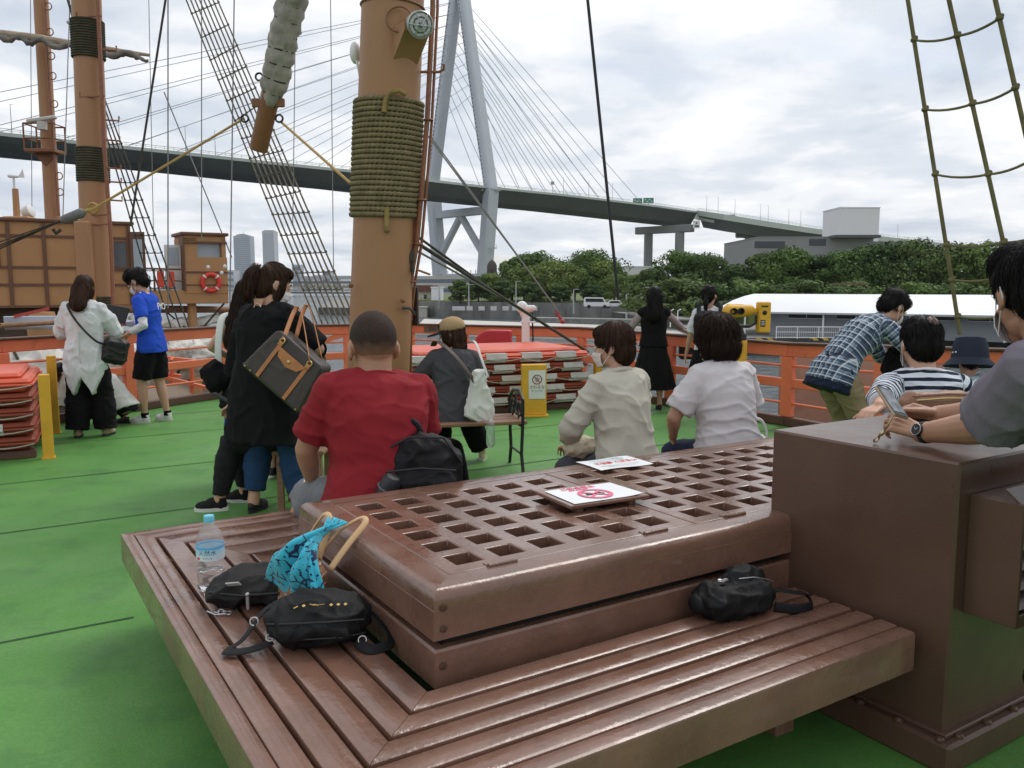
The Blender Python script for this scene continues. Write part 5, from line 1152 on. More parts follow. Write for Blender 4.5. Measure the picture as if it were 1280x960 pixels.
# bridge wing with cabin
tw_ = thing('bridge_wing', 'tan bridge wing with a small windowed cabin carried on a post over the water', 'platform', wl(5.2, 0, 0), world=True)
m = MB(); m.box(wl(4.95, .6, 1.16), (2.75, 1.4, .42), X, ch=.02); obj('floor_beam', m, TAN, tw_)
ca0, ca1 = 4.98, 6.32; m = MB(); m.box(wl((ca0 + ca1) / 2, .6, 1.15 + .7), (ca1 - ca0, 1.44, 1.15), X, ch=.01)
m.box(wl((ca0 + ca1) / 2, .6, 3.02), (ca1 - ca0 - .05, 1.4, .2), X); m.box(wl(ca0 + .22, .6, 2.72), (.42, 1.4, .6), X); m.box(wl(ca1 - .09, .6, 2.72), (.13, 1.4, .6), X); cb = obj('cabin', m, TAN, tw_)
m = MB(); m.box(wl((ca0 + ca1) / 2, .6, 3.15), (ca1 - ca0 + .12, 1.6, .1), X, ch=.02); obj('roof', m, TRIM, cb)
for z_, h_ in ((2.88, .06), (1.95, .05), (1.55, .03)): m = MB(); m.box(wl((ca0 + ca1) / 2, -.14, z_), (ca1 - ca0 + .02, .03, h_), X); obj('trim_strip', m, TRIM, cb)
m = MB(); m.box(wl(ca0 + .86, .1, 2.7), (.8, .03, .58), X); obj('window', m, GLASS, cb)
m = MB(); m.box(wl(ca0 + .02, .2, 2.2), (.05, .7, 1.7), X); obj('cabin_side', m, TRIM, cb)
m = MB(); m.box(wl(4.75, .3, 2.05), (.5, .05, 1.5), X); wd_ = obj('white_door', m, WHITEP, tw_); m = MB(); m.box(wl(4.75, .265, 2.45), (.3, .03, .55), X); obj('pane', m, GLASS, wd_)
m = MB(); m.tube([wl(3.55, -.1, 2.05), wl(5.0, -.1, 2.03)], .035, 6); m.tube([wl(3.55, -.1, 1.68), wl(5.0, -.1, 1.67)], .025, 6)
for l in (3.62, 4.1, 4.5): m.tube([wl(l, -.1, 1.35), wl(l, -.1, 2.05)], .03, 6)
obj('handrail', m, TRIM, tw_)
for l in (4.28, 4.58): m = MB(); m.box(wl(l, -.14, 1.72), (.2, .08, .5), X, ch=.02); obj('red_canister', m, mat('canister_red', (.62, .06, .03), .5), tw_)
m = MB(); c = at(233, 420, 24.0 + 3.2); m.tube([wl(5.25, .3, .96), wl(5.3, .3, -2.4)], [.14, .17], 10); obj('support_post', m, TAN, tw_)
m = MB(); m.beam(wl(5.3, .2, -.1), wl(6.25, .2, .95), .05, .05); m.beam(wl(5.3, .2, -.1), wl(4.2, .2, .95), .05, .05); obj('strut', m, BLACKM, tw_)
for px, py in ((281, 333), (277, 341), (260, 334)): m = MB(); m.ell(at(px, py, 26.2), .06, n=8, m=6); obj('wing_lamp', m, WHITEP, tw_)
c = wl(5.77, -.19, 1.62); t = thing('lifebuoy', 'red lifebuoy with four white bands hung on the bridge wing cabin', 'lifebuoy', c, ANG); q = Matrix.Rotation(math.pi / 2, 3, 'X')
m = MB(); m.torus((0, 0, 0), .26, .075, q, 36, 12); obj('ring', m, mat('buoy_red', (.62, .05, .035), .5, var=.1, vs=6), t)
for k in range(4):
    m = MB(); m.torus((0, 0, 0), .26, .078, q, 3, 12, a0=math.pi / 4 + k * math.pi / 2 - .09, a1=math.pi / 4 + k * math.pi / 2 + .09); obj('band', m, WHITEP, t)
# second mast
def masts(name, label, pxb, pyb, pxt, pyt, Y, r, wraps):
    a, b = at(pxb, pyb, Y), at(pxt, pyt, Y); d = (b - a).normalized(); base = a + d * ((-2.4 - a.z) / d.z); tp = b + d * 6
    t = thing(name, label, 'mast', base, world=True); m = MB(); m.tube([base, base.lerp(tp, .5), tp], [r * 1.08, r, r * .92], 24); obj('pole', m, MASTC, t)
    for y0, y1 in wraps:
        m = MB(); n = int(abs(y1 - y0) * Y / F / .05); cx = lambda y: pxb + (pxt - pxb) * (y - pyb) / (pyt - pyb)
        p0, p1 = at(cx(y1), y1, Y), at(cx(y0), y0, Y); L = (p1 - p0).length; n = int(L / .052)
        for i in range(n): m.torus(p0.lerp(p1, (i + .5) / n), r * 1.0 + .02, .027, d.to_track_quat('Z', 'Y').to_matrix(), 28, 6)
        obj('rope_coil', m, mat('old_green_rope', (.055, .052, .028), .9, var=.3, vs=8), t, sharp=0)
    return t, a, b, d
t, a, b, d = masts('second_mast', 'ochre mast with dark rope coils standing just behind the left railing', 123, 385, 108, 0, 19.5, .315, ((26, 74), (185, 228), (370, 400)))
m = MB(); pipe = [at(142, 400, 19.2), at(139, 300, 19.2), at(130, 180, 19.2), at(121, -30, 19.2)]; m.tube(pipe, .045, 6)
for y in (20, 62, 120, 150, 175, 210, 227, 250, 268, 280): k = at(126 + (y / 400) * 16, y, 19.2); m.tube([k, k + V((.3 if y % 4 else -.55, 0, -.02)), k + V((.3 if y % 4 else -.55, 0, .08))], .02, 5)
obj('cable_run', m, MATS['conduit_brown'], t)
m = MB(); m.ell(at(93, 28, 19.5), (.18, .12, .07), n=12); m.tube([at(94, 30, 19.5), at(98, 40, 19.5)], .03, 5); obj('lamp_dish', m, WHITEP, t)
m = MB(); m.box(at(118, 395, 19.0), (.75, .2, .18)); m.box(at(108, 330, 19.15), (.34, .3, 1.9), ch=.03); obj('mast_step', m, MASTC, t)
t, a, b, d = masts('radar_mast', 'thinner ochre mast with a railed radar platform at the far left', 66, 275, 51, 0, 30, .24, ())
m = MB(); c = at(57, 190, 29.8); m.box(c, (1.0, .9, .12), ch=.02); m.prism([(-.45, 0), (.45, 0), (0, -.5)], -.06, .06, Matrix.Translation(c) @ Matrix.Rotation(math.pi / 2, 4, 'X')); pf_ = obj('platform', m, MASTD, t)
m = MB()
for z in (.4, .9): m.tube([c + V(p) for p in ((-.5, -.4, z), (.5, -.4, z), (.5, .4, z), (-.5, .4, z), (-.5, -.4, z))], .03, 5)
for p in ((-.5, -.4), (.5, -.4), (.5, .4), (-.5, .4)): m.tube([c + V((*p, 0)), c + V((*p, .9))], .03, 5)
obj('platform_rail', m, MASTD, pf_)
m = MB(); c2 = at(52, 149, 29.2); m.box(c2, (1.0, .18, .12), Matrix.Rotation(R(-8), 3, 'Y'), ch=.03); m.lathe([(.16, -.35), (.16, -.08)], c2, 12); obj('radar', m, PALE, t)
m = MB(); m.tube([at(56, 0, 29.7), at(62, 120, 29.7), at(73, 270, 29.7)], .05, 6)
for y in (8, 40, 70, 95, 130, 220, 240): k = at(56 + y * .065, y, 29.6); m.torus(k + V((.1, 0, 0)), .12, .02, Matrix.Rotation(math.pi / 2, 3, 'X'), 12, 5)
obj('mast_cable', m, MATS['conduit_brown'], t)
# yard with furled sail
t = thing('yard', 'horizontal yard with dark furled sail crossing the two left masts', 'yard', at(90, 55, 29), world=True)
pts = [at(-40, 38, 29), at(12, 43, 29), at(45, 47, 29), at(90, 55, 29), at(130, 61, 29), at(187, 69, 29)]; m = MB(); m.tube(pts, [.13, .12, .12, .12, .1, .05], 10); obj('spar', m, mat('spar_pale', (.35, .28, .2), .7, var=.2, vs=3), t)
m = MB(); pp = []; rr = []
for i in range(80):
    k = i / 79 * 4.98; j = int(k); q = pts[j].lerp(pts[j + 1], k - j); pp.append(q + V((0, -.05, -.12 - .08 * math.sin(i * .5)))); rr.append(.085 + .02 * abs(math.sin(i * .33)) if i < 76 else .04)
m.tube(pp, rr, 12); me = mesh_of(m, 'furled_sail', 0); wrinkle(me, .05, (3, 3, 5), 9); o = link('furled_sail', me, [mat('dark_canvas', (.21, .19, .16), .9, var=.45, vs=1.2)], t); o.location = -t.location
# furled sails, boom and boat below the railing
CANV = mat('white_canvas', (.58, .56, .51), .85, var=.14, vs=2.5, bump=.3, bs=12)
def roll(a, b, r0, label, seed, tie=True, sagv=.15, name='furled_sail'):
    t = thing(name, label, 'sail', (a + b) / 2, world=True); m = MB(); n = 120; pts = []; rr = []
    for i in range(n + 1):
        k = i / n; pts.append(a.lerp(b, k) - V((0, 0, sagv * 4 * k * (1 - k))) + V((0, 0, .03 * noise.noise((k * 9, seed, 0))))); rr.append(r0 * (.8 + .35 * noise.noise((k * 7 + seed, 0, 0)) + .25 * math.sin(math.pi * k)))
    m.tube(pts, rr, 40); me = mesh_of(m, 'canvas', 0); d = (b - a).normalized()
    c = coords(me); ang = np.arctan2(c[:, 2] - (a.z + b.z) / 2, (c - np.array(a)) @ np.array(d.cross(V((0, 0, 1)))))
    al = (c - np.array(a)) @ np.array(d); q = np.stack([al * .35, np.cos(ang) * r0 * 1.6, np.sin(ang) * r0 * 1.6], 1); wrinkle(me, r0 * .28, (2.2, 9, 9), seed, q)
    o = link('canvas', me, [CANV], t); o.location = -t.location
    if tie:
        m = MB()
        for k in (.12, .33, .55, .78): j = int(k * n); m.torus(pts[j], rr[j] * 1.08, .025, d.to_track_quat('Z', 'Y').to_matrix(), 20, 6)
        obj('lashing', m, ROPED, t)
roll(at(-30, 462, 15), at(262, 440, 19), .46, 'long roll of dirty white furled sail lying below the left railing', 2)
roll(at(200, 435, 17), at(300, 432, 19.5), .30, 'smaller roll of white canvas below the bridge wing', 5, False)
roll(at(165, 398, 25), at(283, 393, 29), .16, 'slack white sail lashed under the brown boom below the bridge wing', 8, False, .25)
m = MB(); a, b = at(120, 386, 24.8), at(286, 387, 28.8); m.tube([a, b], [.14, .11], 10); solo('lower_boom', m, mat('boom_brown', (.22, .11, .05), .6, var=.2, vs=3), 'brown boom lying horizontally below the bridge wing', 'boom')
t = thing('red_spar_boat', 'white and red workboat stored under the wheelhouse', 'boat', at(38, 408, 17), R(20)); t.scale = (.25, .25, .4); m = MB(); m.loft([[V((x, y * s, z)) for y, z in ((-.7, .5), (-.5, 0), (0, -.15), (.5, 0), (.7, .5), (.5, .52), (-.5, .52))] for x, s in ((-1.8, .5), (-1, 1), (.6, .95), (1.9, .12))]); obj('hull', m, mat('boat_grey_white', (.42, .45, .52), .6, var=.15, vs=1), t)
m = MB(); m.beam((-1.0, -.75, .52), (1.5, -.35, .9), .1, .16); obj('red_gunwale', m, mat('boat_red', (.42, .06, .04), .5), t)
t = thing('wooden_barrel', 'wooden barrel with dark hoops standing near the second mast', 'barrel', at(54, 412, 18)); m = MB(); m.lathe([(.24, -.4), (.3, -.1), (.31, .05), (.24, .38), (.2, .38)], n=16); obj('staves', m, TAN, t); m = MB(); [m.torus((0, 0, z), r_ + .008, .018, None, 20, 5) for z, r_ in ((.25, .27), (-.28, .27), (.05, .31))]; obj('hoop', m, BLACKM, t)
m = MB(); a, b = at(0, 407, 12), at(95, 402, 13); m.tube([a, b], .035, 8); solo('wooden_rail', m, mat('rope_wood', (.25, .14, .07), .8, var=.3, vs=12), 'thin rope-wrapped wooden rail just above the left orange railing', 'rail')
t = thing('stair_rail', 'low orange stair railing on the main deck beyond the boy in blue', 'railing', at(200, 520, 14), world=True); m = MB()
for p, q in (((150, 440), (250, 452)), ((158, 462), (226, 470)), ((200, 470), (260, 485)), ((215, 448), (215, 480)), ((240, 455), (240, 490)), ((170, 450), (172, 500))): m.beam(at(*p, 13.6), at(*q, 13.9), .05, .07, up=(0, 1, 0))
obj('rails', m, ORANGE, t)

# ------------------------------------------------------------------ thin sea haze over the harbour
m = MB(); m.box((0, 1500, 105), (5600, 4200, 226)); hzo = obj('haze', m, None); hzo['kind'] = 'stuff'
hm_ = bpy.data.materials.new('haze_air'); hm_.use_nodes = True; tt = hm_.node_tree; tt.nodes.clear(); o_ = tt.nodes.new('ShaderNodeOutputMaterial'); pv = tt.nodes.new('ShaderNodeVolumePrincipled')
pv.inputs['Color'].default_value = (.86, .90, .95, 1); pv.inputs['Density'].default_value = .00007; tt.links.new(pv.outputs[0], o_.inputs['Volume']); hzo.data.materials.append(hm_)
# ================================================================== people
SKIN = mat('skin', (.50, .285, .195), .5, var=.06, vs=14, sss=.12, bump=.06, bs=180)
SKIN2 = mat('skin_tanned', (.40, .215, .135), .5, var=.07, vs=14, sss=.1, bump=.08, bs=160)
EYEW = mat('eye_white', (.7, .68, .66), .2); IRIS = mat('iris', (.02, .012, .01), .15); BROW = mat('eyebrow', (.02, .014, .01), .8); LIP = mat('lips', (.42, .16, .13), .45)
def hairmat(n, c): return mat(n, c, .5, island=.6, spec=.16)
HBLK = hairmat('black_hair', (.0105, .0085, .008)); HBRN = hairmat('brown_hair', (.050, .024, .015)); HDBR = hairmat('dark_brown_hair', (.026, .014, .010)); HRED = hairmat('chestnut_hair', (.044, .023, .015))
def cloth(n, c, bump=.25, bs=260, var=.06, **k): return mat(n, c, k.pop('rough', .85), var=var, vs=5, bump=bump, bs=bs, spec=.25, **k)
def patmat(name, fn):
    def f(t, b):
        a = t.nodes.new('ShaderNodeAttribute'); a.attribute_name = 'pat'; s = t.nodes.new('ShaderNodeSeparateXYZ'); t.links.new(a.outputs['Vector'], s.inputs[0]); fn(t, b, s)
        tcn = t.nodes.new('ShaderNodeTexCoord'); n = t.nodes.new('ShaderNodeTexNoise'); n.inputs['Scale'].default_value = 260; t.links.new(tcn.outputs['Object'], n.inputs[0])
        bn = t.nodes.new('ShaderNodeBump'); bn.inputs['Strength'].default_value = .25; bn.inputs['Distance'].default_value = .003; t.links.new(n.outputs[0], bn.inputs['Height']); t.links.new(bn.outputs[0], b.inputs['Normal']); b.inputs['Specular IOR Level'].default_value = .25
    return node_mat(name, f, .85)
def mth(t, op, a, b=None):
    n = t.nodes.new('ShaderNodeMath'); n.operation = op
    for i, x in enumerate((a, b)):
        if x is None: continue
        if isinstance(x, (int, float)): n.inputs[i].default_value = x
        else: t.links.new(x, n.inputs[i])
    return n.outputs[0]
def mixc(t, f, a, b):
    n = t.nodes.new('ShaderNodeMix'); n.data_type = 'RGBA'; t.links.new(f, n.inputs[0])
    for i, x in ((6, a), (7, b)):
        if isinstance(x, tuple): n.inputs[i].default_value = (*x, 1)
        else: t.links.new(x, n.inputs[i])
    return n.outputs[2]
def stripef(t, b, s):
    fr = mth(t, 'FRACT', mth(t, 'ADD', mth(t, 'DIVIDE', s.outputs[2], .046), .25)); k = mth(t, 'LESS_THAN', fr, .45)
    t.links.new(mixc(t, k, (.58, .62, .68), (.010, .014, .032)), b.inputs['Base Color'])
STRIPED = patmat('striped_jersey', stripef)
def plaidf(t, b, s):
    def band(src, per, off, w): return mth(t, 'LESS_THAN', mth(t, 'FRACT', mth(t, 'ADD', mth(t, 'DIVIDE', src, per), off)), w)
    x, z = s.outputs[0], s.outputs[2]; c = (.22, .29, .36)
    for src, per, off, w, col, al in ((x, .052, .1, .33, (.02, .03, .065), .75), (z, .052, .3, .33, (.02, .03, .065), .75), (x, .052, .68, .12, (.62, .66, .68), .85), (z, .052, .88, .12, (.62, .66, .68), .85), (x, .026, .5, .1, (.03, .05, .10), .6), (z, .026, .2, .1, (.03, .05, .10), .6)):
        c = mixc(t, mth(t, 'MULTIPLY', band(src, per, off, w), al), c, col)
    t.links.new(c, b.inputs['Base Color'])
PLAID = patmat('plaid_cotton', plaidf)

class Fig:
    def __init__(s, H=1.6, bulk=1., pelvis=None, lean=0, bend=0, side=0, twist=0, head=(0, 0, 0), hands=None, feet=None, sit=None, neck=0, loc=V(), heading=90, sh=1., belly=0., ak=1., hk=1., nk=.04):
        s.H = H; s.ak = ak; s.bulk = bulk; s.sh = sh; s.belly = belly
        s.rz = R(heading - 90); s.loc = V(loc); s.inv = (Matrix.Translation(s.loc) @ Matrix.Rotation(s.rz, 4, 'Z')).inverted()
        p = V(pelvis) if pelvis else V((0, 0, .53 * H if sit is None else sit + .062 * H)); s.pel = p; s.frames = []
        Rr = Matrix.Rotation(R(side), 3, 'Y')
        def fr(ln, tw):
            m = Matrix.Rotation(-R(ln), 3, 'X'); m = Rr @ m @ Matrix.Rotation(R(tw), 3, 'Z'); return m
        pts = [p]; ln = [lean, lean + bend * .35, lean + bend * .8, lean + bend]; seg = [.10, .115, .075, .03]; tws = [twist * .3, twist * .7, twist, twist]
        F0 = fr(lean * .6, 0); s.frames = [(p - F0.col[2] * .06 * H, F0), (p, F0)]
        for a, l, tw in zip(ln, seg, tws): m = fr(a, tw); p = p + m.col[2] * l * H; s.frames.append((p, m))
        s.neckb = s.frames[-1][0]; cm = s.frames[-2][1]; sc_ = s.frames[-2][0]
        nd = Matrix.Rotation(-R(lean + bend + neck), 3, 'X').col[2]; nd = (Rr @ nd)
        yaw, pit, rol = head; hm = Matrix.Rotation(R(yaw), 3, 'Z') @ Matrix.Rotation(-R(pit), 3, 'X') @ Matrix.Rotation(R(rol), 3, 'Y')
        piv = s.neckb + nd * nk * H; s.hs = (.146 * H) / .222 if H > 1.35 else .185 / .222 + (H - .9) * .2
        s.hs = (max(.82, s.hs) if H > 1.35 else s.hs) * hk
        s.HM = Matrix.Translation(piv) @ hm.to_4x4() @ Matrix.Scale(s.hs, 4); s.nd = nd
        s.arms = {}
        for k, sg in (('L', -1), ('R', 1)):
            S = sc_ + cm.col[0] * sg * .093 * H * sh * (1 + (bulk - 1) * .45) - cm.col[2] * .008 * H
            l1, l2 = .172 * H, .150 * H; hd = (hands or {}).get(k); pole = V((sg * .3, -1, -.1))
            if hd is None: T = S + V((sg * .05 * H, .02 * H, -(l1 + l2) * .985)); pole = V((sg * .3, -1, 0)); hdir = None; pn = None
            else:
                T = V(hd[0]); 
                if len(hd) > 4 and hd[4] == 'w': T = s.inv @ T
                if len(hd) > 1 and hd[1] is not None: pole = V(hd[1])
                hdir = V(hd[2]) if len(hd) > 2 and hd[2] is not None else None; pn = V(hd[3]) if len(hd) > 3 and hd[3] is not None else None
            E, T = s.ik(S, T, l1, l2, pole); s.arms[k] = (S, E, T, hdir, pn)
        s.legs = {}; s._h = hands or {}; s._arg = (sc_, cm, bulk, sh)
        for k, sg in (('L', -1), ('R', 1)):
            Hp = s.pel + F0.col[0] * sg * .052 * H * (1 + (bulk - 1) * .5) - F0.col[2] * .01 * H; l1, l2 = .245 * H, .238 * H
            ft = (feet or {}).get(k); an = .042 * H
            if ft is None: A = V((sg * .06 * H, 0 if sit is None else .27 * H, an)); ty = -sg * -6; pole = V((sg * .1, 1, .2))
            else: A = V((ft[0], ft[1], an + (ft[4] if len(ft) > 4 else 0))); ty = ft[2] if len(ft) > 2 else 0; pole = V(ft[3]) if len(ft) > 3 and ft[3] is not None else V((sg * .1, 1, .2))
            K, A = s.ik(Hp, A, l1, l2, pole); s.legs[k] = (Hp, K, A, ty)
            if hands and k in hands and len(hands[k]) > 4 and hands[k][4] == 'knee':
                S, E, T, hd, pn = s.arms[k]; T = K + V(hands[k][0]); E, T = s.ik(S, T, .172 * H, .150 * H, V(hands[k][1])); s.arms[k] = (S, E, T, hd, pn)
    def ik(s, a, t, l1, l2, pole):
        d = t - a; L = min(d.length, (l1 + l2) * .998); d.normalize(); t = a + d * L
        c = max(-1, min(1, (l1 * l1 + L * L - l2 * l2) / (2 * l1 * L))); pv = pole - d * pole.dot(d); pv = pv.normalized() if pv.length > 1e-5 else d.orthogonal().normalized()
        return a + d * (l1 * c) + pv * (l1 * math.sqrt(1 - c * c)), t
    # -------- surfaces
    DIM = [(.086, .062, 0), (.094, .068, -.004), (.080, .060, .002), (.088, .066, .004), (.088, .050, 0), (.046, .040, .0)]
    def torso(s, inf=0., a=0, b=6, n=20, wide=(1, 1, 1, 1, 1, 1), top=1.):
        rings = []; H = s.H
        for i in range(a, b):
            c, m = s.frames[i]; x, y, o = s.DIM[i]; bl = s.bulk if i < 5 else 1; be = s.belly * (.0, .5, 1, .45, .0, 0)[i]
            x = x * H * bl * wide[i] * (s.sh if i in (3, 4) else 1) + inf; y = y * H * (1 + (bl - 1) * 1.1) + inf; yo = o * H
            rg = []
            for j in range(n):
                t = 2 * math.pi * j / n; cx = math.copysign(abs(math.cos(t)) ** .85, math.cos(t)); sy = math.copysign(abs(math.sin(t)) ** .85, math.sin(t))
                rg.append(c + m.col[0] * (x * cx) + m.col[1] * (y * sy + yo + (be * max(0, math.sin(t)))))
            rings.append(rg)
        return rings
    def chain(s, mb, pts, rr): 
        for i in range(len(pts) - 1): mb.caps(pts[i], pts[i + 1], rr[i], rr[i + 1], 12)
    def armr(s, t): return s.H * np.interp(t, [0, .25, .5, .62, .9, 1], [.031, .029, .0235, .0245, .0165, .0155]) * (1 + (s.bulk - 1) * .75) * s.ak
    def legr(s, t): return s.H * np.interp(t, [0, .2, .48, .55, .68, .92, 1], [.042, .049, .036, .034, .035, .021, .022]) * (1 + (s.bulk - 1) * .75)
    def limb(s, mb, a, b, c, fn, t0=0., t1=1., inf=0., flare=0., n=14):
        P = lambda t: a.lerp(b, t * 2) if t < .5 else b.lerp(c, t * 2 - 1); ts = sorted(set([t0, t1] + [x for x in np.linspace(0, 1, 13) if t0 < x < t1])); pts = [P(x) for x in ts]
        if t1 < .99:
            mb.tube(pts, [fn(x) + inf + flare * x for x in ts], n); mb.ell(pts[0], fn(t0) + inf)
            if t1 > .56: mb.ell(b, fn(.5) + inf + flare * .5)
            return
        for i in range(len(pts) - 1):
            r0 = fn(ts[i]) + inf + flare * max(0, ts[i]); r1 = fn(ts[i + 1]) + inf + flare * max(0, ts[i + 1])
            if t1 < .99 and i == len(pts) - 2: mb.tube([pts[i], pts[i + 1]], [r0, r1], n)
            else: mb.caps(pts[i], pts[i + 1], r0, r1, n)
    def head_mb(s, mb, ear=True):
        h = MB(); h.ell((0, -.014, .113), (.075, .094, .091), n=20, m=13); h.ell((0, .025, .062), (.062, .068, .085), n=18, m=12); h.ell((0, .062, .0), (.032, .030, .027)); h.ell((0, .012, .012), (.055, .06, .035))
        h.ell((0, .093, .058), (.0125, .017, .011)); h.tube([(0, .084, .095), (0, .096, .066)], [.008, .011], 8); h.ell((0, .083, .10), (.048, .012, .012)); h.ell((.03, .068, .055), (.024, .02, .022)); h.ell((-.03, .068, .055), (.024, .02, .022))
        h.ell((0, .088, .028), (.021, .009, .0075)); 
        if ear:
            for sg in (-1, 1): h.ell((sg * .078, -.008, .078), (.010, .022, .033), Matrix.Rotation(R(sg * 18), 3, 'Z') @ Matrix.Rotation(R(-10), 3, 'X')); h.ell((sg * .076, .0, .052), (.008, .009, .011))
        mb.merge(h, s.HM)
    def eyes(s):
        h = MB()
        for sg in (-1, 1):
            h.ell((sg * .031, .083, .0895), (.0145, .0085, .0065), mi=0); h.ell((sg * .031, .0895, .0895), (.006, .003, .006), mi=1)
            h.tube([(sg * .014, .0905, .107), (sg * .03, .0885, .112), (sg * .047, .078, .108)], [.0028, .0035, .0018], 6, mi=2)
        h.ell((0, .095, .029), (.018, .004, .0035), mi=3); g = MB(); g.merge(h, s.HM); return g
    def hand_mb(s, mb, k, curl=(25, 30, 20), spread=1., thumb=35, sc=1.):
        S, E, W_, hd, pn = s.arms[k]; sg = 1 if k == 'R' else -1; d = (hd if hd is not None else (W_ - E)).normalized(); q = s.H * .105 / .178 * sc
        if pn is None: pn = V((-sg, .15, 0)) if abs(d.z) > .6 else V((0, 0, -1))
        pn = (pn - d * pn.dot(d)).normalized(); tv = d.cross(pn) * sg
        if isinstance(curl[0], (int, float)): curl = [curl] * 4
        for i, (off, L, r0) in enumerate(((.030, .072, .0088), (.0105, .080, .009), (-.0095, .074, .0086), (-.0285, .058, .0076))):
            w0 = W_ + tv * off * .55 * q; kn = W_ + d * (.088 - abs(off) * .14) * q + tv * off * q * (1 + .1 * spread); mb.caps(w0, kn, .0125 * q, .0108 * q, 10)
            dd = (d + tv * off * spread * 2.2).normalized(); p = kn; ang = 0
            for j, f in enumerate((.45, .31, .24)):
                ang += R(curl[i][j]); v = dd * math.cos(ang) + pn * math.sin(ang); e = p + v * L * f * q; mb.caps(p, e, r0 * q * (1 - .1 * j), r0 * q * (.92 - .1 * j), 10); p = e
        th = R(thumb); b0 = W_ + d * .018 * q + tv * .022 * q + pn * .006 * q; v = d * math.cos(th) + tv * math.sin(th) + pn * .25; v.normalize(); e = b0 + v * .042 * q; mb.caps(b0, e, .0145 * q, .0115 * q, 10)
        v2 = (v + d * .35 + pn * .15).normalized(); e2 = e + v2 * .032 * q; mb.caps(e, e2, .0112 * q, .0098 * q, 10); mb.caps(e2, e2 + (v2 + d * .25).normalized() * .026 * q, .0098 * q, .0078 * q, 10)
        mb.caps(E.lerp(W_, .92), W_ + d * .012 * q, s.armr(.96) , .0155 * q, 12)
    def skin(s, vx=.007, curl=None, face=True, thumbs=(35, 35), torso=True, mats=None):
        mb = MB(); s.head_mb(mb); p0 = s.neckb - s.nd * .03 * s.H; p1 = s.HM @ V((0, -.012, .055)); nr = .033 * s.H * (1 + (s.bulk - 1) * 1.1); mb.tube([p0 - s.nd * .02, p0, p0.lerp(p1, .5), p1], [nr * 1.6, nr * 1.25, nr, nr * 1.02], 16)
        if torso: mb.loft(s.torso(-.012))
        for k in 'LR':
            S, E, W_, *_ = s.arms[k]; s.limb(mb, S, E, W_, s.armr); s.hand_mb(mb, k, (curl or {}).get(k, (22, 30, 22)), 1., (curl or {}).get(k + 't', 35))
            Hp, K, A, ty = s.legs[k]; s.limb(mb, Hp, K, A, s.legr); mb.caps(A, A + Matrix.Rotation(R(ty), 3, 'Z') @ V((0, .1, -.03)) * s.H / 1.6, .026 * s.H / 1.6, .02 * s.H / 1.6)
        me = vox(mb, vx, 3, .5, 'body')
        return joinme(me, s.eyes(), 1) if face else me
    def shirt(s, sleeve=.45, loose=.02, hem=.0, hemw=1.06, vx=.011, sm=7, amp=.006, sc=(7, 7, 13), seed=1, sl_flare=.015, pat=False, bodies=(1, 1, 1, 1, 1, 1), cuffs=None, rest=None):
        mb = MB(); loose *= .72; sm = 3; vx = vx * .85; bodies = (bodies[0], bodies[1] * 1.1) + tuple(bodies[2:]); rg = s.torso(loose, 1, 6, 24, bodies)
        c, m = s.frames[1]; low = s.frames[0]
        n = len(rg[0])
        if hem > 0:
            dn = -s.frames[1][1].col[2] if rest is None else V(rest); base = rg[0]; cc = sum(base, V()) / n; pre = []
            for k in (1, .5): pre.append([cc + (p - cc) * (1 + (hemw - 1) * k) + dn * hem * k for p in base])
            rg = pre + rg
        mb.loft(rg)
        cs, ms = s.frames[4]
        for k in 'LR':
            S, E, W_, *_ = s.arms[k]; sl = sleeve if not isinstance(sleeve, dict) else sleeve[k]
            s.limb(mb, S, E, W_, s.armr, 0, sl, loose * .75, sl_flare * .6 / max(sl, .3)); mb.caps(cs + (S - cs) * .35 + ms.col[2] * .012 * s.H, S, .040 * s.H + loose * .3, .032 * s.H * (1 + (s.bulk - 1) * .7) + loose * .6, 14)
        me = vox(mb, vx, sm, .5, 'shirt'); q = None
        if pat or True:
            c = coords(me); q = s.pat(c)
        wrinkle(me, amp, sc, seed)
        if pat: a = me.attributes.new('pat', 'FLOAT_VECTOR', 'POINT'); a.data.foreach_set('vector', np.ascontiguousarray(q, np.float32).ravel())
        return me
    def pat(s, c):
        best = np.full(len(c), 1e9); out_ = np.zeros((len(c), 3)); acc = 0
        fs = s.frames
        for i in range(len(fs) - 1):
            a, m = fs[i]; b, _ = fs[i + 1]; m = fs[i + 1][1]; A = np.array(a); d = np.array(b - a); L = np.linalg.norm(d); d /= L; al = (c - A) @ d; t = np.clip(al, 0 if i else -.5, L); pr = A + t[:, None] * d; ds = np.linalg.norm(c - pr, axis=1) - s.DIM[i + 1][0] * s.H * .9
            k = ds < best; best = np.where(k, ds, best); rel = c - A; val = np.stack([rel @ np.array(m.col[0]), rel @ np.array(m.col[1]), acc + al], 1); out_[k] = val[k]; acc += L
        for kk in 'LR':
            S, E, W_, *_ = s.arms[kk]
            for a, b, o in ((S, E, 0), (E, W_, (E - S).length)):
                A = np.array(a); d = np.array(b - a); L = np.linalg.norm(d); d /= L; al = (c - A) @ d; t = np.clip(al, 0.02, L); ds = np.linalg.norm(c - (A + t[:, None] * d), axis=1) - .03 * s.H
                k = ds < best; best = np.where(k, ds, best); x = V(d).orthogonal().normalized(); y = V(d).cross(x); val = np.stack([(c - A) @ np.array(y), (c - A) @ np.array(x), o + al + .013], 1); out_[k] = val[k]
        return out_
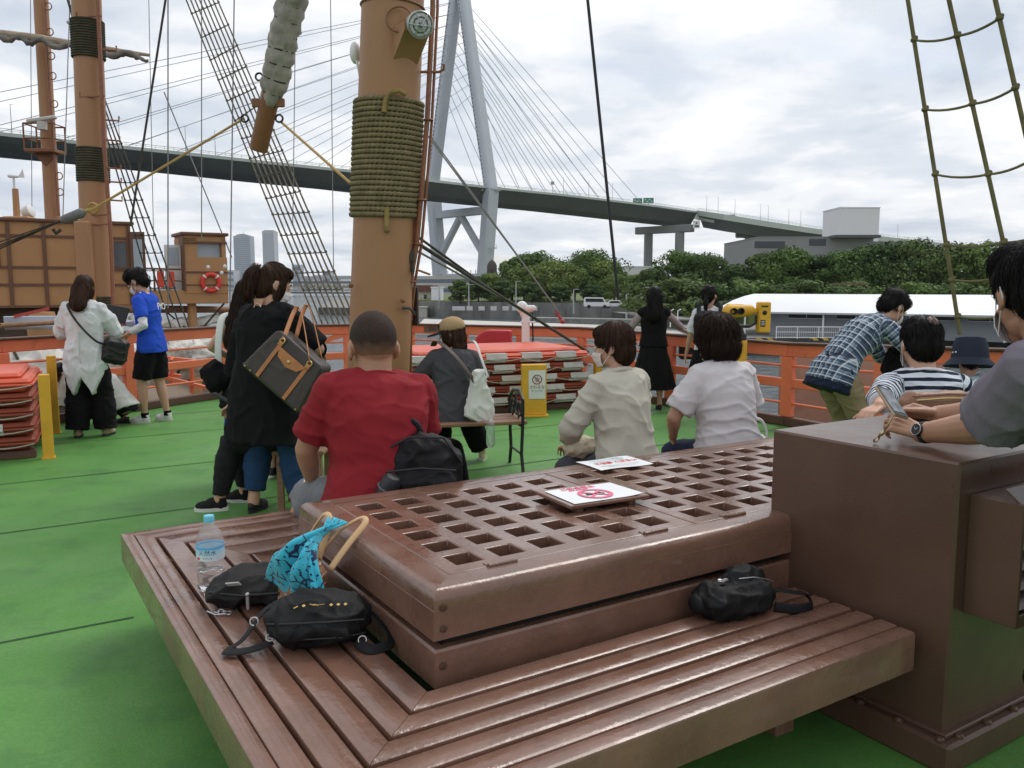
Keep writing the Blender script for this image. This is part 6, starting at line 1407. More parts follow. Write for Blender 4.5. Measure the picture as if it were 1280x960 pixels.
    def pants(s, length=.96, loose=.012, flare=.0, vx=.012, amp=.006, seed=2, sm=5, sc=(6, 6, 10), top=True):
        mb = MB()
        if top: mb.loft(s.torso(min(loose * .3, .004) - .004, 0, 3, 20))
        for k in 'LR':
            Hp, K, A, ty = s.legs[k]; s.limb(mb, Hp, K, A, s.legr, 0, length, loose, flare)
        return wrinkle(vox(mb, vx, sm, .5, 'trousers'), amp, sc, seed)
    def skirt(s, zl, w0=1.0, w1=.2, folds=9, fa=.012, vx=.012, seed=3, amp=.004, hi=3):
        mb = MB(); n = 56; rings = []; b = s.torso(.012, 1, hi, n); top = b[-1]
        cc = sum(b[0], V()) / n
        for k in range(9):
            q = k / 8; z = zl + (cc.z - zl) * (1 - q); wd = s.H * .1 * s.bulk + .015 + (w1 - s.H * .1) * q
            rings.append([V((cc.x + math.cos(2 * math.pi * j / n) * (wd + fa * q * math.sin(folds * 2 * math.pi * j / n)), cc.y + math.sin(2 * math.pi * j / n) * (wd * .78 + fa * q * math.sin(folds * 2 * math.pi * j / n + 1)), z)) for j in range(n)])
        mb.loft(rings[::-1] + b[1:] if False else rings[::-1]); mb.loft(b); return wrinkle(vox(mb, vx, 3, .5, 'skirt'), amp, (6, 6, 3), seed)
    def shoe(s, k, style='sneaker'):
        Hp, K, A, ty = s.legs[k]; L = .155 * s.H; q = L / .26; base = V((A.x, A.y, A.z - .042 * s.H)); M = Matrix.Translation(base) @ Matrix.Rotation(R(ty), 4, 'Z') @ Matrix.Scale(q, 4)
        m = MB(); m.ell((0, .0, .045), (.036, .052, .05)); m.ell((0, .085, .035), (.043, .075, .035)); m.ell((0, .04, .05), (.036, .06, .042)); m.tube([(0, -.005, .05), (0, -.012, .095 if style != 'flat' else .06)], [.036, .037], 14)
        u = MB(); u.merge(m, M); up = vox(u, .0055, 2, .5, 'upper')
        so = MB(); pf = [(.030 * math.cos(a) * (1.45 if math.sin(a) > 0 else 1.2) * (1 if math.sin(a) > .2 else .95), .05 + (.115 if math.sin(a) > 0 else .11) * math.sin(a)) for a in np.linspace(0, 2 * math.pi, 28)[:-1]]
        so.prism(pf, .0, .024); so2 = MB(); so2.merge(so, M); return up, so2
def hairshell(s, ells, vx=.008, sm=5):
    m = MB()
    for e in ells: m.ell(*e)
    h = MB(); h.merge(m, s.HM); return vox(h, vx, sm, .5, 'hair')
def strands(s, me, n, seed, length=(.05, .11), down=.9, crown=(0, -.03, .2), r=.0017, lift=.004, zmin=None, curl=.12, steps=7, flick=.004, sel=None):
    rnd = random.Random(seed); bm_v = [v.co.copy() for v in me.vertices]; polys = [tuple(p.vertices) for p in me.polygons]; tree = bvhtree.BVHTree.FromPolygons(bm_v, polys); mb = MB(); C = s.HM @ V(crown); hs = s.hs
    areas = [p.area for p in me.polygons]; ch = rnd.choices(range(len(polys)), weights=areas, k=n); inv = s.HM.inverted()
    for pi in ch:
        p = me.polygons[pi].center.copy(); loc = inv @ p
        if sel and not sel(loc): continue
        L = rnd.uniform(*length) * hs; st = L / steps; pts = []; rr = []; off = rnd.uniform(-.001, lift * 1.5); ph = rnd.uniform(0, 6.3); wv = V((rnd.gauss(0, 1), rnd.gauss(0, 1), rnd.gauss(0, 1))) * curl
        for k in range(steps + 1):
            h, nn, _, _ = tree.find_nearest(p)
            if h is None: break
            pts.append(h + nn * (off + flick * (k / steps) ** 2 * rnd.uniform(.2, 1.4))); rr.append(r * (1 - .75 * (k / steps) ** 2) * (.5 if k == 0 else 1))
            d = (h - C); d = d.normalized() * (1 - down * .5) + V((0, 0, -1)) * down + wv * math.sin(ph + k); d = d - nn * d.dot(nn)
            if d.length < 1e-4: break
            p = h + d.normalized() * st
        if len(pts) > 2: mb.tube(pts, rr, 4)
    return mb
def finish_hair(s, root, me, mb, mt, name='hair'):
    base = MB(); base.add([v.co.copy() for v in me.vertices], [tuple(p.vertices) for p in me.polygons]); base.merge(mb); o = link(name, mesh_of(base, name, 0), [mt], root); return o
SHORT = [((0, -.022, .125), (.084, .098, .094)), ((0, -.06, .075), (.070, .058, .075))]
SHORTF = SHORT + [((0, .045, .165), (.060, .045, .038))]
BOB = [((0, -.02, .118), (.090, .104, .100)), ((0, -.055, .05), (.085, .068, .095)), ((.066, -.0, .07), (.026, .055, .085)), ((-.066, -.0, .07), (.026, .055, .085)), ((0, .052, .155), (.064, .042, .040))]
def LONG(L, w=.07): return [((0, -.02, .118), (.086, .102, .098)), ((.062, -.012, .06), (.026, .056, .085)), ((-.062, -.012, .06), (.026, .056, .085)), ((0, .048, .16), (.062, .042, .038))] + [((0, -.085 - .01 * k, .06 - L * k / 5), (w * (1.08 - .02 * k), .036, .075)) for k in range(6)]
def pj(q):
    z = q.z - CAMH; f = q.y * CP - z * SP; up = q.y * SP + z * CP
    return (round(640 + F * q.x / f), round(480 - F * up / f))
DBG = []
def person(label, fig, group=None):
    X = fig.inv.inverted(); P_ = lambda q: pj(X @ q)
    DBG.append((label[:44], 'top', P_(fig.HM @ V((0, -.01, .22))), 'chin', P_(fig.HM @ V((0, .05, -.02))), 'sL', P_(fig.arms['L'][0]), 'sR', P_(fig.arms['R'][0]), 'eL', P_(fig.arms['L'][1]), 'hL', P_(fig.arms['L'][2]), 'eR', P_(fig.arms['R'][1]), 'hR', P_(fig.arms['R'][2]), 'pel', P_(fig.pel), 'kL', P_(fig.legs['L'][1]), 'aL', P_(fig.legs['L'][2]), 'kR', P_(fig.legs['R'][1]), 'aR', P_(fig.legs['R'][2])))
    t = thing('person', label, 'person', fig.loc, fig.rz, group); return t
def skinobj(t, fig, vx=.007, curl=None, sk=SKIN, face=True): return link('body', fig.skin(vx, curl, face), [sk, EYEW, IRIS, BROW, LIP], t)
def shoes(t, fig, um, sm_, style='sneaker'):
    for k in 'LR':
        up, so = fig.shoe(k, style); o = link('shoe', up, [um], t); obj('sole', so, sm_, o)
def mask(t, fig, mt=None, loops=True):
    m = MB(); n, k = 16, 12; g = []
    for i in range(n + 1):
        th = R(-72 + 144 * i / n); col = []
        for j in range(k + 1):
            q = j / k; z = -.022 + .092 * q - .012 * abs(math.sin(th)) * (2 * q - 1); bul = .010 * math.sin(math.pi * q) + .012 * math.exp(-(th / .35) ** 2) * math.exp(-((q - .72) / .25) ** 2)
            rx = .066 + bul * .6; ry = .072 + bul - .014 * (1 - q) * (1 - q); pl = .0018 * math.sin(q * math.pi * 6) * math.cos(th)
            col.append(V(((rx + pl) * math.sin(th), .028 + (ry + pl) * math.cos(th), z)))
        g.append(col)
    for i in range(n):
        for j in range(k): m.quad(g[i][j], g[i + 1][j], g[i + 1][j + 1], g[i][j + 1])
    h = MB(); h.merge(m, fig.HM); o = obj('face_mask', h, mt or mat('mask_white', (.72, .69, .68), .8, bump=.2, bs=120), t, sharp=0); so = o.modifiers.new('thick', 'SOLIDIFY'); so.thickness = .0015
    if loops:
        for i, sg in ((0, -1), (n, 1)):
            m = MB(); m.tube([g[i][k - 1], V((sg * .080, .012, .092)), V((sg * .086, -.022, .10)), V((sg * .086, -.03, .07)), V((sg * .080, -.005, .05)), g[i][1]], .0016, 5)
            h = MB(); h.merge(m, fig.HM); obj('ear_loop', h, WHITEP, o)
    return o
def collar(t, fig, mt, r=1.0, th=.011, up=.0, tilt=0, name='collar'):
    c, m = fig.frames[-1]; mb = MB(); rx, ry = .047 * fig.H * r * (1 + (fig.bulk - 1) * .4), .042 * fig.H * r * (1 + (fig.bulk - 1) * .4); pts = []
    for k in range(29): a = 2 * math.pi * k / 28; pts.append(c + m.col[0] * rx * math.cos(a) + m.col[1] * (ry * math.sin(a) + .004) + m.col[2] * (-.012 + up - .022 * math.sin(a) * (1 if math.sin(a) > 0 else .3)))
    mb.tube(pts, th, 8, flat=None); return obj(name, mb, mt, t, sharp=0)
def strap(t, pts, wd, th, mt, name='strap', parent_local=True):
    mb = MB(); P = [V(p) for p in pts]; Q = []
    for i in range(len(P) - 1):
        p0 = P[max(0, i - 1)]; p1 = P[i]; p2 = P[i + 1]; p3 = P[min(len(P) - 1, i + 2)]
        for k in range(6): u = k / 6; Q.append(.5 * ((2 * p1) + (p2 - p0) * u + (2 * p0 - 5 * p1 + 4 * p2 - p3) * u * u + (3 * p1 - p0 - 3 * p2 + p3) * u ** 3))
    Q.append(P[-1]); mb.tube(Q, wd / 2, 10, flat=th / wd); return obj(name, mb, mt, t, sharp=0)
def softbag(ells, vx=.009, sm=6, amp=.006, seed=4, sc=(9, 9, 9)):
    m = MB()
    for kind, *a in ells:
        if kind == 'b': m.box(a[0], a[1], a[2] if len(a) > 2 else None, ch=a[3] if len(a) > 3 else .02)
        else: m.ell(*a)
    return wrinkle(vox(m, vx, sm, .5, 'bag'), amp, sc, seed)
BLKC = cloth('black_cloth', (.0065, .0065, .007), rough=.95); NYLON = mat('black_nylon', (.009, .009, .010), .62, spec=.3, bump=.35, bs=220, var=.15, vs=9); LEATHER = mat('black_leather', (.009, .0085, .0085), .48, bump=.2, bs=180)
TANL = mat('tan_leather', (.42, .17, .06), .5, var=.12, vs=20, bump=.15, bs=120); BRNL = mat('brown_leather', (.22, .105, .055), .45, var=.12, vs=12, bump=.2, bs=100)
WHITES = mat('white_shoe', (.68, .68, .67), .5); RUBW = mat('white_sole', (.62, .61, .57), .6); RUBB = mat('black_sole', (.02, .02, .02), .7)
def gz(px, py, z=0): p = onz(px, py, z); return V((p.x, p.y, 0))
# ---- a: woman in white loose shirt, far left
f = Fig(1.57, 1.0, loc=gz(113, 546), heading=96, lean=2, bend=6, head=(0, 16, 0), hands={'L': ((-.14, .30, .98), (-.9, -.4, -.5)), 'R': ((.12, .30, 1.0), (.9, -.4, -.5))}, feet={'L': (-.11, -.03, 10), 'R': (.13, .06, -12)})
t = person('woman in loose white shirt and wide black trousers seen from behind near the left edge', f); skinobj(t, f, .008, face=True)
WSH = cloth('white_gauze', (.62, .64, .65), var=.04); mb_ = f.shirt(.62, .045, .20, 1.0, .012, 6, .014, (5, 5, 6), 3, .02, bodies=(1.0, 1.0, 1.05, 1.04, 1.0, 1.1)); c = coords(mb_); k = np.clip((.86 - c[:, 2]) / .22, 0, 1); pk = np.minimum(abs(abs(c[:, 0]) - .09) / .12, 1); c[:, 2] += k * (pk * .26 - .20) * (c[:, 1] < .05); setco(mb_, c); wrinkle(mb_, .012, (12, 3, 2.5), 8); sh_ = link('shirt', mb_, [WSH], t)
m = MB(); m.tube([(0, -.135, 1.06), (0, -.150, .92), (0, -.145, .76)], .012, 8, flat=.5); obj('back_placket', m, WSH, sh_)
link('trousers', f.pants(.985, .03, .050, amp=.008, seed=5), [BLKC], t); shoes(t, f, mat('beige_canvas', (.38, .30, .20), .8, bump=.3, bs=120), RUBB, 'flat')
hm = hairshell(f, LONG(.16, .082)); finish_hair(f, t, hm, strands(f, hm, 700, 1, (.08, .2), 1.0), HBRN)
strap(t, [(-.11, .05, 1.335), (-.10, -.11, 1.32), (0, -.165, 1.16), (.16, -.17, .98), (.23, -.06, .93)], .022, .008, LEATHER, 'bag_strap')
bg_ = softbag([('b', (0, 0, 0), (.24, .12, .26), None, .04)], .01, 5, .008); o = link('shoulder_bag', bg_, [LEATHER], None); o.location = f.loc + Matrix.Rotation(f.rz, 3, 'Z') @ V((.285, .0, .86)); o.rotation_euler = (0, R(12), f.rz + R(30)); tag(o, 'black leather crossbody bag hanging at the hip of the woman in the white shirt', 'bag')
# ---- b: boy in blue t-shirt
f = Fig(1.66, .96, loc=gz(194, 527), heading=174, lean=2, bend=9, head=(0, 34, 0), neck=10, hands={'L': ((-.19, .17, .98), (-.3, -1, -.2)), 'R': ((.02, .38, 1.09), (.4, -.6, -.6), (-.2, .8, .2), (0, 0, 1))}, feet={'L': (-.10, .06, 12), 'R': (.09, -.10, -10)})
t = person('young man in blue t-shirt and black shorts standing at the railing with a tablet', f); skinobj(t, f, .007, {'R': (18, 22, 15)})
BLUE = cloth('royal_blue_cotton', (.018, .075, .50)); link('undershirt', f.shirt(.86, .010, 0, 1, .010, 5, .006, (9, 9, 16), 6, .0), [cloth('white_jersey', (.70, .70, .74))], t)
bl_ = link('t_shirt', f.shirt(.36, .026, .10, 1.08, .011, 6, .008, (7, 7, 9), 4, .02), [BLUE], t)
tm = text_mb('PiO', .11, depth=.001); tm.xf(f.frames[4][1].to_4x4() @ Matrix.Rotation(math.pi / 2, 4, 'X')); q = f.frames[3][0] - f.frames[3][1].col[1] * .165 + f.frames[3][1].col[2] * .03; tm.shift(q); obj('back_print', tm, WHITEP, bl_, sharp=0)
link('shorts', f.pants(.47, .028, .03, amp=.007, seed=6), [BLKC], t); shoes(t, f, WHITES, RUBW)
for k in 'LR': Hp, K, A, ty = f.legs[k]; m = MB(); m.tube([A + V((0, 0, -.01)), A + V((0, 0, .045))], [.042, .040], 12); obj('sock', m, BLKC, t)
hm = hairshell(f, SHORTF + [((0, .0, .17), (.088, .085, .055))]); finish_hair(f, t, hm, strands(f, hm, 900, 2, (.03, .07), .35, lift=.012, curl=.6, flick=.012), HBLK); mask(t, f)
m = MB(); [m.torus((sg * .032, .098, .088), .021, .002, Matrix.Rotation(math.pi / 2, 3, 'X'), 16, 5) for sg in (-1, 1)]; [m.tube([(sg * .053, .096, .09), (sg * .075, .04, .09), (sg * .081, -.005, .088)], .002, 5) for sg in (-1, 1)]; m.tube([(-.012, .1, .09), (.012, .1, .09)], .002, 5); h = MB(); h.merge(m, f.HM); obj('glasses', h, BLACKM, t)
m = MB(); m.box((0, 0, 0), (.27, .19, .012), ch=.004); RM = Matrix.Rotation(f.rz, 3, 'Z'); tb_ = at(143, 392, 9.15); t2_ = thing('tablet', 'black tablet in an open folding case held by the young man in blue', 'tablet', tb_, 0); t2_.rotation_euler = (R(62), R(12), R(12)); obj('case', m, LEATHER, t2_); m = MB(); m.box((0, 0, -.0068), (.25, .17, .001)); obj('screen', m, WING, t2_)
# ---- c, d: the two crouching by the railing
f = Fig(1.12, 1.0, loc=gz(82, 529), heading=20, pelvis=(0, -.02, .26), lean=18, bend=14, head=(-10, 18, 0), hands={'L': ((-.08, .28, .30), (-1, -.3, 0)), 'R': ((.08, .3, .3), (1, -.3, 0))}, feet={'L': (-.08, .12, 0), 'R': (.09, .06, 0)})
t = person('small child in white t-shirt and jeans with a black backpack crouching by the left railing', f); skinobj(t, f, .007)
link('t_shirt', f.shirt(.42, .02, .05, 1.1, .011, 5, .006, seed=9), [cloth('cream_jersey', (.62, .60, .54))], t); link('jeans', f.pants(.95, .012, seed=3), [cloth('jeans_blue', (.06, .10, .17))], t); shoes(t, f, mat('grey_shoe', (.28, .26, .24), .7), RUBW)
hm = hairshell(f, LONG(.10, .07)); finish_hair(f, t, hm, strands(f, hm, 300, 3, (.06, .12), 1.0), HDBR)
me = softbag([('b', (0, 0, 0), (.22, .10, .28), None, .05)], .01, 6, .006); o = link('backpack', me, [NYLON], None); c, m_ = f.frames[3]; q = f.loc + Matrix.Rotation(f.rz, 3, 'Z') @ (c - m_.col[1] * .15); o.location = q; o.rotation_euler = (-R(25), 0, f.rz); tag(o, 'small black backpack on the crouching child by the left railing', 'backpack')
f = Fig(1.36, .92, loc=gz(150, 531), heading=165, pelvis=(0, -.10, .22), lean=38, bend=24, head=(0, 20, 0), hands={'L': ((-.08, .26, .28), (-1, -.3, 0)), 'R': ((.08, .3, .3), (1, -.3, 0))}, feet={'L': (-.09, .05, 0), 'R': (.1, .0, 0)})
t = person('person in off-white shirt squatting by the railing post behind the white-shirted woman', f); skinobj(t, f, .008)
link('shirt', f.shirt(.5, .022, .03, 1.05, .012, 6, .012, (5, 5, 7), seed=11), [cloth('offwhite_cotton', (.64, .64, .60))], t); link('trousers', f.pants(.96, .015, seed=7), [BLKC], t); shoes(t, f, BLACKM, RUBB)
hm = hairshell(f, LONG(.12, .075)); finish_hair(f, t, hm, strands(f, hm, 300, 4, (.06, .12), 1.0), HDBR)
# ---- e: woman with long hair behind the woman in black
f = Fig(1.51, .96, loc=gz(317, 600), heading=72, head=(-5, 12, 0), hands={'R': ((.12, .28, 1.0), (.8, -.5, -.4)), 'L': ((-.20, .12, .92), (-.8, -.6, -.2))}, feet={'L': (-.10, .0, 14), 'R': (.10, .12, -5)})
t = person('woman with long dark hair, green top and blue skirt behind the woman in black', f); skinobj(t, f, .008)
link('top', f.shirt(.05, .012, .0, 1, .010, 5, .005, seed=2), [cloth('green_jersey', (.03, .20, .10))], t)
me = f.shirt(.0, .03, .22, 1.35, .012, 5, .014, (6, 6, 6), 14, bodies=(1, 1.1, 1.05, .6, .3, .3)); c = coords(me); 
link('tied_jacket', me, [BLKC], t); link('skirt', f.skirt(.42, w1=.2), [cloth('blue_denim', (.012, .05, .19))], t); shoes(t, f, BLACKM, RUBW)
hm = hairshell(f, LONG(.34, .07)); finish_hair(f, t, hm, strands(f, hm, 800, 5, (.1, .25), 1.0), HDBR)
strap(t, [(-.13, .05, 1.30), (-.15, -.10, 1.27), (-.17, -.14, 1.05), (-.2, -.10, .86)], .075, .014, cloth('white_strap_cloth', (.66, .66, .64)), 'scarf')
me = softbag([('b', (0, 0, 0), (.22, .13, .24), None, .05)], .011, 6, .012, 5); o = link('shoulder_bag', me, [BLKC], None); o.location = f.loc + Matrix.Rotation(f.rz, 3, 'Z') @ V((-.22, -.12, .82)); o.rotation_euler = (0, R(-30), f.rz); tag(o, 'black cloth shoulder bag at the hip of the woman with long dark hair', 'bag')
# ---- f: woman in black tunic
f = Fig(1.61, 1.18, loc=gz(338, 642), heading=62, lean=3, bend=8, head=(-32, 20, 0), hands={'L': ((-.36, .06, .73), (-.6, -.8, 0)), 'R': ((.20, .30, 1.05), (1, -.3, -.5))}, feet={'L': (-.13, -.02, 12), 'R': (.16, .10, -14)})
t = person('woman with brown ponytail in black tunic and rolled jeans left of the man in red', f); skinobj(t, f, .006)
link('tunic', f.shirt({'L': .80, 'R': .50}, .05, .36, 1.18, .012, 7, .012, (5, 5, 4), 21, .035, bodies=(1.05, 1.1, 1.12, 1.1, 1.06, .95)), [BLKC], t); link('jeans', f.pants(.90, .022, .006, amp=.008, seed=12), [cloth('dark_jeans', (.020, .052, .125), bump=.4)], t); shoes(t, f, LEATHER, RUBB, 'flat')
hm = hairshell(f, SHORTF + [((0, -.05, .06), (.078, .066, .09)), ((.062, .02, .06), (.022, .035, .085)), ((-.062, .0, .06), (.022, .045, .08))]); sm_ = strands(f, hm, 1500, 6, (.06, .13), .75, (0, -.09, .15), lift=.003); tail = hairshell(f, [((0, -.115, .15), (.022, .024, .022)), ((0, -.138, .125), (.034, .032, .04)), ((.0, -.150, .08), (.048, .036, .055)), ((0, -.148, .03), (.05, .034, .055)), ((0, -.14, -.01), (.04, .026, .05))], .007, 3)
sm_.merge(strands(f, tail, 700, 7, (.05, .12), 1.3, (0, -.10, .17), lift=.006, flick=.012)); b2 = MB(); b2.add([v.co.copy() for v in tail.vertices], [tuple(p.vertices) for p in tail.polygons]); sm_.merge(b2); finish_hair(f, t, hm, sm_, HRED); mask(t, f)
m = MB(); m.torus((0, -.118, .148), .022, .006, Matrix.Rotation(R(70), 3, 'X'), 16, 6); h = MB(); h.merge(m, f.HM); obj('hair_tie', h, WHITEP, t)
m = MB(); c, mm = f.frames[-2]; q = c - mm.col[1] * .105 + mm.col[2] * .03; m.torus(q, .028, .0045, mm @ Matrix.Rotation(math.pi / 2, 3, 'X'), 20, 6); obj('ring_clasp', m, mat('rose_metal', (.6, .42, .34), .3, metal=.8), t)
m = MB(); m.prism([(-.045, .06), (.045, .06), (.0, -.075)], 0, .004, Matrix.Translation(c - mm.col[1] * .098 + mm.col[2] * .03) @ mm.to_4x4() @ Matrix.Rotation(math.pi / 2, 4, 'X')); obj('keyhole_skin', m, SKIN, t)
S, E, Wd_, *_ = f.arms['R']; m = MB(); m.tube([E.lerp(Wd_, .15), E.lerp(Wd_, .5)], [.06, .052], 14); obj('arm_cover', m, BLKC, t)
# ---- g: seated person in black trousers (mostly hidden)
gp = V((-1.47, 5.62, 0)); f = Fig(1.68, 1.0, sit=.43, loc=gp, heading=180, lean=8, bend=12, head=(0, 30, 0), hands={'L': ((-.06, .42, .70), (-1, -.2, 0)), 'R': ((.10, .40, .70), (1, -.2, 0))}, feet={'L': (-.12, .50, 8), 'R': (.10, .40, -6)})
t = person('seated person in black trousers and black trainers hidden behind the woman in the black tunic', f); skinobj(t, f, .008)
link('shirt', f.shirt(.8, .02, .04, 1.05, .012, 5, .008, seed=5), [BLKC], t); link('trousers', f.pants(.95, .018, .004, amp=.007, seed=13), [cloth('charcoal_trousers', (.016, .016, .018))], t); shoes(t, f, cloth('black_mesh', (.014, .014, .014)), RUBW); hm = hairshell(f, SHORT); finish_hair(f, t, hm, strands(f, hm, 300, 8, (.03, .06), .4), HBLK)
m = MB(); m.box((0, 0, 0), (.075, .15, .009), ch=.003); o = solo('smartphone', m, BLACKM, 'dark smartphone in the lap of the seated person in black trousers', 'phone'); o.location = f.loc + Matrix.Rotation(f.rz, 3, 'Z') @ V((.02, .50, .74)); o.rotation_euler = (R(30), 0, f.rz)
# ---- h: man in red
hp = V((-.60, 3.70, 0)); f = Fig(1.79, 1.30, sit=SZ, loc=hp, heading=118, lean=9, bend=9, side=3, hk=1.17, nk=.010, head=(-2, 8, 0), neck=6, belly=.05, sh=1.09, hands={'L': ((.0, -.06, .085), (-1, -.5, .1), (.1, .85, -.5), (0, -.4, -1), 'knee'), 'R': ((0, -.06, .085), (1, -.5, .1), (.1, .8, -.6), (0, -.4, -1), 'knee')}, feet={'L': (-.36, .50, 22), 'R': (.24, .52, -14)})
t = person('broad man with shaved head in a dark red t-shirt sitting on the slatted seat', f); skinobj(t, f, .0065, sk=SKIN2)
REDC = cloth('red_cotton', (.245, .017, .024), var=.05); link('t_shirt', f.shirt(.40, .028, .10, 1.03, .011, 8, .0085, (4.5, 4.5, 7), 31, .03, bodies=(1, 1.0, 1.02, 1.0, 1.04, 1.15)), [REDC], t); collar(t, f, REDC, 1.12, .010, .006)
link('shorts', f.pants(.52, .03, .02, amp=.007, seed=14), [cloth('grey_marl', (.17, .18, .19), var=.35, bump=.4)], t); shoes(t, f, mat('sport_shoe_grey', (.1, .1, .11), .7), RUBW)
m = MB(); m.ell((0, -.016, .1165), (.0765, .0945, .0905), n=40, m=24); me = vox((lambda h: (h.merge(m, f.HM), h)[1])(MB()), .0045, 2, .5, 'stubble'); c = coords(me); inv = f.HM.inverted(); keep = np.array([(inv @ V(p)).z for p in c]); 
zb_ = (f.HM @ V((0, -.08, .045))).z; zt_b = (f.HM @ V((0, -.09, .10))).z
def buzzf(tt, b):
    tcn = tt.nodes.new('ShaderNodeTexCoord'); s_ = tt.nodes.new('ShaderNodeSeparateXYZ'); tt.links.new(tcn.outputs['Object'], s_.inputs[0]); mr = tt.nodes.new('ShaderNodeMapRange'); mr.inputs[1].default_value = zb_; mr.inputs[2].default_value = zt_b; n = tt.nodes.new('ShaderNodeTexNoise'); n.inputs['Scale'].default_value = 420; n.inputs['Detail'].default_value = 3; tt.links.new(tcn.outputs['Object'], n.inputs[0]); n2 = tt.nodes.new('ShaderNodeTexNoise'); n2.inputs['Scale'].default_value = 22; tt.links.new(tcn.outputs['Object'], n2.inputs[0])
    tt.links.new(mth(tt, 'ADD', s_.outputs[2], mth(tt, 'MULTIPLY', mth(tt, 'SUBTRACT', n2.outputs[0], .5), .05)), mr.inputs[0]); k = mth(tt, 'MULTIPLY', mr.outputs[0], mth(tt, 'ADD', mth(tt, 'MULTIPLY', n.outputs[0], 1.1), .38)); tt.links.new(mixc(tt, k, (.30, .165, .11), (.020, .016, .015)), b.inputs['Base Color']); bn = tt.nodes.new('ShaderNodeBump'); bn.inputs['Strength'].default_value = .6; bn.inputs['Distance'].default_value = .003; tt.links.new(n.outputs[0], bn.inputs['Height']); tt.links.new(bn.outputs[0], b.inputs['Normal'])
BUZZ = node_mat('shaved_hair', buzzf, .75); BUZZ.node_tree.nodes['Principled BSDF'].inputs['Specular IOR Level'].default_value = .15; o = link('stubble', me, [BUZZ], t)
c2 = c.copy(); ctr_ = np.array(f.HM @ V((0, -.016, .1165))); low = (keep < .045) | (np.array([(inv @ V(p)).y for p in c]) > .055); c2[low] = ctr_ + (c2[low] - ctr_) * .88; setco(me, c2)
S, E, Wd_, *_ = f.arms['L']; m = MB(); dq_ = (Wd_ - E).normalized(); m.torus(E.lerp(Wd_, .93), .034, .010, dq_.to_track_quat('Z', 'Y').to_matrix(), 20, 8); wt = thing('wristwatch', 'steel bracelet watch on the left wrist of the man in red', 'watch', f.loc, f.rz); obj('bracelet', m, STEEL, wt); m = MB(); nn_ = V((-.6, -.3, .7)); nn_ = (nn_ - dq_ * nn_.dot(dq_)).normalized(); m.lathe([(.019, 0), (.021, .004), (.019, .010)], E.lerp(Wd_, .93) + nn_ * .034, 16, nn_.to_track_quat('Z', 'Y').to_matrix()); obj('dial', m, WHITEP, wt)
# ---- i: woman with cap on the garden bench
ip = V((-.46, 6.72, 0)); f = Fig(1.50, 1.04, sit=.41, loc=ip, heading=104, lean=6, bend=14, head=(60, 8, 0), hands={'L': ((-.12, .36, .66), (-1, -.5, 0)), 'R': ((.12, .36, .66), (1, -.5, 0))}, feet={'L': (-.04, .40, 4), 'R': (.30, .36, -12)})
t = person('woman in tan cap and charcoal t-shirt sitting on the garden bench', f); skinobj(t, f, .007)
link('t_shirt', f.shirt(.46, .042, .12, 1.1, .011, 7, .010, (5, 5, 7), 41, .03, bodies=(1, 1.08, 1.1, 1.06, 1.08, 1.1)), [cloth('charcoal_cotton', (.068, .068, .074))], t); link('trousers', f.pants(.94, .03, .03, seed=15), [BLKC], t); shoes(t, f, mat('white_yellow_trainer', (.60, .60, .56), .6, col2=(.55, .50, .05), vs=16, var=.1), RUBW)
hm = hairshell(f, BOB + [((0, -.06, -.02), (.085, .058, .065))]); finish_hair(f, t, hm, strands(f, hm, 800, 9, (.06, .13), 1.0, flick=.006), HBRN); mask(t, f)
m = MB(); m.ell((0, -.018, .150), (.098, .112, .082), n=24, m=14); h = MB(); h.merge(m, f.HM); cp_ = vox(h, .006, 4, .5, 'cap'); CAPM = cloth('tan_twill', (.40, .275, .145)); capo = link('cap', cp_, [CAPM], t)
m = MB(); n = 14; ra, rb = [], []
pf = [(.092 * math.sin(R(-80 + 160 * i / n)), .02 + .05 * math.cos(R(-80 + 160 * i / n))) for i in range(n + 1)]; pf2 = [(.088 * math.sin(R(80 - 160 * i / n)), .085 + .105 * math.cos(R(80 - 160 * i / n))) for i in range(n + 1)]
m.prism(pf + pf2, .112, .124); h = MB(); h.merge(m, f.HM @ Matrix.Rotation(R(-8), 4, 'X')); obj('visor', h, mat('navy_visor', (.02, .022, .028), .8), capo)
strap(t, [(-.16, .10, 1.02), (-.14, -.02, 1.065), (-.02, -.16, .95), (.13, -.19, .74), (.24, -.08, .56)], .05, .008, mat('brown_strap', (.05, .032, .024), .6), 'bag_strap'); strap(t, [(.13, .08, 1.04), (.16, -.03, 1.055), (.19, -.15, .92), (.235, -.17, .78)], .022, .008, cloth('tote_white', (.68, .67, .63)), 'tote_strap')
# ---- j: woman with mask in cream shirt
jp = V((.635, 4.52, 0)); f = Fig(1.60, .98, sit=SZ, loc=jp, heading=124, lean=7, bend=10, head=(34, 6, 0), neck=4, hands={'L': ((-.14, .34, .60), (-1, -.6, -.1), (.2, .8, -.3), (0, -.3, -1)), 'R': ((.10, .34, .60), (1, -.5, 0))}, feet={'L': (-.12, .40, 6), 'R': (.10, .42, -6)})
t = person('woman in cream overshirt and face mask turning her head of short brown hair left', f); skinobj(t, f, .0055)
CREAM = cloth('cream_linen', (.50, .48, .40), var=.05, bump=.35, bs=180); sh_ = link('overshirt', f.shirt(.78, .040, .10, 1.12, .010, 7, .012, (4.5, 4.5, 6), 51, .012, bodies=(1, 1.05, 1.08, 1.06, 1.08, 1.05)), [CREAM], t); collar(t, f, CREAM, 1.12, .016, .016)
m = MB(); c, mm = f.frames[4]; 0 and m.tube([c + mm.col[0] * x - mm.col[1] * (.122 + .02 * (1 - abs(x) * 6)) + mm.col[2] * -.05 for x in (-.15, -.07, 0, .07, .15)], .003, 6)
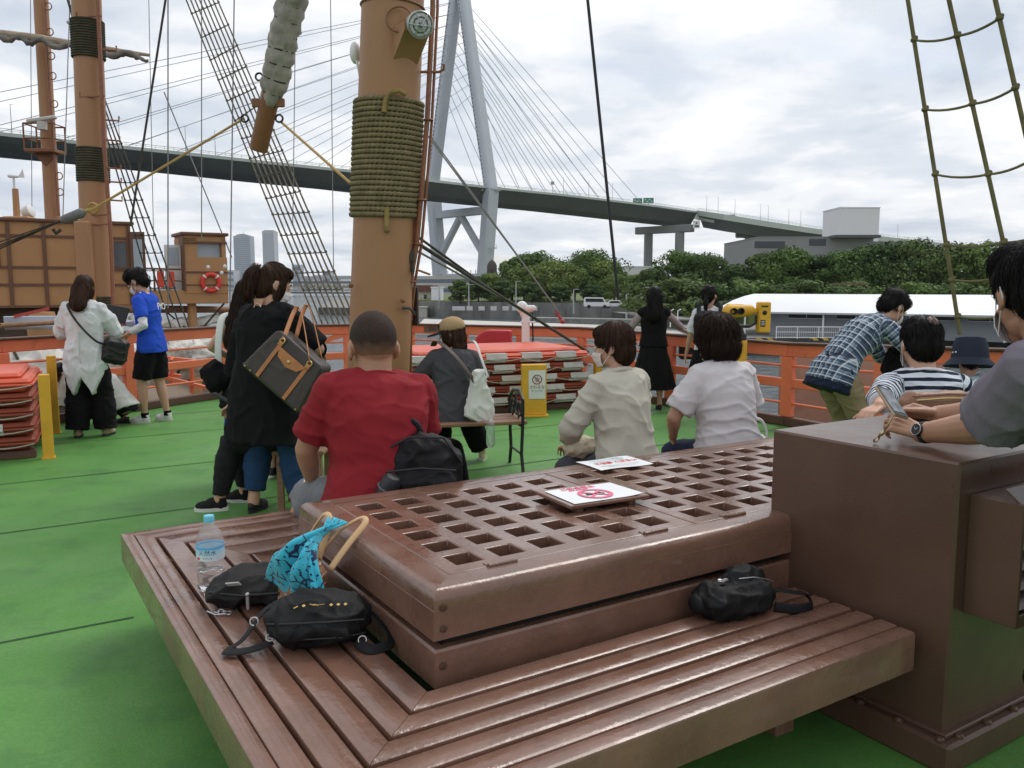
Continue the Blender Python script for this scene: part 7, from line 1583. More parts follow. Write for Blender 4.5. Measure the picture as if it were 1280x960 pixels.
link('trousers', f.pants(.95, .018, amp=.006, seed=16), [cloth('slate_trousers', (.06, .065, .075))], t); shoes(t, f, BLACKM, RUBB)
hm = hairshell(f, [((0, -.02, .122), (.088, .103, .098)), ((0, -.055, .06), (.078, .062, .085)), ((.066, -.018, .10), (.022, .05, .055)), ((-.066, -.018, .10), (.022, .05, .055)), ((0, .056, .158), (.064, .042, .040)), ((-.045, .06, .12), (.022, .02, .03)), ((.045, .06, .12), (.022, .02, .03))], .006); finish_hair(f, t, hm, strands(f, hm, 2200, 10, (.05, .11), .95, (0, -.02, .21), r=.0013, lift=.003), HRED); mask(t, f, mat('mask_pink', (.70, .60, .57), .8, bump=.2, bs=120))
me = softbag([('b', (0, 0, 0), (.22, .16, .10), None, .04)], .01, 5, .012, 6); o = link('cloth_pouch', me, [cloth('ecru_cloth', (.56, .50, .38))], None); o.location = f.loc + Matrix.Rotation(f.rz, 3, 'Z') @ V((-.13, .24, .60)); o.rotation_euler = (0, 0, f.rz); tag(o, 'ecru cloth pouch on the lap of the woman in the cream shirt', 'pouch')
# ---- k: woman in black pinafore at the right rail
kp = V((1.72, 10.15, 0)); f = Fig(1.46, .98, loc=kp, heading=84, head=(0, 8, 0), hands={'R': ((.40, .34, .95), (.5, -.8, -.3), (.6, .6, -.1), (0, 0, -1)), 'L': ((-.22, .20, .85), (-.8, -.6, 0))})
t = person('woman with long black hair in a long black pinafore dress standing at the railing', f); skinobj(t, f, .008); MAUVE = cloth('mauve_blouse', (.33, .26, .27))
link('blouse', f.shirt(.85, .012, 0, 1, .010, 5, .004, seed=6, sl_flare=.006), [MAUVE], t); me = f.shirt(.02, .045, 0, 1, .011, 5, .003, seed=7, bodies=(1, 1, 1.02, 1.02, .92, .8)); dr_ = link('dress', me, [BLKC], t); link('dress_skirt', f.skirt(.26, w1=.27, folds=11, fa=.02), [BLKC], dr_); shoes(t, f, BLACKM, RUBB, 'flat'); hm = hairshell(f, LONG(.24, .10)); finish_hair(f, t, hm, strands(f, hm, 600, 11, (.08, .2), 1.0), HBLK)
me = softbag([('b', (0, 0, 0), (.30, .12, .24), None, .03)], .01, 4, .004); o = link('handbag', me, [LEATHER], None); o.location = (2.22, 10.35, .72); tag(o, 'black handbag hanging beside the woman in the pinafore dress', 'handbag'); m = MB(); m.torus((0, 0, .1), .10, .008, Matrix.Rotation(math.pi / 2, 3, 'X'), 16, 6, a0=0, a1=math.pi); obj('handle', m, LEATHER, o)
# ---- l: girl with ponytail in white shirt
lp = V((2.24, 9.55, 0)); f = Fig(1.47, .95, loc=lp, heading=80, head=(-20, 4, 0), hands={'L': ((-.24, .06, .72), (-.4, -1, 0)), 'R': ((.24, .30, .95), (.7, -.7, 0))})
t = person('young woman with black ponytail in white blouse and black skirt at the railing', f); skinobj(t, f, .008); link('blouse', f.shirt(.45, .018, .0, 1.05, .011, 5, .007, seed=8, sl_flare=.03), [cloth('white_blouse', (.68, .68, .72))], t); link('skirt', f.skirt(.55, w1=.2), [BLKC], t); shoes(t, f, BLACKM, RUBB, 'flat')
hm = hairshell(f, SHORTF); sm_ = strands(f, hm, 400, 12, (.05, .1), .5, (0, -.09, .1)); tail = hairshell(f, [((0, -.11, .06), (.026, .03, .04)), ((0, -.125, 0), (.034, .03, .06)), ((0, -.115, -.06), (.026, .024, .05))], .008, 2); b2 = MB(); b2.add([v.co.copy() for v in tail.vertices], [tuple(p.vertices) for p in tail.polygons]); sm_.merge(b2); finish_hair(f, t, hm, sm_, HBLK)
me = softbag([('b', (0, 0, 0), (.34, .16, .42), None, .06)], .011, 6, .008); o = link('backpack', me, [NYLON], None); o.location = f.loc + Matrix.Rotation(f.rz, 3, 'Z') @ V((.0, -.21, 1.02)); o.rotation_euler = (0, 0, f.rz); tag(o, 'black backpack worn by the young woman with the ponytail', 'backpack'); RMi = Matrix.Rotation(-f.rz, 3, 'Z')
for sg in (-1, 1): strap(o, [(sg * .12, .0, .19), (sg * .12, .1, .30), (sg * .125, .24, .28), (sg * .13, .30, .12)], .05, .012, NYLON)
# ---- m: woman with short black hair in white t-shirt
mp_ = V((1.29, 4.88, 0)); f = Fig(1.63, 1.14, sit=SZ, loc=mp_, heading=112, lean=8, bend=12, head=(8, 14, 0), neck=4, hands={'L': ((-.20, .30, .58), (-1, -.6, -.2)), 'R': ((.14, .32, .60), (1, -.5, 0))}, feet={'L': (-.12, .40, 6), 'R': (.12, .40, -6)})
t = person('woman with bushy black hair in a white t-shirt sitting right of the cream overshirt', f); skinobj(t, f, .006); WT = cloth('white_cotton', (.60, .57, .58), var=.03); link('t_shirt', f.shirt(.42, .032, .12, 1.08, .010, 7, .010, (3, 3, 9), 61, .035, bodies=(1, 1.06, 1.06, 1.02, 1.02, 1.15)), [WT], t); collar(t, f, WT, 1.2, .009, .006)
link('jeans', f.pants(.95, .018, seed=17), [cloth('navy_jeans', (.012, .020, .045))], t); shoes(t, f, WHITES, RUBW)
hm = hairshell(f, [((0, -.022, .122), (.106, .116, .112)), ((0, -.055, .04), (.096, .072, .085)), ((.07, -.01, .06), (.030, .055, .075)), ((-.07, -.01, .06), (.030, .055, .075))], .007); finish_hair(f, t, hm, strands(f, hm, 2000, 13, (.05, .1), .9, (0, -.03, .24), r=.0018, lift=.012, curl=.5, flick=.012), HDBR); mask(t, f)
# ---- n: man in plaid bending forward
np_ = V((2.68, 6.55, 0)); f = Fig(1.70, 1.02, pelvis=(0, -.16, .86), loc=np_, heading=14, lean=35, bend=33, head=(4, 40, 0), neck=-20, hands={'L': ((-.08, .52, .72), (-1, .1, .1)), 'R': ((.18, .50, .80), (1, 0, 0))}, feet={'L': (-.14, .02, 6), 'R': (.14, -.06, -6)})
t = person('man in blue plaid shirt and khaki trousers bending forward by the right railing', f); skinobj(t, f, .007); sh_ = link('shirt', f.shirt(.60, .028, .12, 1.12, .010, 6, .008, (6, 6, 8), 71, .012, pat=True), [PLAID], t); collar(t, f, PLAID, 1.1, .014, .01)
link('undershirt', f.shirt(.03, .022, .18, 1.10, .012, 5, .006, seed=3, bodies=(1, 1.02, .9, .8, .6, .5)), [cloth('navy_tee', (.012, .018, .04))], t); link('trousers', f.pants(.96, .024, .006, amp=.010, sc=(6, 6, 12), seed=18), [cloth('khaki_cotton', (.26, .20, .115), var=.08)], t); shoes(t, f, mat('brown_shoe', (.08, .05, .03), .6), RUBB)
hm = hairshell(f, SHORTF); finish_hair(f, t, hm, strands(f, hm, 900, 14, (.03, .07), .4, lift=.008, flick=.01), HBLK); mask(t, f)
me = softbag([('b', (0, 0, 0), (.30, .22, .30), Matrix.Rotation(R(20), 3, 'Y'), .06)], .011, 7, .012, 9); o = link('black_jacket', me, [BLKC], None); o.location = np_ + V((.42, .03, .88)); tag(o, 'black jacket bundled under the arms of the bending man in plaid', 'jacket')
# ---- o: man in striped top
op = V((2.08, 4.12, 0)); f = Fig(1.70, 1.08, sit=SZ, loc=op, heading=84, lean=6, bend=16, head=(2, 14, 0), neck=6, hands={'L': (at(1096, 515, 3.62), (-1, .2, -.4), (-.7, -.55, -.25), (0, 0, -1), 'w'), 'R': ((.16, .36, .62), (1, -.4, 0))}, feet={'L': (-.12, .42, 6), 'R': (.12, .42, -6)})
t = person('man with thinning crown in a navy and white striped top behind the ventilator box', f); skinobj(t, f, .006, sk=SKIN); sh_ = link('striped_top', f.shirt({'L': .84, 'R': .85}, .03, .1, 1.06, .009, 6, .007, (5, 5, 7), 81, .008, pat=True, bodies=(1, 1.04, 1.05, 1.04, 1.06, 1.1)), [STRIPED], t); collar(t, f, cloth('white_jersey', (.7, .7, .74)), 1.14, .009, .012)
link('trousers', f.pants(.95, .018, seed=19), [cloth('dark_navy', (.014, .016, .024))], t); shoes(t, f, BLACKM, RUBB); hm = hairshell(f, [((0, -.024, .120), (.087, .098, .092)), ((0, -.06, .068), (.076, .058, .078))], .006); finish_hair(f, t, hm, strands(f, hm, 1700, 15, (.025, .055), .55, (0, -.03, .22), r=.0014, lift=.005), HBLK); mask(t, f)
m = MB(); m.ell((.024, -.0925, .174), (.030, .028, .007), V((.26, -.82, .58)).to_track_quat('Z', 'Y').to_matrix()); h = MB(); h.merge(m, f.HM); obj('bald_patch', h, mat('scalp', (.13, .08, .056), .55, var=.3, vs=80), t)
# ---- p: child with hat, q: person in white sleeve
f = Fig(1.15, 1.0, sit=.52, loc=V((2.72, 4.92, 0)), heading=70, lean=8, bend=10, head=(0, 18, 0), hands={'L': ((-.1, .26, .55), (-1, -.4, 0)), 'R': ((.24, .24, .66), (1, -.4, 0))}, feet={'L': (-.08, .3, 4, None, .12), 'R': (.08, .3, -4, None, .12)})
t = person('small child in navy bucket hat and pale blue t-shirt beside the striped man', f); skinobj(t, f, .007); link('t_shirt', f.shirt(.42, .024, .04, 1.1, .011, 6, .008, seed=9, sl_flare=.03), [cloth('pale_blue_cotton', (.42, .56, .60))], t); link('shorts', f.pants(.55, .016, seed=4), [BLKC], t); shoes(t, f, WHITES, RUBW)
hm = hairshell(f, SHORT); finish_hair(f, t, hm, strands(f, hm, 200, 16, (.03, .06), .6), HBLK); m = MB(); m.lathe([(.05, .235), (.092, .222), (.108, .17), (.116, .11), (.118, .085), (.165, .035), (.168, .03), (.112, .075), (.09, .10)], (0, -.012, 0), 32); h = MB(); h.merge(m, f.HM @ Matrix.Rotation(R(8), 4, 'X')); ht = obj('bucket_hat', h, cloth('navy_hat', (.022, .028, .045)), t); m = MB(); [m.lathe([(.006, 0), (.006, .003)], (.117 * math.cos(R(a)), -.012 + .117 * math.sin(R(a)), .12), 10, Matrix.Rotation(R(a), 3, 'Z') @ Matrix.Rotation(math.pi / 2, 3, 'Y')) for a in (200, 215)]; h = MB(); h.merge(m, f.HM @ Matrix.Rotation(R(8), 4, 'X')); obj('hat_button', h, WHITEP, ht)
f = Fig(1.58, 1.0, sit=.42, loc=V((2.72, 4.42, 0)), heading=55, lean=10, bend=16, head=(0, 18, 0), hands={'L': ((-.28, .24, .66), (-1, -.4, 0)), 'R': ((.12, .30, .62), (1, -.4, 0))})
t = person('person in white long sleeves seated right of the child in the bucket hat, mostly hidden', f); skinobj(t, f, .008); link('shirt', f.shirt(.88, .03, .06, 1.05, .011, 6, .010, seed=10), [cloth('lavender_white', (.62, .60, .70))], t); link('trousers', f.pants(.95, .018, seed=5), [BLKC], t); shoes(t, f, BLACKM, RUBB); hm = hairshell(f, BOB); finish_hair(f, t, hm, strands(f, hm, 300, 17, (.05, .1), .9), HBLK)
# ---- r: man in grey-violet t-shirt leaning on the box
rp = V((1.705, 2.20, 0)); f = Fig(1.74, 1.06, ak=1.22, pelvis=(0, 0, .84), loc=rp, heading=125, lean=22, bend=16, head=(-38, 18, 0), hands={'L': (at(1152, 541, 2.75), (.5, -1, -1), (-.30, .80, .28), (.55, .1, -.7), 'w'), 'R': (at(1172, 519, 2.9), (.9, -.2, -.8), (-.55, .75, .15), (-.55, -.2, -.75), 'w')}, feet={'L': (-.26, -.12, 8), 'R': (.26, -.12, -8)})
t = person('man in grey-violet t-shirt leaning on the ventilator box and using his phone', f); skinobj(t, f, .0048, {'L': ((35, 45, 30), (40, 50, 35), (48, 55, 35), (55, 55, 35)), 'R': ((30, 40, 30), (35, 45, 30), (40, 50, 30), (45, 50, 30)), 'Lt': 18, 'Rt': 20}, sk=SKIN2)
GV = cloth('grey_violet_cotton', (.185, .165, .20), var=.05, bump=.3); link('t_shirt', f.shirt(.44, .034, .16, 1.05, .009, 8, .009, (4, 4, 6), 91, .05), [GV], t); collar(t, f, GV, 1.14, .010, .010)
link('trousers', f.pants(.95, .02, seed=20), [BLKC], t); shoes(t, f, WHITES, RUBW); hm = hairshell(f, SHORTF + [((0, .01, .175), (.080, .085, .05))], .006); finish_hair(f, t, hm, strands(f, hm, 2600, 18, (.03, .065), .42, (0, -.03, .24), r=.0013, lift=.008, curl=.25, flick=.010), HBLK); mask(t, f)
S, E, Wd_, *_ = f.arms['L']; dq_ = (Wd_ - E).normalized(); wt = thing('wristwatch', 'black analogue watch on the wrist of the man leaning on the box', 'watch', f.loc, f.rz); q = E.lerp(Wd_, .93); M_ = dq_.to_track_quat('Z', 'Y').to_matrix()
m = MB(); n = 22
for k in range(n): a = 2 * math.pi * k / n; m.box(q + M_ @ V((.0335 * math.cos(a), .0335 * math.sin(a), 0)), (.006, .0088, .020), M_ @ Matrix.Rotation(a, 3, 'Z'), ch=.0015)
bl_ = obj('bracelet', m, BLACKM, wt)
bl_['kind'] = 'stuff'; del bl_['kind']
nn_ = Matrix.Rotation(-f.rz, 3, 'Z') @ V((-.45, -.75, .35)); nn_ = (nn_ - dq_ * nn_.dot(dq_)).normalized(); mq = nn_.to_track_quat('Z', 'Y').to_matrix(); m = MB(); m.lathe([(.020, 0), (.0215, .004), (.0215, .009), (.0185, .0115)], q + nn_ * .033, 26, mq); cs_ = obj('case', m, BLACKM, wt); m = MB(); m.torus(q + nn_ * .0440, .0195, .0014, mq, 26, 5); obj('bezel', m, STEEL, cs_)
m = MB(); m.box(q + nn_ * .0449 + mq @ V((.003, .003, 0)), (.009, .0012, .0005), mq @ Matrix.Rotation(.8, 3, 'Z')); m.box(q + nn_ * .0449 + mq @ V((-.004, .003, 0)), (.012, .001, .0005), mq @ Matrix.Rotation(2.4, 3, 'Z')); obj('hands', m, WHITEP, cs_)
# ================================================================== bags and small things
FB = lambda px, py, z=SZ: onz(px, py, z)
# smartphone in the hands of the man at right
c = at(1114, 503, 2.80); t = thing('smartphone', 'pale gold smartphone with bright screen held over the ventilator box', 'phone', c); t.rotation_euler = (R(40), R(14), R(24)); t.scale = (.92, .92, 1.25)
m = MB(); m.box((0, 0, 0), (.076, .150, .0085), ch=.004); obj('shell', m, mat('gold_case', (.42, .30, .20), .35, metal=.4), t); m = MB(); m.box((0, 0, .0046), (.071, .145, .0006)); bz_ = obj('bezel', m, BLACKM, t); m = MB(); m.box((0, .004, .0052), (.062, .118, .0005)); obj('screen', m, mat('phone_screen', (.30, .33, .35), .12, col2=(.05, .06, .07), vs=22, var=.1), bz_); m = MB(); m.tube([(-.036, -.07, -.002), (-.04, -.085, -.02), (-.03, -.09, -.05), (-.02, -.085, -.075)], .003, 6); m.torus((-.02, -.085, -.085), .010, .003, Matrix.Rotation(1.2, 3, 'X'), 12, 6); m.ell((-.03, -.09, -.06), (.008, .008, .01)); obj('charm', m, mat('charm_metal', (.5, .4, .25), .3, metal=.9), t)
# brown shoulder bag behind his arms
c = V((1.83, 3.42, .0)); p = at(1170, 508, 3.32); t = thing('brown_shoulder_bag', 'tan brown leather pouch bag lying behind the hands of the leaning man', 'bag', (p.x, p.y, .972), R(8))
me = softbag([('b', (0, 0, .055), (.30, .12, .11), None, .035)], .007, 6, .005, 3); link('body', me, [BRNL], t)
m = MB(); m.tube([(-.13, -.064, .085), (0, -.067, .092), (.12, -.064, .088), (.148, -.03, .08)], .004, 6); obj('zip', m, mat('brass', (.5, .36, .15), .3, metal=.9), t); m = MB(); m.tube([(-.14, -.06, .10), (0, -.066, .108), (.145, -.055, .10)], .005, 6); m.tube([(-.13, -.066, .03), (.13, -.066, .03)], .003, 6); obj('seam', m, BRNL, t)
m = MB(); m.tube([(.15, 0, .06), (.17, .02, .1), (.16, .05, .03)], .010, 8, flat=.3); obj('strap', m, BRNL, t)
# white handbag next to the woman in the white t-shirt
p = onz(930, 552, .42); t = thing('white_tote_bag', 'small white tote bag on the seat right of the woman in the white t-shirt', 'bag', (1.43, 4.92, SZ), R(20)); me = softbag([('b', (0, 0, .10), (.20, .12, .20), None, .03)], .008, 5, .006, 2); link('body', me, [mat('white_leather', (.64, .64, .63), .55)], t)
for yy in (-.045, .045): m = MB(); m.torus((0, yy, .19), .075, .007, Matrix.Rotation(math.pi / 2, 3, 'X') @ Matrix.Scale(1.5, 3, (0, 1, 0)), 20, 6, a0=0, a1=math.pi); obj('handle', m, MATS['white_leather'], t)
# handbag on the shoulder of the woman in black
B0, B1 = at(362, 462, 5.12), at(375, 358, 5.2)
t = thing('shoulder_bag', 'dark brown patterned shoulder bag with tan leather straps on the woman in the black tunic', 'handbag', B0); t.rotation_euler = (R(-6), R(38), R(-14)); t.scale = (1.1, 1.1, 1.1)
def mono(tt, b):
    tcn = tt.nodes.new('ShaderNodeTexCoord'); mp = tt.nodes.new('ShaderNodeMapping'); mp.inputs['Rotation'].default_value = (0, R(45), 0); tt.links.new(tcn.outputs['Object'], mp.inputs[0]); v = tt.nodes.new('ShaderNodeTexVoronoi'); v.inputs['Scale'].default_value = 62; v.inputs['Randomness'].default_value = .12; tt.links.new(mp.outputs[0], v.inputs[0])
    r = tt.nodes.new('ShaderNodeValToRGB'); r.color_ramp.elements[0].position = .16; r.color_ramp.elements[1].position = .24; r.color_ramp.elements[0].color = (.13, .095, .07, 1); r.color_ramp.elements[1].color = (.042, .032, .029, 1); tt.links.new(v.outputs['Distance'], r.inputs[0]); tt.links.new(r.outputs[0], b.inputs['Base Color'])
MONO = node_mat('patterned_canvas', mono, .5)
m = MB(); pf = [(-.21, -.13), (.21, -.13), (.17, .14), (.15, .155), (-.15, .155), (-.17, .14)]; m.prism(pf, -.075, .075, Matrix.Rotation(math.pi / 2, 4, 'X')); me = vox(m, .008, 3, .5, 'bag'); wrinkle(me, .003, (6, 6, 6), 3); bd = link('body', me, [MONO], t)
m = MB(); m.box((0, 0, -.125), (.425, .155, .03), ch=.01); obj('base_trim', m, mat('olive_base', (.028, .026, .012), .5), t); m = MB(); [m.ell((x, -.079, -.126), .006, n=8, m=6) for x in (-.19, -.15, .19)]; obj('stud', m, mat('brass', (.5, .36, .15), .3, metal=.9), t)
for x in (-.10, .10):
    m = MB(); m.beam((x, -.081, -.125), (x, -.078, .10), .022, .006, up=(0, 1, 0)); m.box((x, -.082, .105), (.03, .01, .03), ch=.003); obj('leather_strip', m, TANL, t); m = MB(); m.torus((x, -.086, .125), .014, .004, Matrix.Rotation(math.pi / 2, 3, 'X'), 14, 6); obj('buckle', m, MATS['brass'], t)
m = MB(); m.prism([(-.1, .03), (.1, .03), (.07, -.02), (0, -.04), (-.07, -.02)], -.003, .003, Matrix.Translation((0, -.083, .06)) @ Matrix.Rotation(math.pi / 2, 4, 'X')); fl = obj('leather_tab', m, TANL, t, bev=.002); m = MB(); m.ell((0, -.088, .055), (.011, .003, .011)); obj('clasp', m, MATS['brass'], fl)
iv = (Matrix.Translation(t.location) @ t.rotation_euler.to_matrix().to_4x4() @ Matrix.Scale(1.1, 4)).inverted(); shd = at(379, 384, 5.3) + V((0, .02, .0))
strap(t, [iv @ q if i in (1,) else q for i, q in enumerate(((-.10, -.085, .13), shd + V((-.02, -.05, .0)), (.10, -.085, .13)))], .026, .007, TANL, 'strap'); strap(t, [iv @ q if i in (1,) else q for i, q in enumerate(((-.10, .05, .15), shd + V((.02, .02, .01)), (.10, .05, .15)))], .026, .007, TANL, 'strap')
# black backpack beside the man in red
p = onz(528, 622, SZ); pc = V((-.41, 3.70, 0)); t = thing('backpack', 'large black backpack standing on the seat right of the man in red', 'backpack', (pc.x, pc.y, SZ), R(6))
me = softbag([('b', (0, 0, .20), (.36, .20, .40), None, .07), ('b', (0, -.08, .15), (.30, .12, .26), None, .05), ('e', (0, 0, .36), (.15, .10, .07))], .009, 4, .012, 5, (6, 6, 8)); link('body', me, [NYLON], t)
m = MB(); m.tube([(-.15, -.150, .285), (0, -.160, .30), (.15, -.150, .285)], .005, 6); m.tube([(-.18, -.06, .2), (-.17, -.08, .36), (-.05, -.09, .425), (.1, -.09, .42), (.18, -.06, .3)], .005, 6); m.box((-.12, -.155, .25), (.012, .006, .05), ch=.002); obj('zip', m, BLACKM, t)
m = MB(); m.torus((-.06, .0, .42), .06, .014, Matrix.Rotation(math.pi / 2, 3, 'X') @ Matrix.Scale(1.1, 3, (0, 1, 0)), 16, 8, a0=0, a1=math.pi); obj('grab_handle', m, NYLON, t)
m = MB(); m.box((.085, -.149, .075), (.075, .004, .024)); lb = obj('label', m, mat('label_red', (.55, .03, .04), .5), t); tm = text_mb('OUTDOOR', .0125); tm.xf(Matrix.Translation((.085, -.152, .075)) @ Matrix.Rotation(math.pi / 2, 4, 'X')); obj('lettering', tm, WHITEP, lb, sharp=0)
strap(t, [(-.13, .09, .38), (-.20, .16, .36), (-.24, .12, .2), (-.2, .06, .06)], .06, .014, NYLON); strap(t, [(.13, .09, .38), (.17, .16, .33), (.2, .12, .15), (.18, .06, .05)], .06, .014, NYLON)
q = onz(487, 608, SZ + .1); t = thing('folding_umbrella', 'rolled dark umbrella in the side pocket between the man in red and the backpack', 'umbrella', (-.62, 3.56, SZ + .04)); t.rotation_euler = (R(14), R(24), R(10)); m = MB(); m.lathe([(.02, 0), (.042, .01), (.045, .12), (.042, .24), (.03, .26), (.018, .262)], n=18); obj('canopy_roll', m, mat('dark_grey_nylon', (.025, .026, .03), .5, bump=.3, bs=60), t); m = MB(); [m.torus((0, 0, z), .0455, .004, None, 20, 6) for z in (.08, .15, .2)]; obj('band', m, mat('grey_band', (.12, .13, .14), .6), t)
# garden benches
def garden_bench(c, rz, label):
    t = thing('garden_bench', label, 'bench', c, rz, 'garden benches with black iron ends')
    WOODB = mat('bench_slats', (.24, .13, .075), .6, var=.25, vs=4, stretch=(1, 8, 8))
    for k in range(3): m = MB(); m.box((0, -.16 + k * .145, .415), (1.2, .13, .03), ch=.006); obj('seat_slat', m, WOODB, t)
    for sx in (-.56, .56):
        m = MB(); r = .014
        m.tube([(sx, .22, .0), (sx, .17, .15), (sx, .20, .30), (sx, .20, .40)], r, 8); m.tube([(sx, -.24, 0), (sx, -.18, .15), (sx, -.22, .40), (sx, -.22, .60), (sx, -.1, .66), (sx, .1, .645), (sx, .21, .56), (sx, .20, .40)], r, 8); m.tube([(sx, .2, .385), (sx, -.22, .385)], r, 8); m.tube([(sx, .17, .15), (sx, -.18, .15)], .009, 6)
        for k in range(3): m.torus((sx, -.12 + k * .11, .51), .055, .009, Matrix.Rotation(math.pi / 2, 3, 'Y'), 16, 6)
        m.tube([(sx, -.1, .4), (sx, .0, .62), (sx, .12, .42)], .009, 6); obj('iron_end', m, BLACKM, t)
garden_bench((-.51, 6.70, 0), R(14), 'wooden garden bench with black iron ends under the woman in the cap')
t = thing('wooden_stool', 'small wooden stool under the seated person in black trousers', 'stool', (-1.42, 5.62, 0)); m = MB(); m.box((0, 0, .40), (.34, .34, .03), ch=.006); obj('seat', m, MATS['bench_slats'], t)
for x, y in ((-.13, -.13), (.13, -.13), (-.13, .13), (.13, .13)): m = MB(); m.box((x, y, .19), (.04, .04, .38)); obj('leg', m, MATS['bench_slats'], t)
# white tote of the cap woman
t = thing('canvas_tote', 'white canvas tote hanging at the side of the woman in the cap', 'bag', (-.27, 6.60, .62), R(20)); m = MB(); m.prism([(-.03, .22), (.03, .22), (.15, -.12), (.13, -.19), (-.02, -.20), (-.13, -.14)], -.035, .035, Matrix.Rotation(R(20), 4, 'Z') @ Matrix.Rotation(math.pi / 2, 4, 'X')); me = wrinkle(vox(m, .008, 3, .5, 'bag'), .014, (7, 7, 5), 7); link('body', me, [MATS['tote_white']], t)
t = thing('plastic_bag', 'clear plastic bag hanging over the bench end beside the canvas tote', 'bag', (-.17, 6.55, .34)); me = softbag([('b', (0, 0, 0), (.06, .14, .22), None, .02)], .009, 4, .008, 8); link('body', me, [mat('clear_film', (.75, .8, .8), .25, trans=.6, alpha=.55, ior=1.1)], t)
# camouflage bag between the legs
t = thing('camouflage_bag', 'olive camouflage bag with black base standing on the deck behind the man in red', 'bag', onz(362, 600, 0) + V((0, .1, 0)), R(20)); me = softbag([('b', (0, 0, .26), (.24, .18, .30), None, .05)], .01, 5, .008, 6); link('body', me, [mat('camouflage', (.03, .035, .02), .8, col2=(.13, .14, .07), vs=14, var=.2)], t); m = MB(); m.box((0, 0, .09), (.25, .19, .16), ch=.04); bb = obj('base', m, NYLON, t); tm = text_mb('ALIEN', .05); tm.xf(Matrix.Translation((0, -.0975, .10)) @ Matrix.Rotation(math.pi / 2, 4, 'X')); obj('lettering', tm, mat('neon_yellow', (.55, .62, .08), .6), bb, sharp=0)
m = MB(); m.torus((0, 0, .42), .06, .012, Matrix.Rotation(math.pi / 2, 3, 'X'), 16, 6, a0=0, a1=math.pi); obj('handle', m, WHITEP, t)
# ------------------------------------------------------------------ bottle
p = onz(265, 737, SZ); t = thing('water_bottle', 'clear plastic water bottle with light blue cap and label standing on the slats', 'bottle', (p.x, p.y, SZ + .001), R(-5)); k = 1.0
PET = mat('clear_plastic', (.9, .94, .96), .06, trans=.75, ior=1.03, spec=1.0, alpha=.45)
pf = [(.030, .0), (.042, .004), (.0445, .014), (.0445, .028), (.0425, .034), (.0445, .042), (.0445, .058), (.0425, .064), (.0445, .072), (.0445, .088), (.040, .098), (.0405, .108), (.0445, .118), (.0445, .168), (.0435, .180), (.036, .205), (.024, .226), (.0155, .238), (.0150, .246)]
m = MB(); m.lathe(pf, n=36); obj('bottle', m, PET, t, sharp=0)
m = MB(); m.lathe([(.028, .003), (.041, .006), (.043, .015), (.043, .028), (.041, .034), (.043, .042), (.043, .058), (.041, .064), (.0425, .070)], n=36); obj('water', m, mat('water_inside', (.97, .98, .99), .0, trans=1, ior=1.33), t, sharp=0)
def lab(tt, b):
    tcn = tt.nodes.new('ShaderNodeTexCoord'); s = tt.nodes.new('ShaderNodeSeparateXYZ'); tt.links.new(tcn.outputs['Object'], s.inputs[0]); r = tt.nodes.new('ShaderNodeValToRGB'); mr = tt.nodes.new('ShaderNodeMapRange'); mr.inputs[1].default_value = .116; mr.inputs[2].default_value = .166; tt.links.new(s.outputs[2], mr.inputs[0]); tt.links.new(mr.outputs[0], r.inputs[0]); e = r.color_ramp.elements
    e[0].position = 0; e[0].color = (.75, .78, .80, 1); e[1].position = .3; e[1].color = (.62, .75, .82, 1); x = e.new(.78); x.color = (.35, .62, .80, 1); x = e.new(.82); x.color = (.06, .30, .62, 1); x = e.new(.93); x.color = (.20, .50, .75, 1); tt.links.new(r.outputs[0], b.inputs['Base Color'])
m = MB(); m.lathe([(.0449, .116), (.0451, .118), (.0451, .164), (.0449, .166)], n=48, cap=False); lb = obj('label', m, node_mat('bottle_label', lab, .35), t, sharp=0)
def wrapt(s_, sz, z, mt, r_=.0455, a0=-90):
    tm = text_mb(s_, sz, depth=.0002); tm.v = [V((r_ * math.cos(R(a0) + q.x / r_), r_ * math.sin(R(a0) + q.x / r_), z + q.y)) + V((0, 0, 0)) for q in tm.v]; return obj('lettering', tm, mt, lb, sharp=0)
wrapt('天然水', .020, .1435, mat('label_navy', (.015, .03, .10), .5), a0=-78); wrapt('きりしま', .008, .126, MATS['label_navy'], a0=-78)
m = MB(); m.ell((.0452 * math.cos(R(-118)), .0452 * math.sin(R(-118)), .125), (.006, .003, .005)); obj('red_emblem', m, REDI, lb); m = MB(); m.lathe([(.0165, .244), (.0168, .246), (.0168, .264), (.0155, .267)], n=30); obj('cap', m, mat('cap_blue', (.16, .52, .68), .4), t); m = MB(); m.torus((0, 0, .241), .0165, .002, None, 24, 6); obj('neck_ring', m, PET, t)
t.scale = (1.08, 1.08, 1.02)
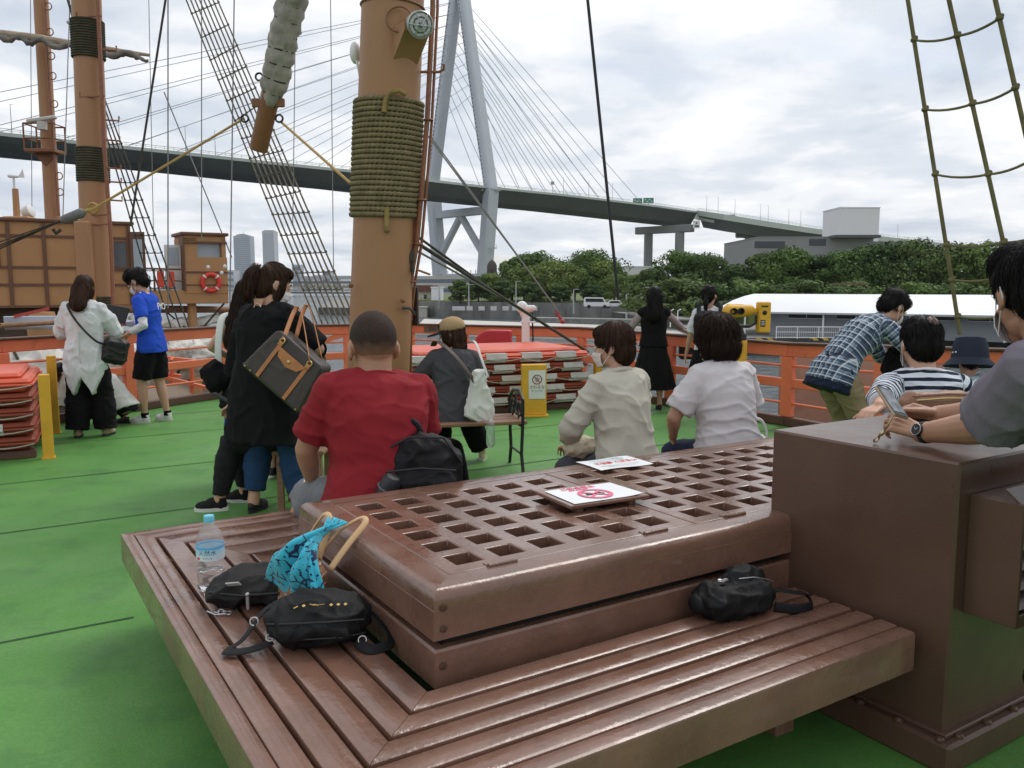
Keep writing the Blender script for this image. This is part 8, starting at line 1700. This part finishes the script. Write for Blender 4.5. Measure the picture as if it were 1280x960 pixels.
# ------------------------------------------------------------------ bags on the seat, left
p = onz(332, 757, SZ); t = thing('grey_black_bag', 'soft black-grey sling bag with white patch lying next to the water bottle', 'bag', (p.x - .01, p.y + .05, SZ), ANG - R(28))
me = softbag([('e', (0, 0, .05), (.165, .10, .055)), ('b', (.02, 0, .045), (.28, .17, .08), None, .035), ('b', (-.10, -.02, .04), (.12, .14, .07), None, .03)], .006, 4, .013, 12, (9, 9, 9)); DKG = mat('dark_grey_nylon_bag', (.019, .018, .018), .62, spec=.3, bump=.35, bs=200, var=.2, vs=8); link('body', me, [DKG], t)
m = MB(); m.box((-.075, -.085, .083), (.04, .003, .026), Matrix.Rotation(R(50), 3, 'X') @ Matrix.Rotation(R(-8), 3, 'Y')); lb = obj('patch', m, mat('patch_grey', (.55, .55, .54), .6), t); m = MB(); m.box((-.075, -.0872, .0845), (.024, .002, .013), Matrix.Rotation(R(50), 3, 'X') @ Matrix.Rotation(R(-8), 3, 'Y')); obj('patch_mark', m, INK, lb); t.scale = (1.14, 1.14, 1.14)
m = MB(); m.tube([(-.15, -.07, .055), (-.05, -.103, .055), (.05, -.106, .06), (.13, -.09, .06)], .004, 6); obj('zip', m, BLACKM, t); m = MB(); m.box((-.03, -.112, .035), (.010, .004, .042), ch=.002); m.ell((-.03, -.112, .06), (.007, .004, .007)); obj('zip_pull', m, STEEL, t)
m = MB(); [m.torus((-.12 + .012 * k, -.10 - .005 * k, .008), .008, .002, Matrix.Rotation(k * 1.1, 3, 'X'), 12, 5) for k in range(4)]; m.tube([(-.15, -.1, .01), (-.12, -.12, .006), (-.09, -.125, .01)], .0025, 5); obj('clip', m, STEEL, t)
p = onz(392, 815, SZ); t = thing('black_bag', 'black nylon backpack with gold diamond print in front of the grey-black bag', 'bag', (p.x, p.y + .07, SZ), R(7))
me = softbag([('b', (0, 0, .075), (.30, .15, .13), None, .045), ('e', (0, .01, .10), (.135, .075, .06)), ('b', (.0, -.03, .06), (.27, .12, .10), None, .04)], .0055, 4, .012, 15, (9, 9, 9)); link('body', me, [NYLON], t)
GOLD = mat('gold_print', (.55, .38, .12), .45); m = MB()
q30 = Matrix.Rotation(R(32), 3, 'X')
for x in (-.035, .045, .066, .087): m.prism([(-.006, 0), (0, -.0055), (.006, 0), (0, .0055)], 0, .0008, Matrix.Translation((x, -.055 - .002 * (x > 0), .1385 - .000 * x)) @ q30.to_4x4())
m.box((-.058, -.058, .136), (.014, .003, .001), q30 @ Matrix.Rotation(.5, 3, 'Z')); dm = obj('diamond_print', m, GOLD, t)
m = MB(); rnd = random.Random(3); pts = [(-.02 + .045 * rnd.random(), -.062 + .02 * rnd.random(), .1395) for _ in range(7)]; m.tube(pts, .0009, 4); obj('gold_scribble', m, GOLD, t)
m = MB(); m.tube([(-.145, -.05, .085), (-.07, -.094, .10), (.05, -.098, .102), (.14, -.06, .09)], .0035, 6); m.tube([(-.14, -.045, .045), (-.05, -.093, .05), (.08, -.093, .05), (.145, -.05, .045)], .0025, 6); obj('seam', m, BLACKM, t)
strap(t, [(-.10, .05, .12), (-.16, .03, .10), (-.22, -.02, .03), (-.255, -.05, .016), (-.25, -.075, .016), (-.19, -.078, .02), (-.13, -.05, .03)], .032, .006, NYLON); strap(t, [(.12, .04, .10), (.17, .03, .06), (.215, -.03, .018), (.21, -.075, .012), (.16, -.10, .012), (.12, -.07, .025)], .032, .006, NYLON)
m = MB(); [m.torus(q, .012, .0025, Matrix.Rotation(a, 3, 'X'), 14, 6) for q, a in (((-.135, -.055, .045), .6), ((-.19, .0, .075), 1.2), ((.135, -.07, .03), .9))]; obj('buckle', m, STEEL, t)
# woven basket bag and towel leaning on the hatch
hx = V((UU.x, UU.y, 0)); p = uw(.90, 2.66, SZ); t = thing('woven_bag', 'woven straw bag with red and beige pattern and light handles leaning on the hatch corner', 'bag', p, ANG)
def wov(tt, b):
    tcn = tt.nodes.new('ShaderNodeTexCoord'); ch = tt.nodes.new('ShaderNodeTexVoronoi'); ch.inputs['Scale'].default_value = 75; ch.inputs['Randomness'].default_value = .25; tt.links.new(tcn.outputs['Object'], ch.inputs[0]); n = tt.nodes.new('ShaderNodeTexWave'); n.bands_direction = 'Z'; n.inputs['Scale'].default_value = 9; n.inputs['Distortion'].default_value = 1.5; tt.links.new(tcn.outputs['Object'], n.inputs[0])
    r = tt.nodes.new('ShaderNodeValToRGB'); e = r.color_ramp.elements; r.color_ramp.interpolation = 'CONSTANT'; e[0].color = (.36, .19, .09, 1); e[1].position = .45; e[1].color = (.45, .07, .08, 1); x = e.new(.7); x.color = (.30, .16, .08, 1); x = e.new(.88); x.color = (.60, .45, .30, 1); tt.links.new(n.outputs[0], r.inputs[0])
    m2 = tt.nodes.new('ShaderNodeMix'); m2.data_type = 'RGBA'; m2.blend_type = 'MULTIPLY'; m2.inputs[0].default_value = .75; r2 = tt.nodes.new('ShaderNodeValToRGB'); r2.color_ramp.elements[0].color = (1.5, 1.5, 1.5, 1); r2.color_ramp.elements[1].color = (.3, .3, .3, 1); r2.color_ramp.elements[1].position = .6; tt.links.new(ch.outputs['Distance'], r2.inputs[0]); tt.links.new(r.outputs[0], m2.inputs[6]); tt.links.new(r2.outputs[0], m2.inputs[7]); tt.links.new(m2.outputs[2], b.inputs['Base Color']); bn = tt.nodes.new('ShaderNodeBump'); bn.inputs['Strength'].default_value = .8; bn.inputs['Distance'].default_value = .004; bn.invert = True; tt.links.new(ch.outputs['Distance'], bn.inputs['Height']); tt.links.new(bn.outputs[0], b.inputs['Normal'])
m = MB(); q = Matrix.Rotation(R(14), 3, 'Y'); m.box((-.06, 0, .10), (.11, .30, .21), q, ch=.04); m.box((-.04, .03, .16), (.08, .22, .12), q, ch=.03); me = wrinkle(vox(m, .007, 5, .5, 'bag'), .010, (6, 6, 6), 4); link('body', me, [node_mat('woven_straw', wov, .8)], t)
HAND = mat('handle_beige', (.56, .36, .18), .5)
for k, (yy, oo) in enumerate(((.045, -.03), (-.065, .055))): strap(t, [(.0 + oo * .3, yy + .075, .17), (.045 + oo * .5, yy + .05, .250), (.085 + oo, yy + .015, .300), (.09 + oo, yy - .02, .292), (.05 + oo * .5, yy - .045, .24), (.0, yy - .07, .17)], .022, .010, HAND, 'handle')
def tow(tt, b):
    tcn = tt.nodes.new('ShaderNodeTexCoord'); v = tt.nodes.new('ShaderNodeTexVoronoi'); v.feature = 'DISTANCE_TO_EDGE'; v.inputs['Scale'].default_value = 9; tt.links.new(tcn.outputs['UV'], v.inputs[0]); v2 = tt.nodes.new('ShaderNodeTexVoronoi'); v2.inputs['Scale'].default_value = 20; tt.links.new(tcn.outputs['UV'], v2.inputs[0]); n = tt.nodes.new('ShaderNodeTexNoise'); n.inputs['Scale'].default_value = 5; tt.links.new(tcn.outputs['UV'], n.inputs[0])
    a = mth(tt, 'LESS_THAN', v.outputs['Distance'], .075); g = mth(tt, 'GREATER_THAN', n.outputs[0], .50); l1 = mth(tt, 'MULTIPLY', a, g); d = mth(tt, 'MULTIPLY', mth(tt, 'LESS_THAN', v2.outputs['Distance'], .26), mth(tt, 'LESS_THAN', n.outputs[0], .47)); u = mth(tt, 'MAXIMUM', l1, d); tt.links.new(mixc(tt, u, (.035, .42, .56), (.006, .018, .07)), b.inputs['Base Color'])
    f_ = tt.nodes.new('ShaderNodeTexNoise'); f_.inputs['Scale'].default_value = 300; tt.links.new(tcn.outputs['Object'], f_.inputs[0]); bn = tt.nodes.new('ShaderNodeBump'); bn.inputs['Strength'].default_value = .6; bn.inputs['Distance'].default_value = .004; tt.links.new(f_.outputs[0], bn.inputs['Height']); tt.links.new(bn.outputs[0], b.inputs['Normal']); b.inputs['Sheen Weight'].default_value = .2
TOW = node_mat('turquoise_towel', tow, .95)
# towel: a folded strip hung from the handles, spreading down over the bag to the seat
t = thing('towel', 'turquoise towel with navy line pattern draped over the woven bag', 'towel', uw(.90, 2.60, SZ), ANG)
na, nb_ = 80, 70; g = []; uv = []
for i in range(na + 1):
    s_ = i / na; row = []
    for j in range(nb_ + 1):
        k = j / nb_ - .5; top = V((.075, .050, .300)) + V((-.012, .055, .0)) * k * 2; e_ = V((-.16, .10, .11)).lerp(V((-.01, -.20, .022)), k + .5) + V((0, 0, .012 * math.sin(k * 12)))
        b = math.sin(math.pi * min(1, s_ * 1.02)) ; q = top.lerp(e_, s_ ** .9) + V((-.70, -.50, .42)) * (.110 * b) + V((-.02, -.06, .0)) * (1 - abs(k) * 2) * b * .6
        gz_ = min(1, s_ * 3 + .25) * (1 - .55 * max(0, s_ - .6) / .4)
        fold = (.015 * math.sin(k * 17 + s_ * 2.5) + .009 * math.sin(k * 31 - s_ * 4 + 1) + .016 * noise.noise((k * 4, s_ * 4, 1)) + .006 * noise.noise((k * 11, s_ * 11, 4))) * gz_
        q = q + V((-.62, -.5, .5)) * fold; q.z = max(q.z, .012); row.append(q)
    g.append(row)
m = MB()
for i in range(na):
    for j in range(nb_): m.quad(g[i][j], g[i][j + 1], g[i + 1][j + 1], g[i + 1][j])
me = mesh_of(m, 'towel', 0); ul = me.uv_layers.new(name='uv'); k = 0
import itertools
for i in range(na):
    for j in range(nb_):
        for a, b in ((i, j), (i, j + 1), (i + 1, j + 1), (i + 1, j)): ul.data[k].uv = (b / nb_, a / na * 1.3); k += 1
import bmesh
bm = bmesh.new(); bm.from_mesh(me); bmesh.ops.remove_doubles(bm, verts=bm.verts, dist=1e-5); bm.to_mesh(me); bm.free()
o = link('cloth', me, [TOW], t); md_ = o.modifiers.new('t', 'SOLIDIFY'); md_.thickness = .006
# ------------------------------------------------------------------ black bag on the right of the seat
p = onz(922, 775, SZ); t = thing('small_black_bag', 'small black nylon bag with silver zip lying on the seat against the ventilator box', 'bag', (p.x, p.y + .05, SZ), ANG - R(6))
me = softbag([('b', (0, 0, .055), (.27, .15, .11), None, .035), ('e', (.06, .03, .09), (.085, .06, .055)), ('b', (-.02, -.01, .06), (.22, .12, .10), None, .03)], .0055, 4, .012, 22, (10, 10, 10)); link('body', me, [NYLON], t); m = MB(); m.ell((-.135, .02, .05), (.025, .04, .032)); obj('side_pocket', m, NYLON, t)
m = MB(); m.tube([(.0, -.02, .128), (.05, -.035, .130), (.10, -.045, .118), (.13, -.04, .105)], .0022, 5); m.box((-.045, .0, .122), (.036, .016, .008), Matrix.Rotation(.3, 3, 'Z'), ch=.003); m.torus((-.06, .0, .124), .008, .003, None, 12, 5); obj('zip', m, STEEL, t)
m = MB(); m.box((.145, .045, .10), (.012, .03, .03), Matrix.Rotation(.4, 3, 'Y'), ch=.002); obj('tag', m, mat('pale_blue_tag', (.5, .62, .75), .5), t)
strap(t, [(.12, .03, .07), (.17, -.01, .06), (.235, -.05, .05), (.275, -.035, .04), (.285, -.055, .022), (.26, -.085, .014), (.2, -.085, .012), (.13, -.05, .02)], .034, .006, NYLON)
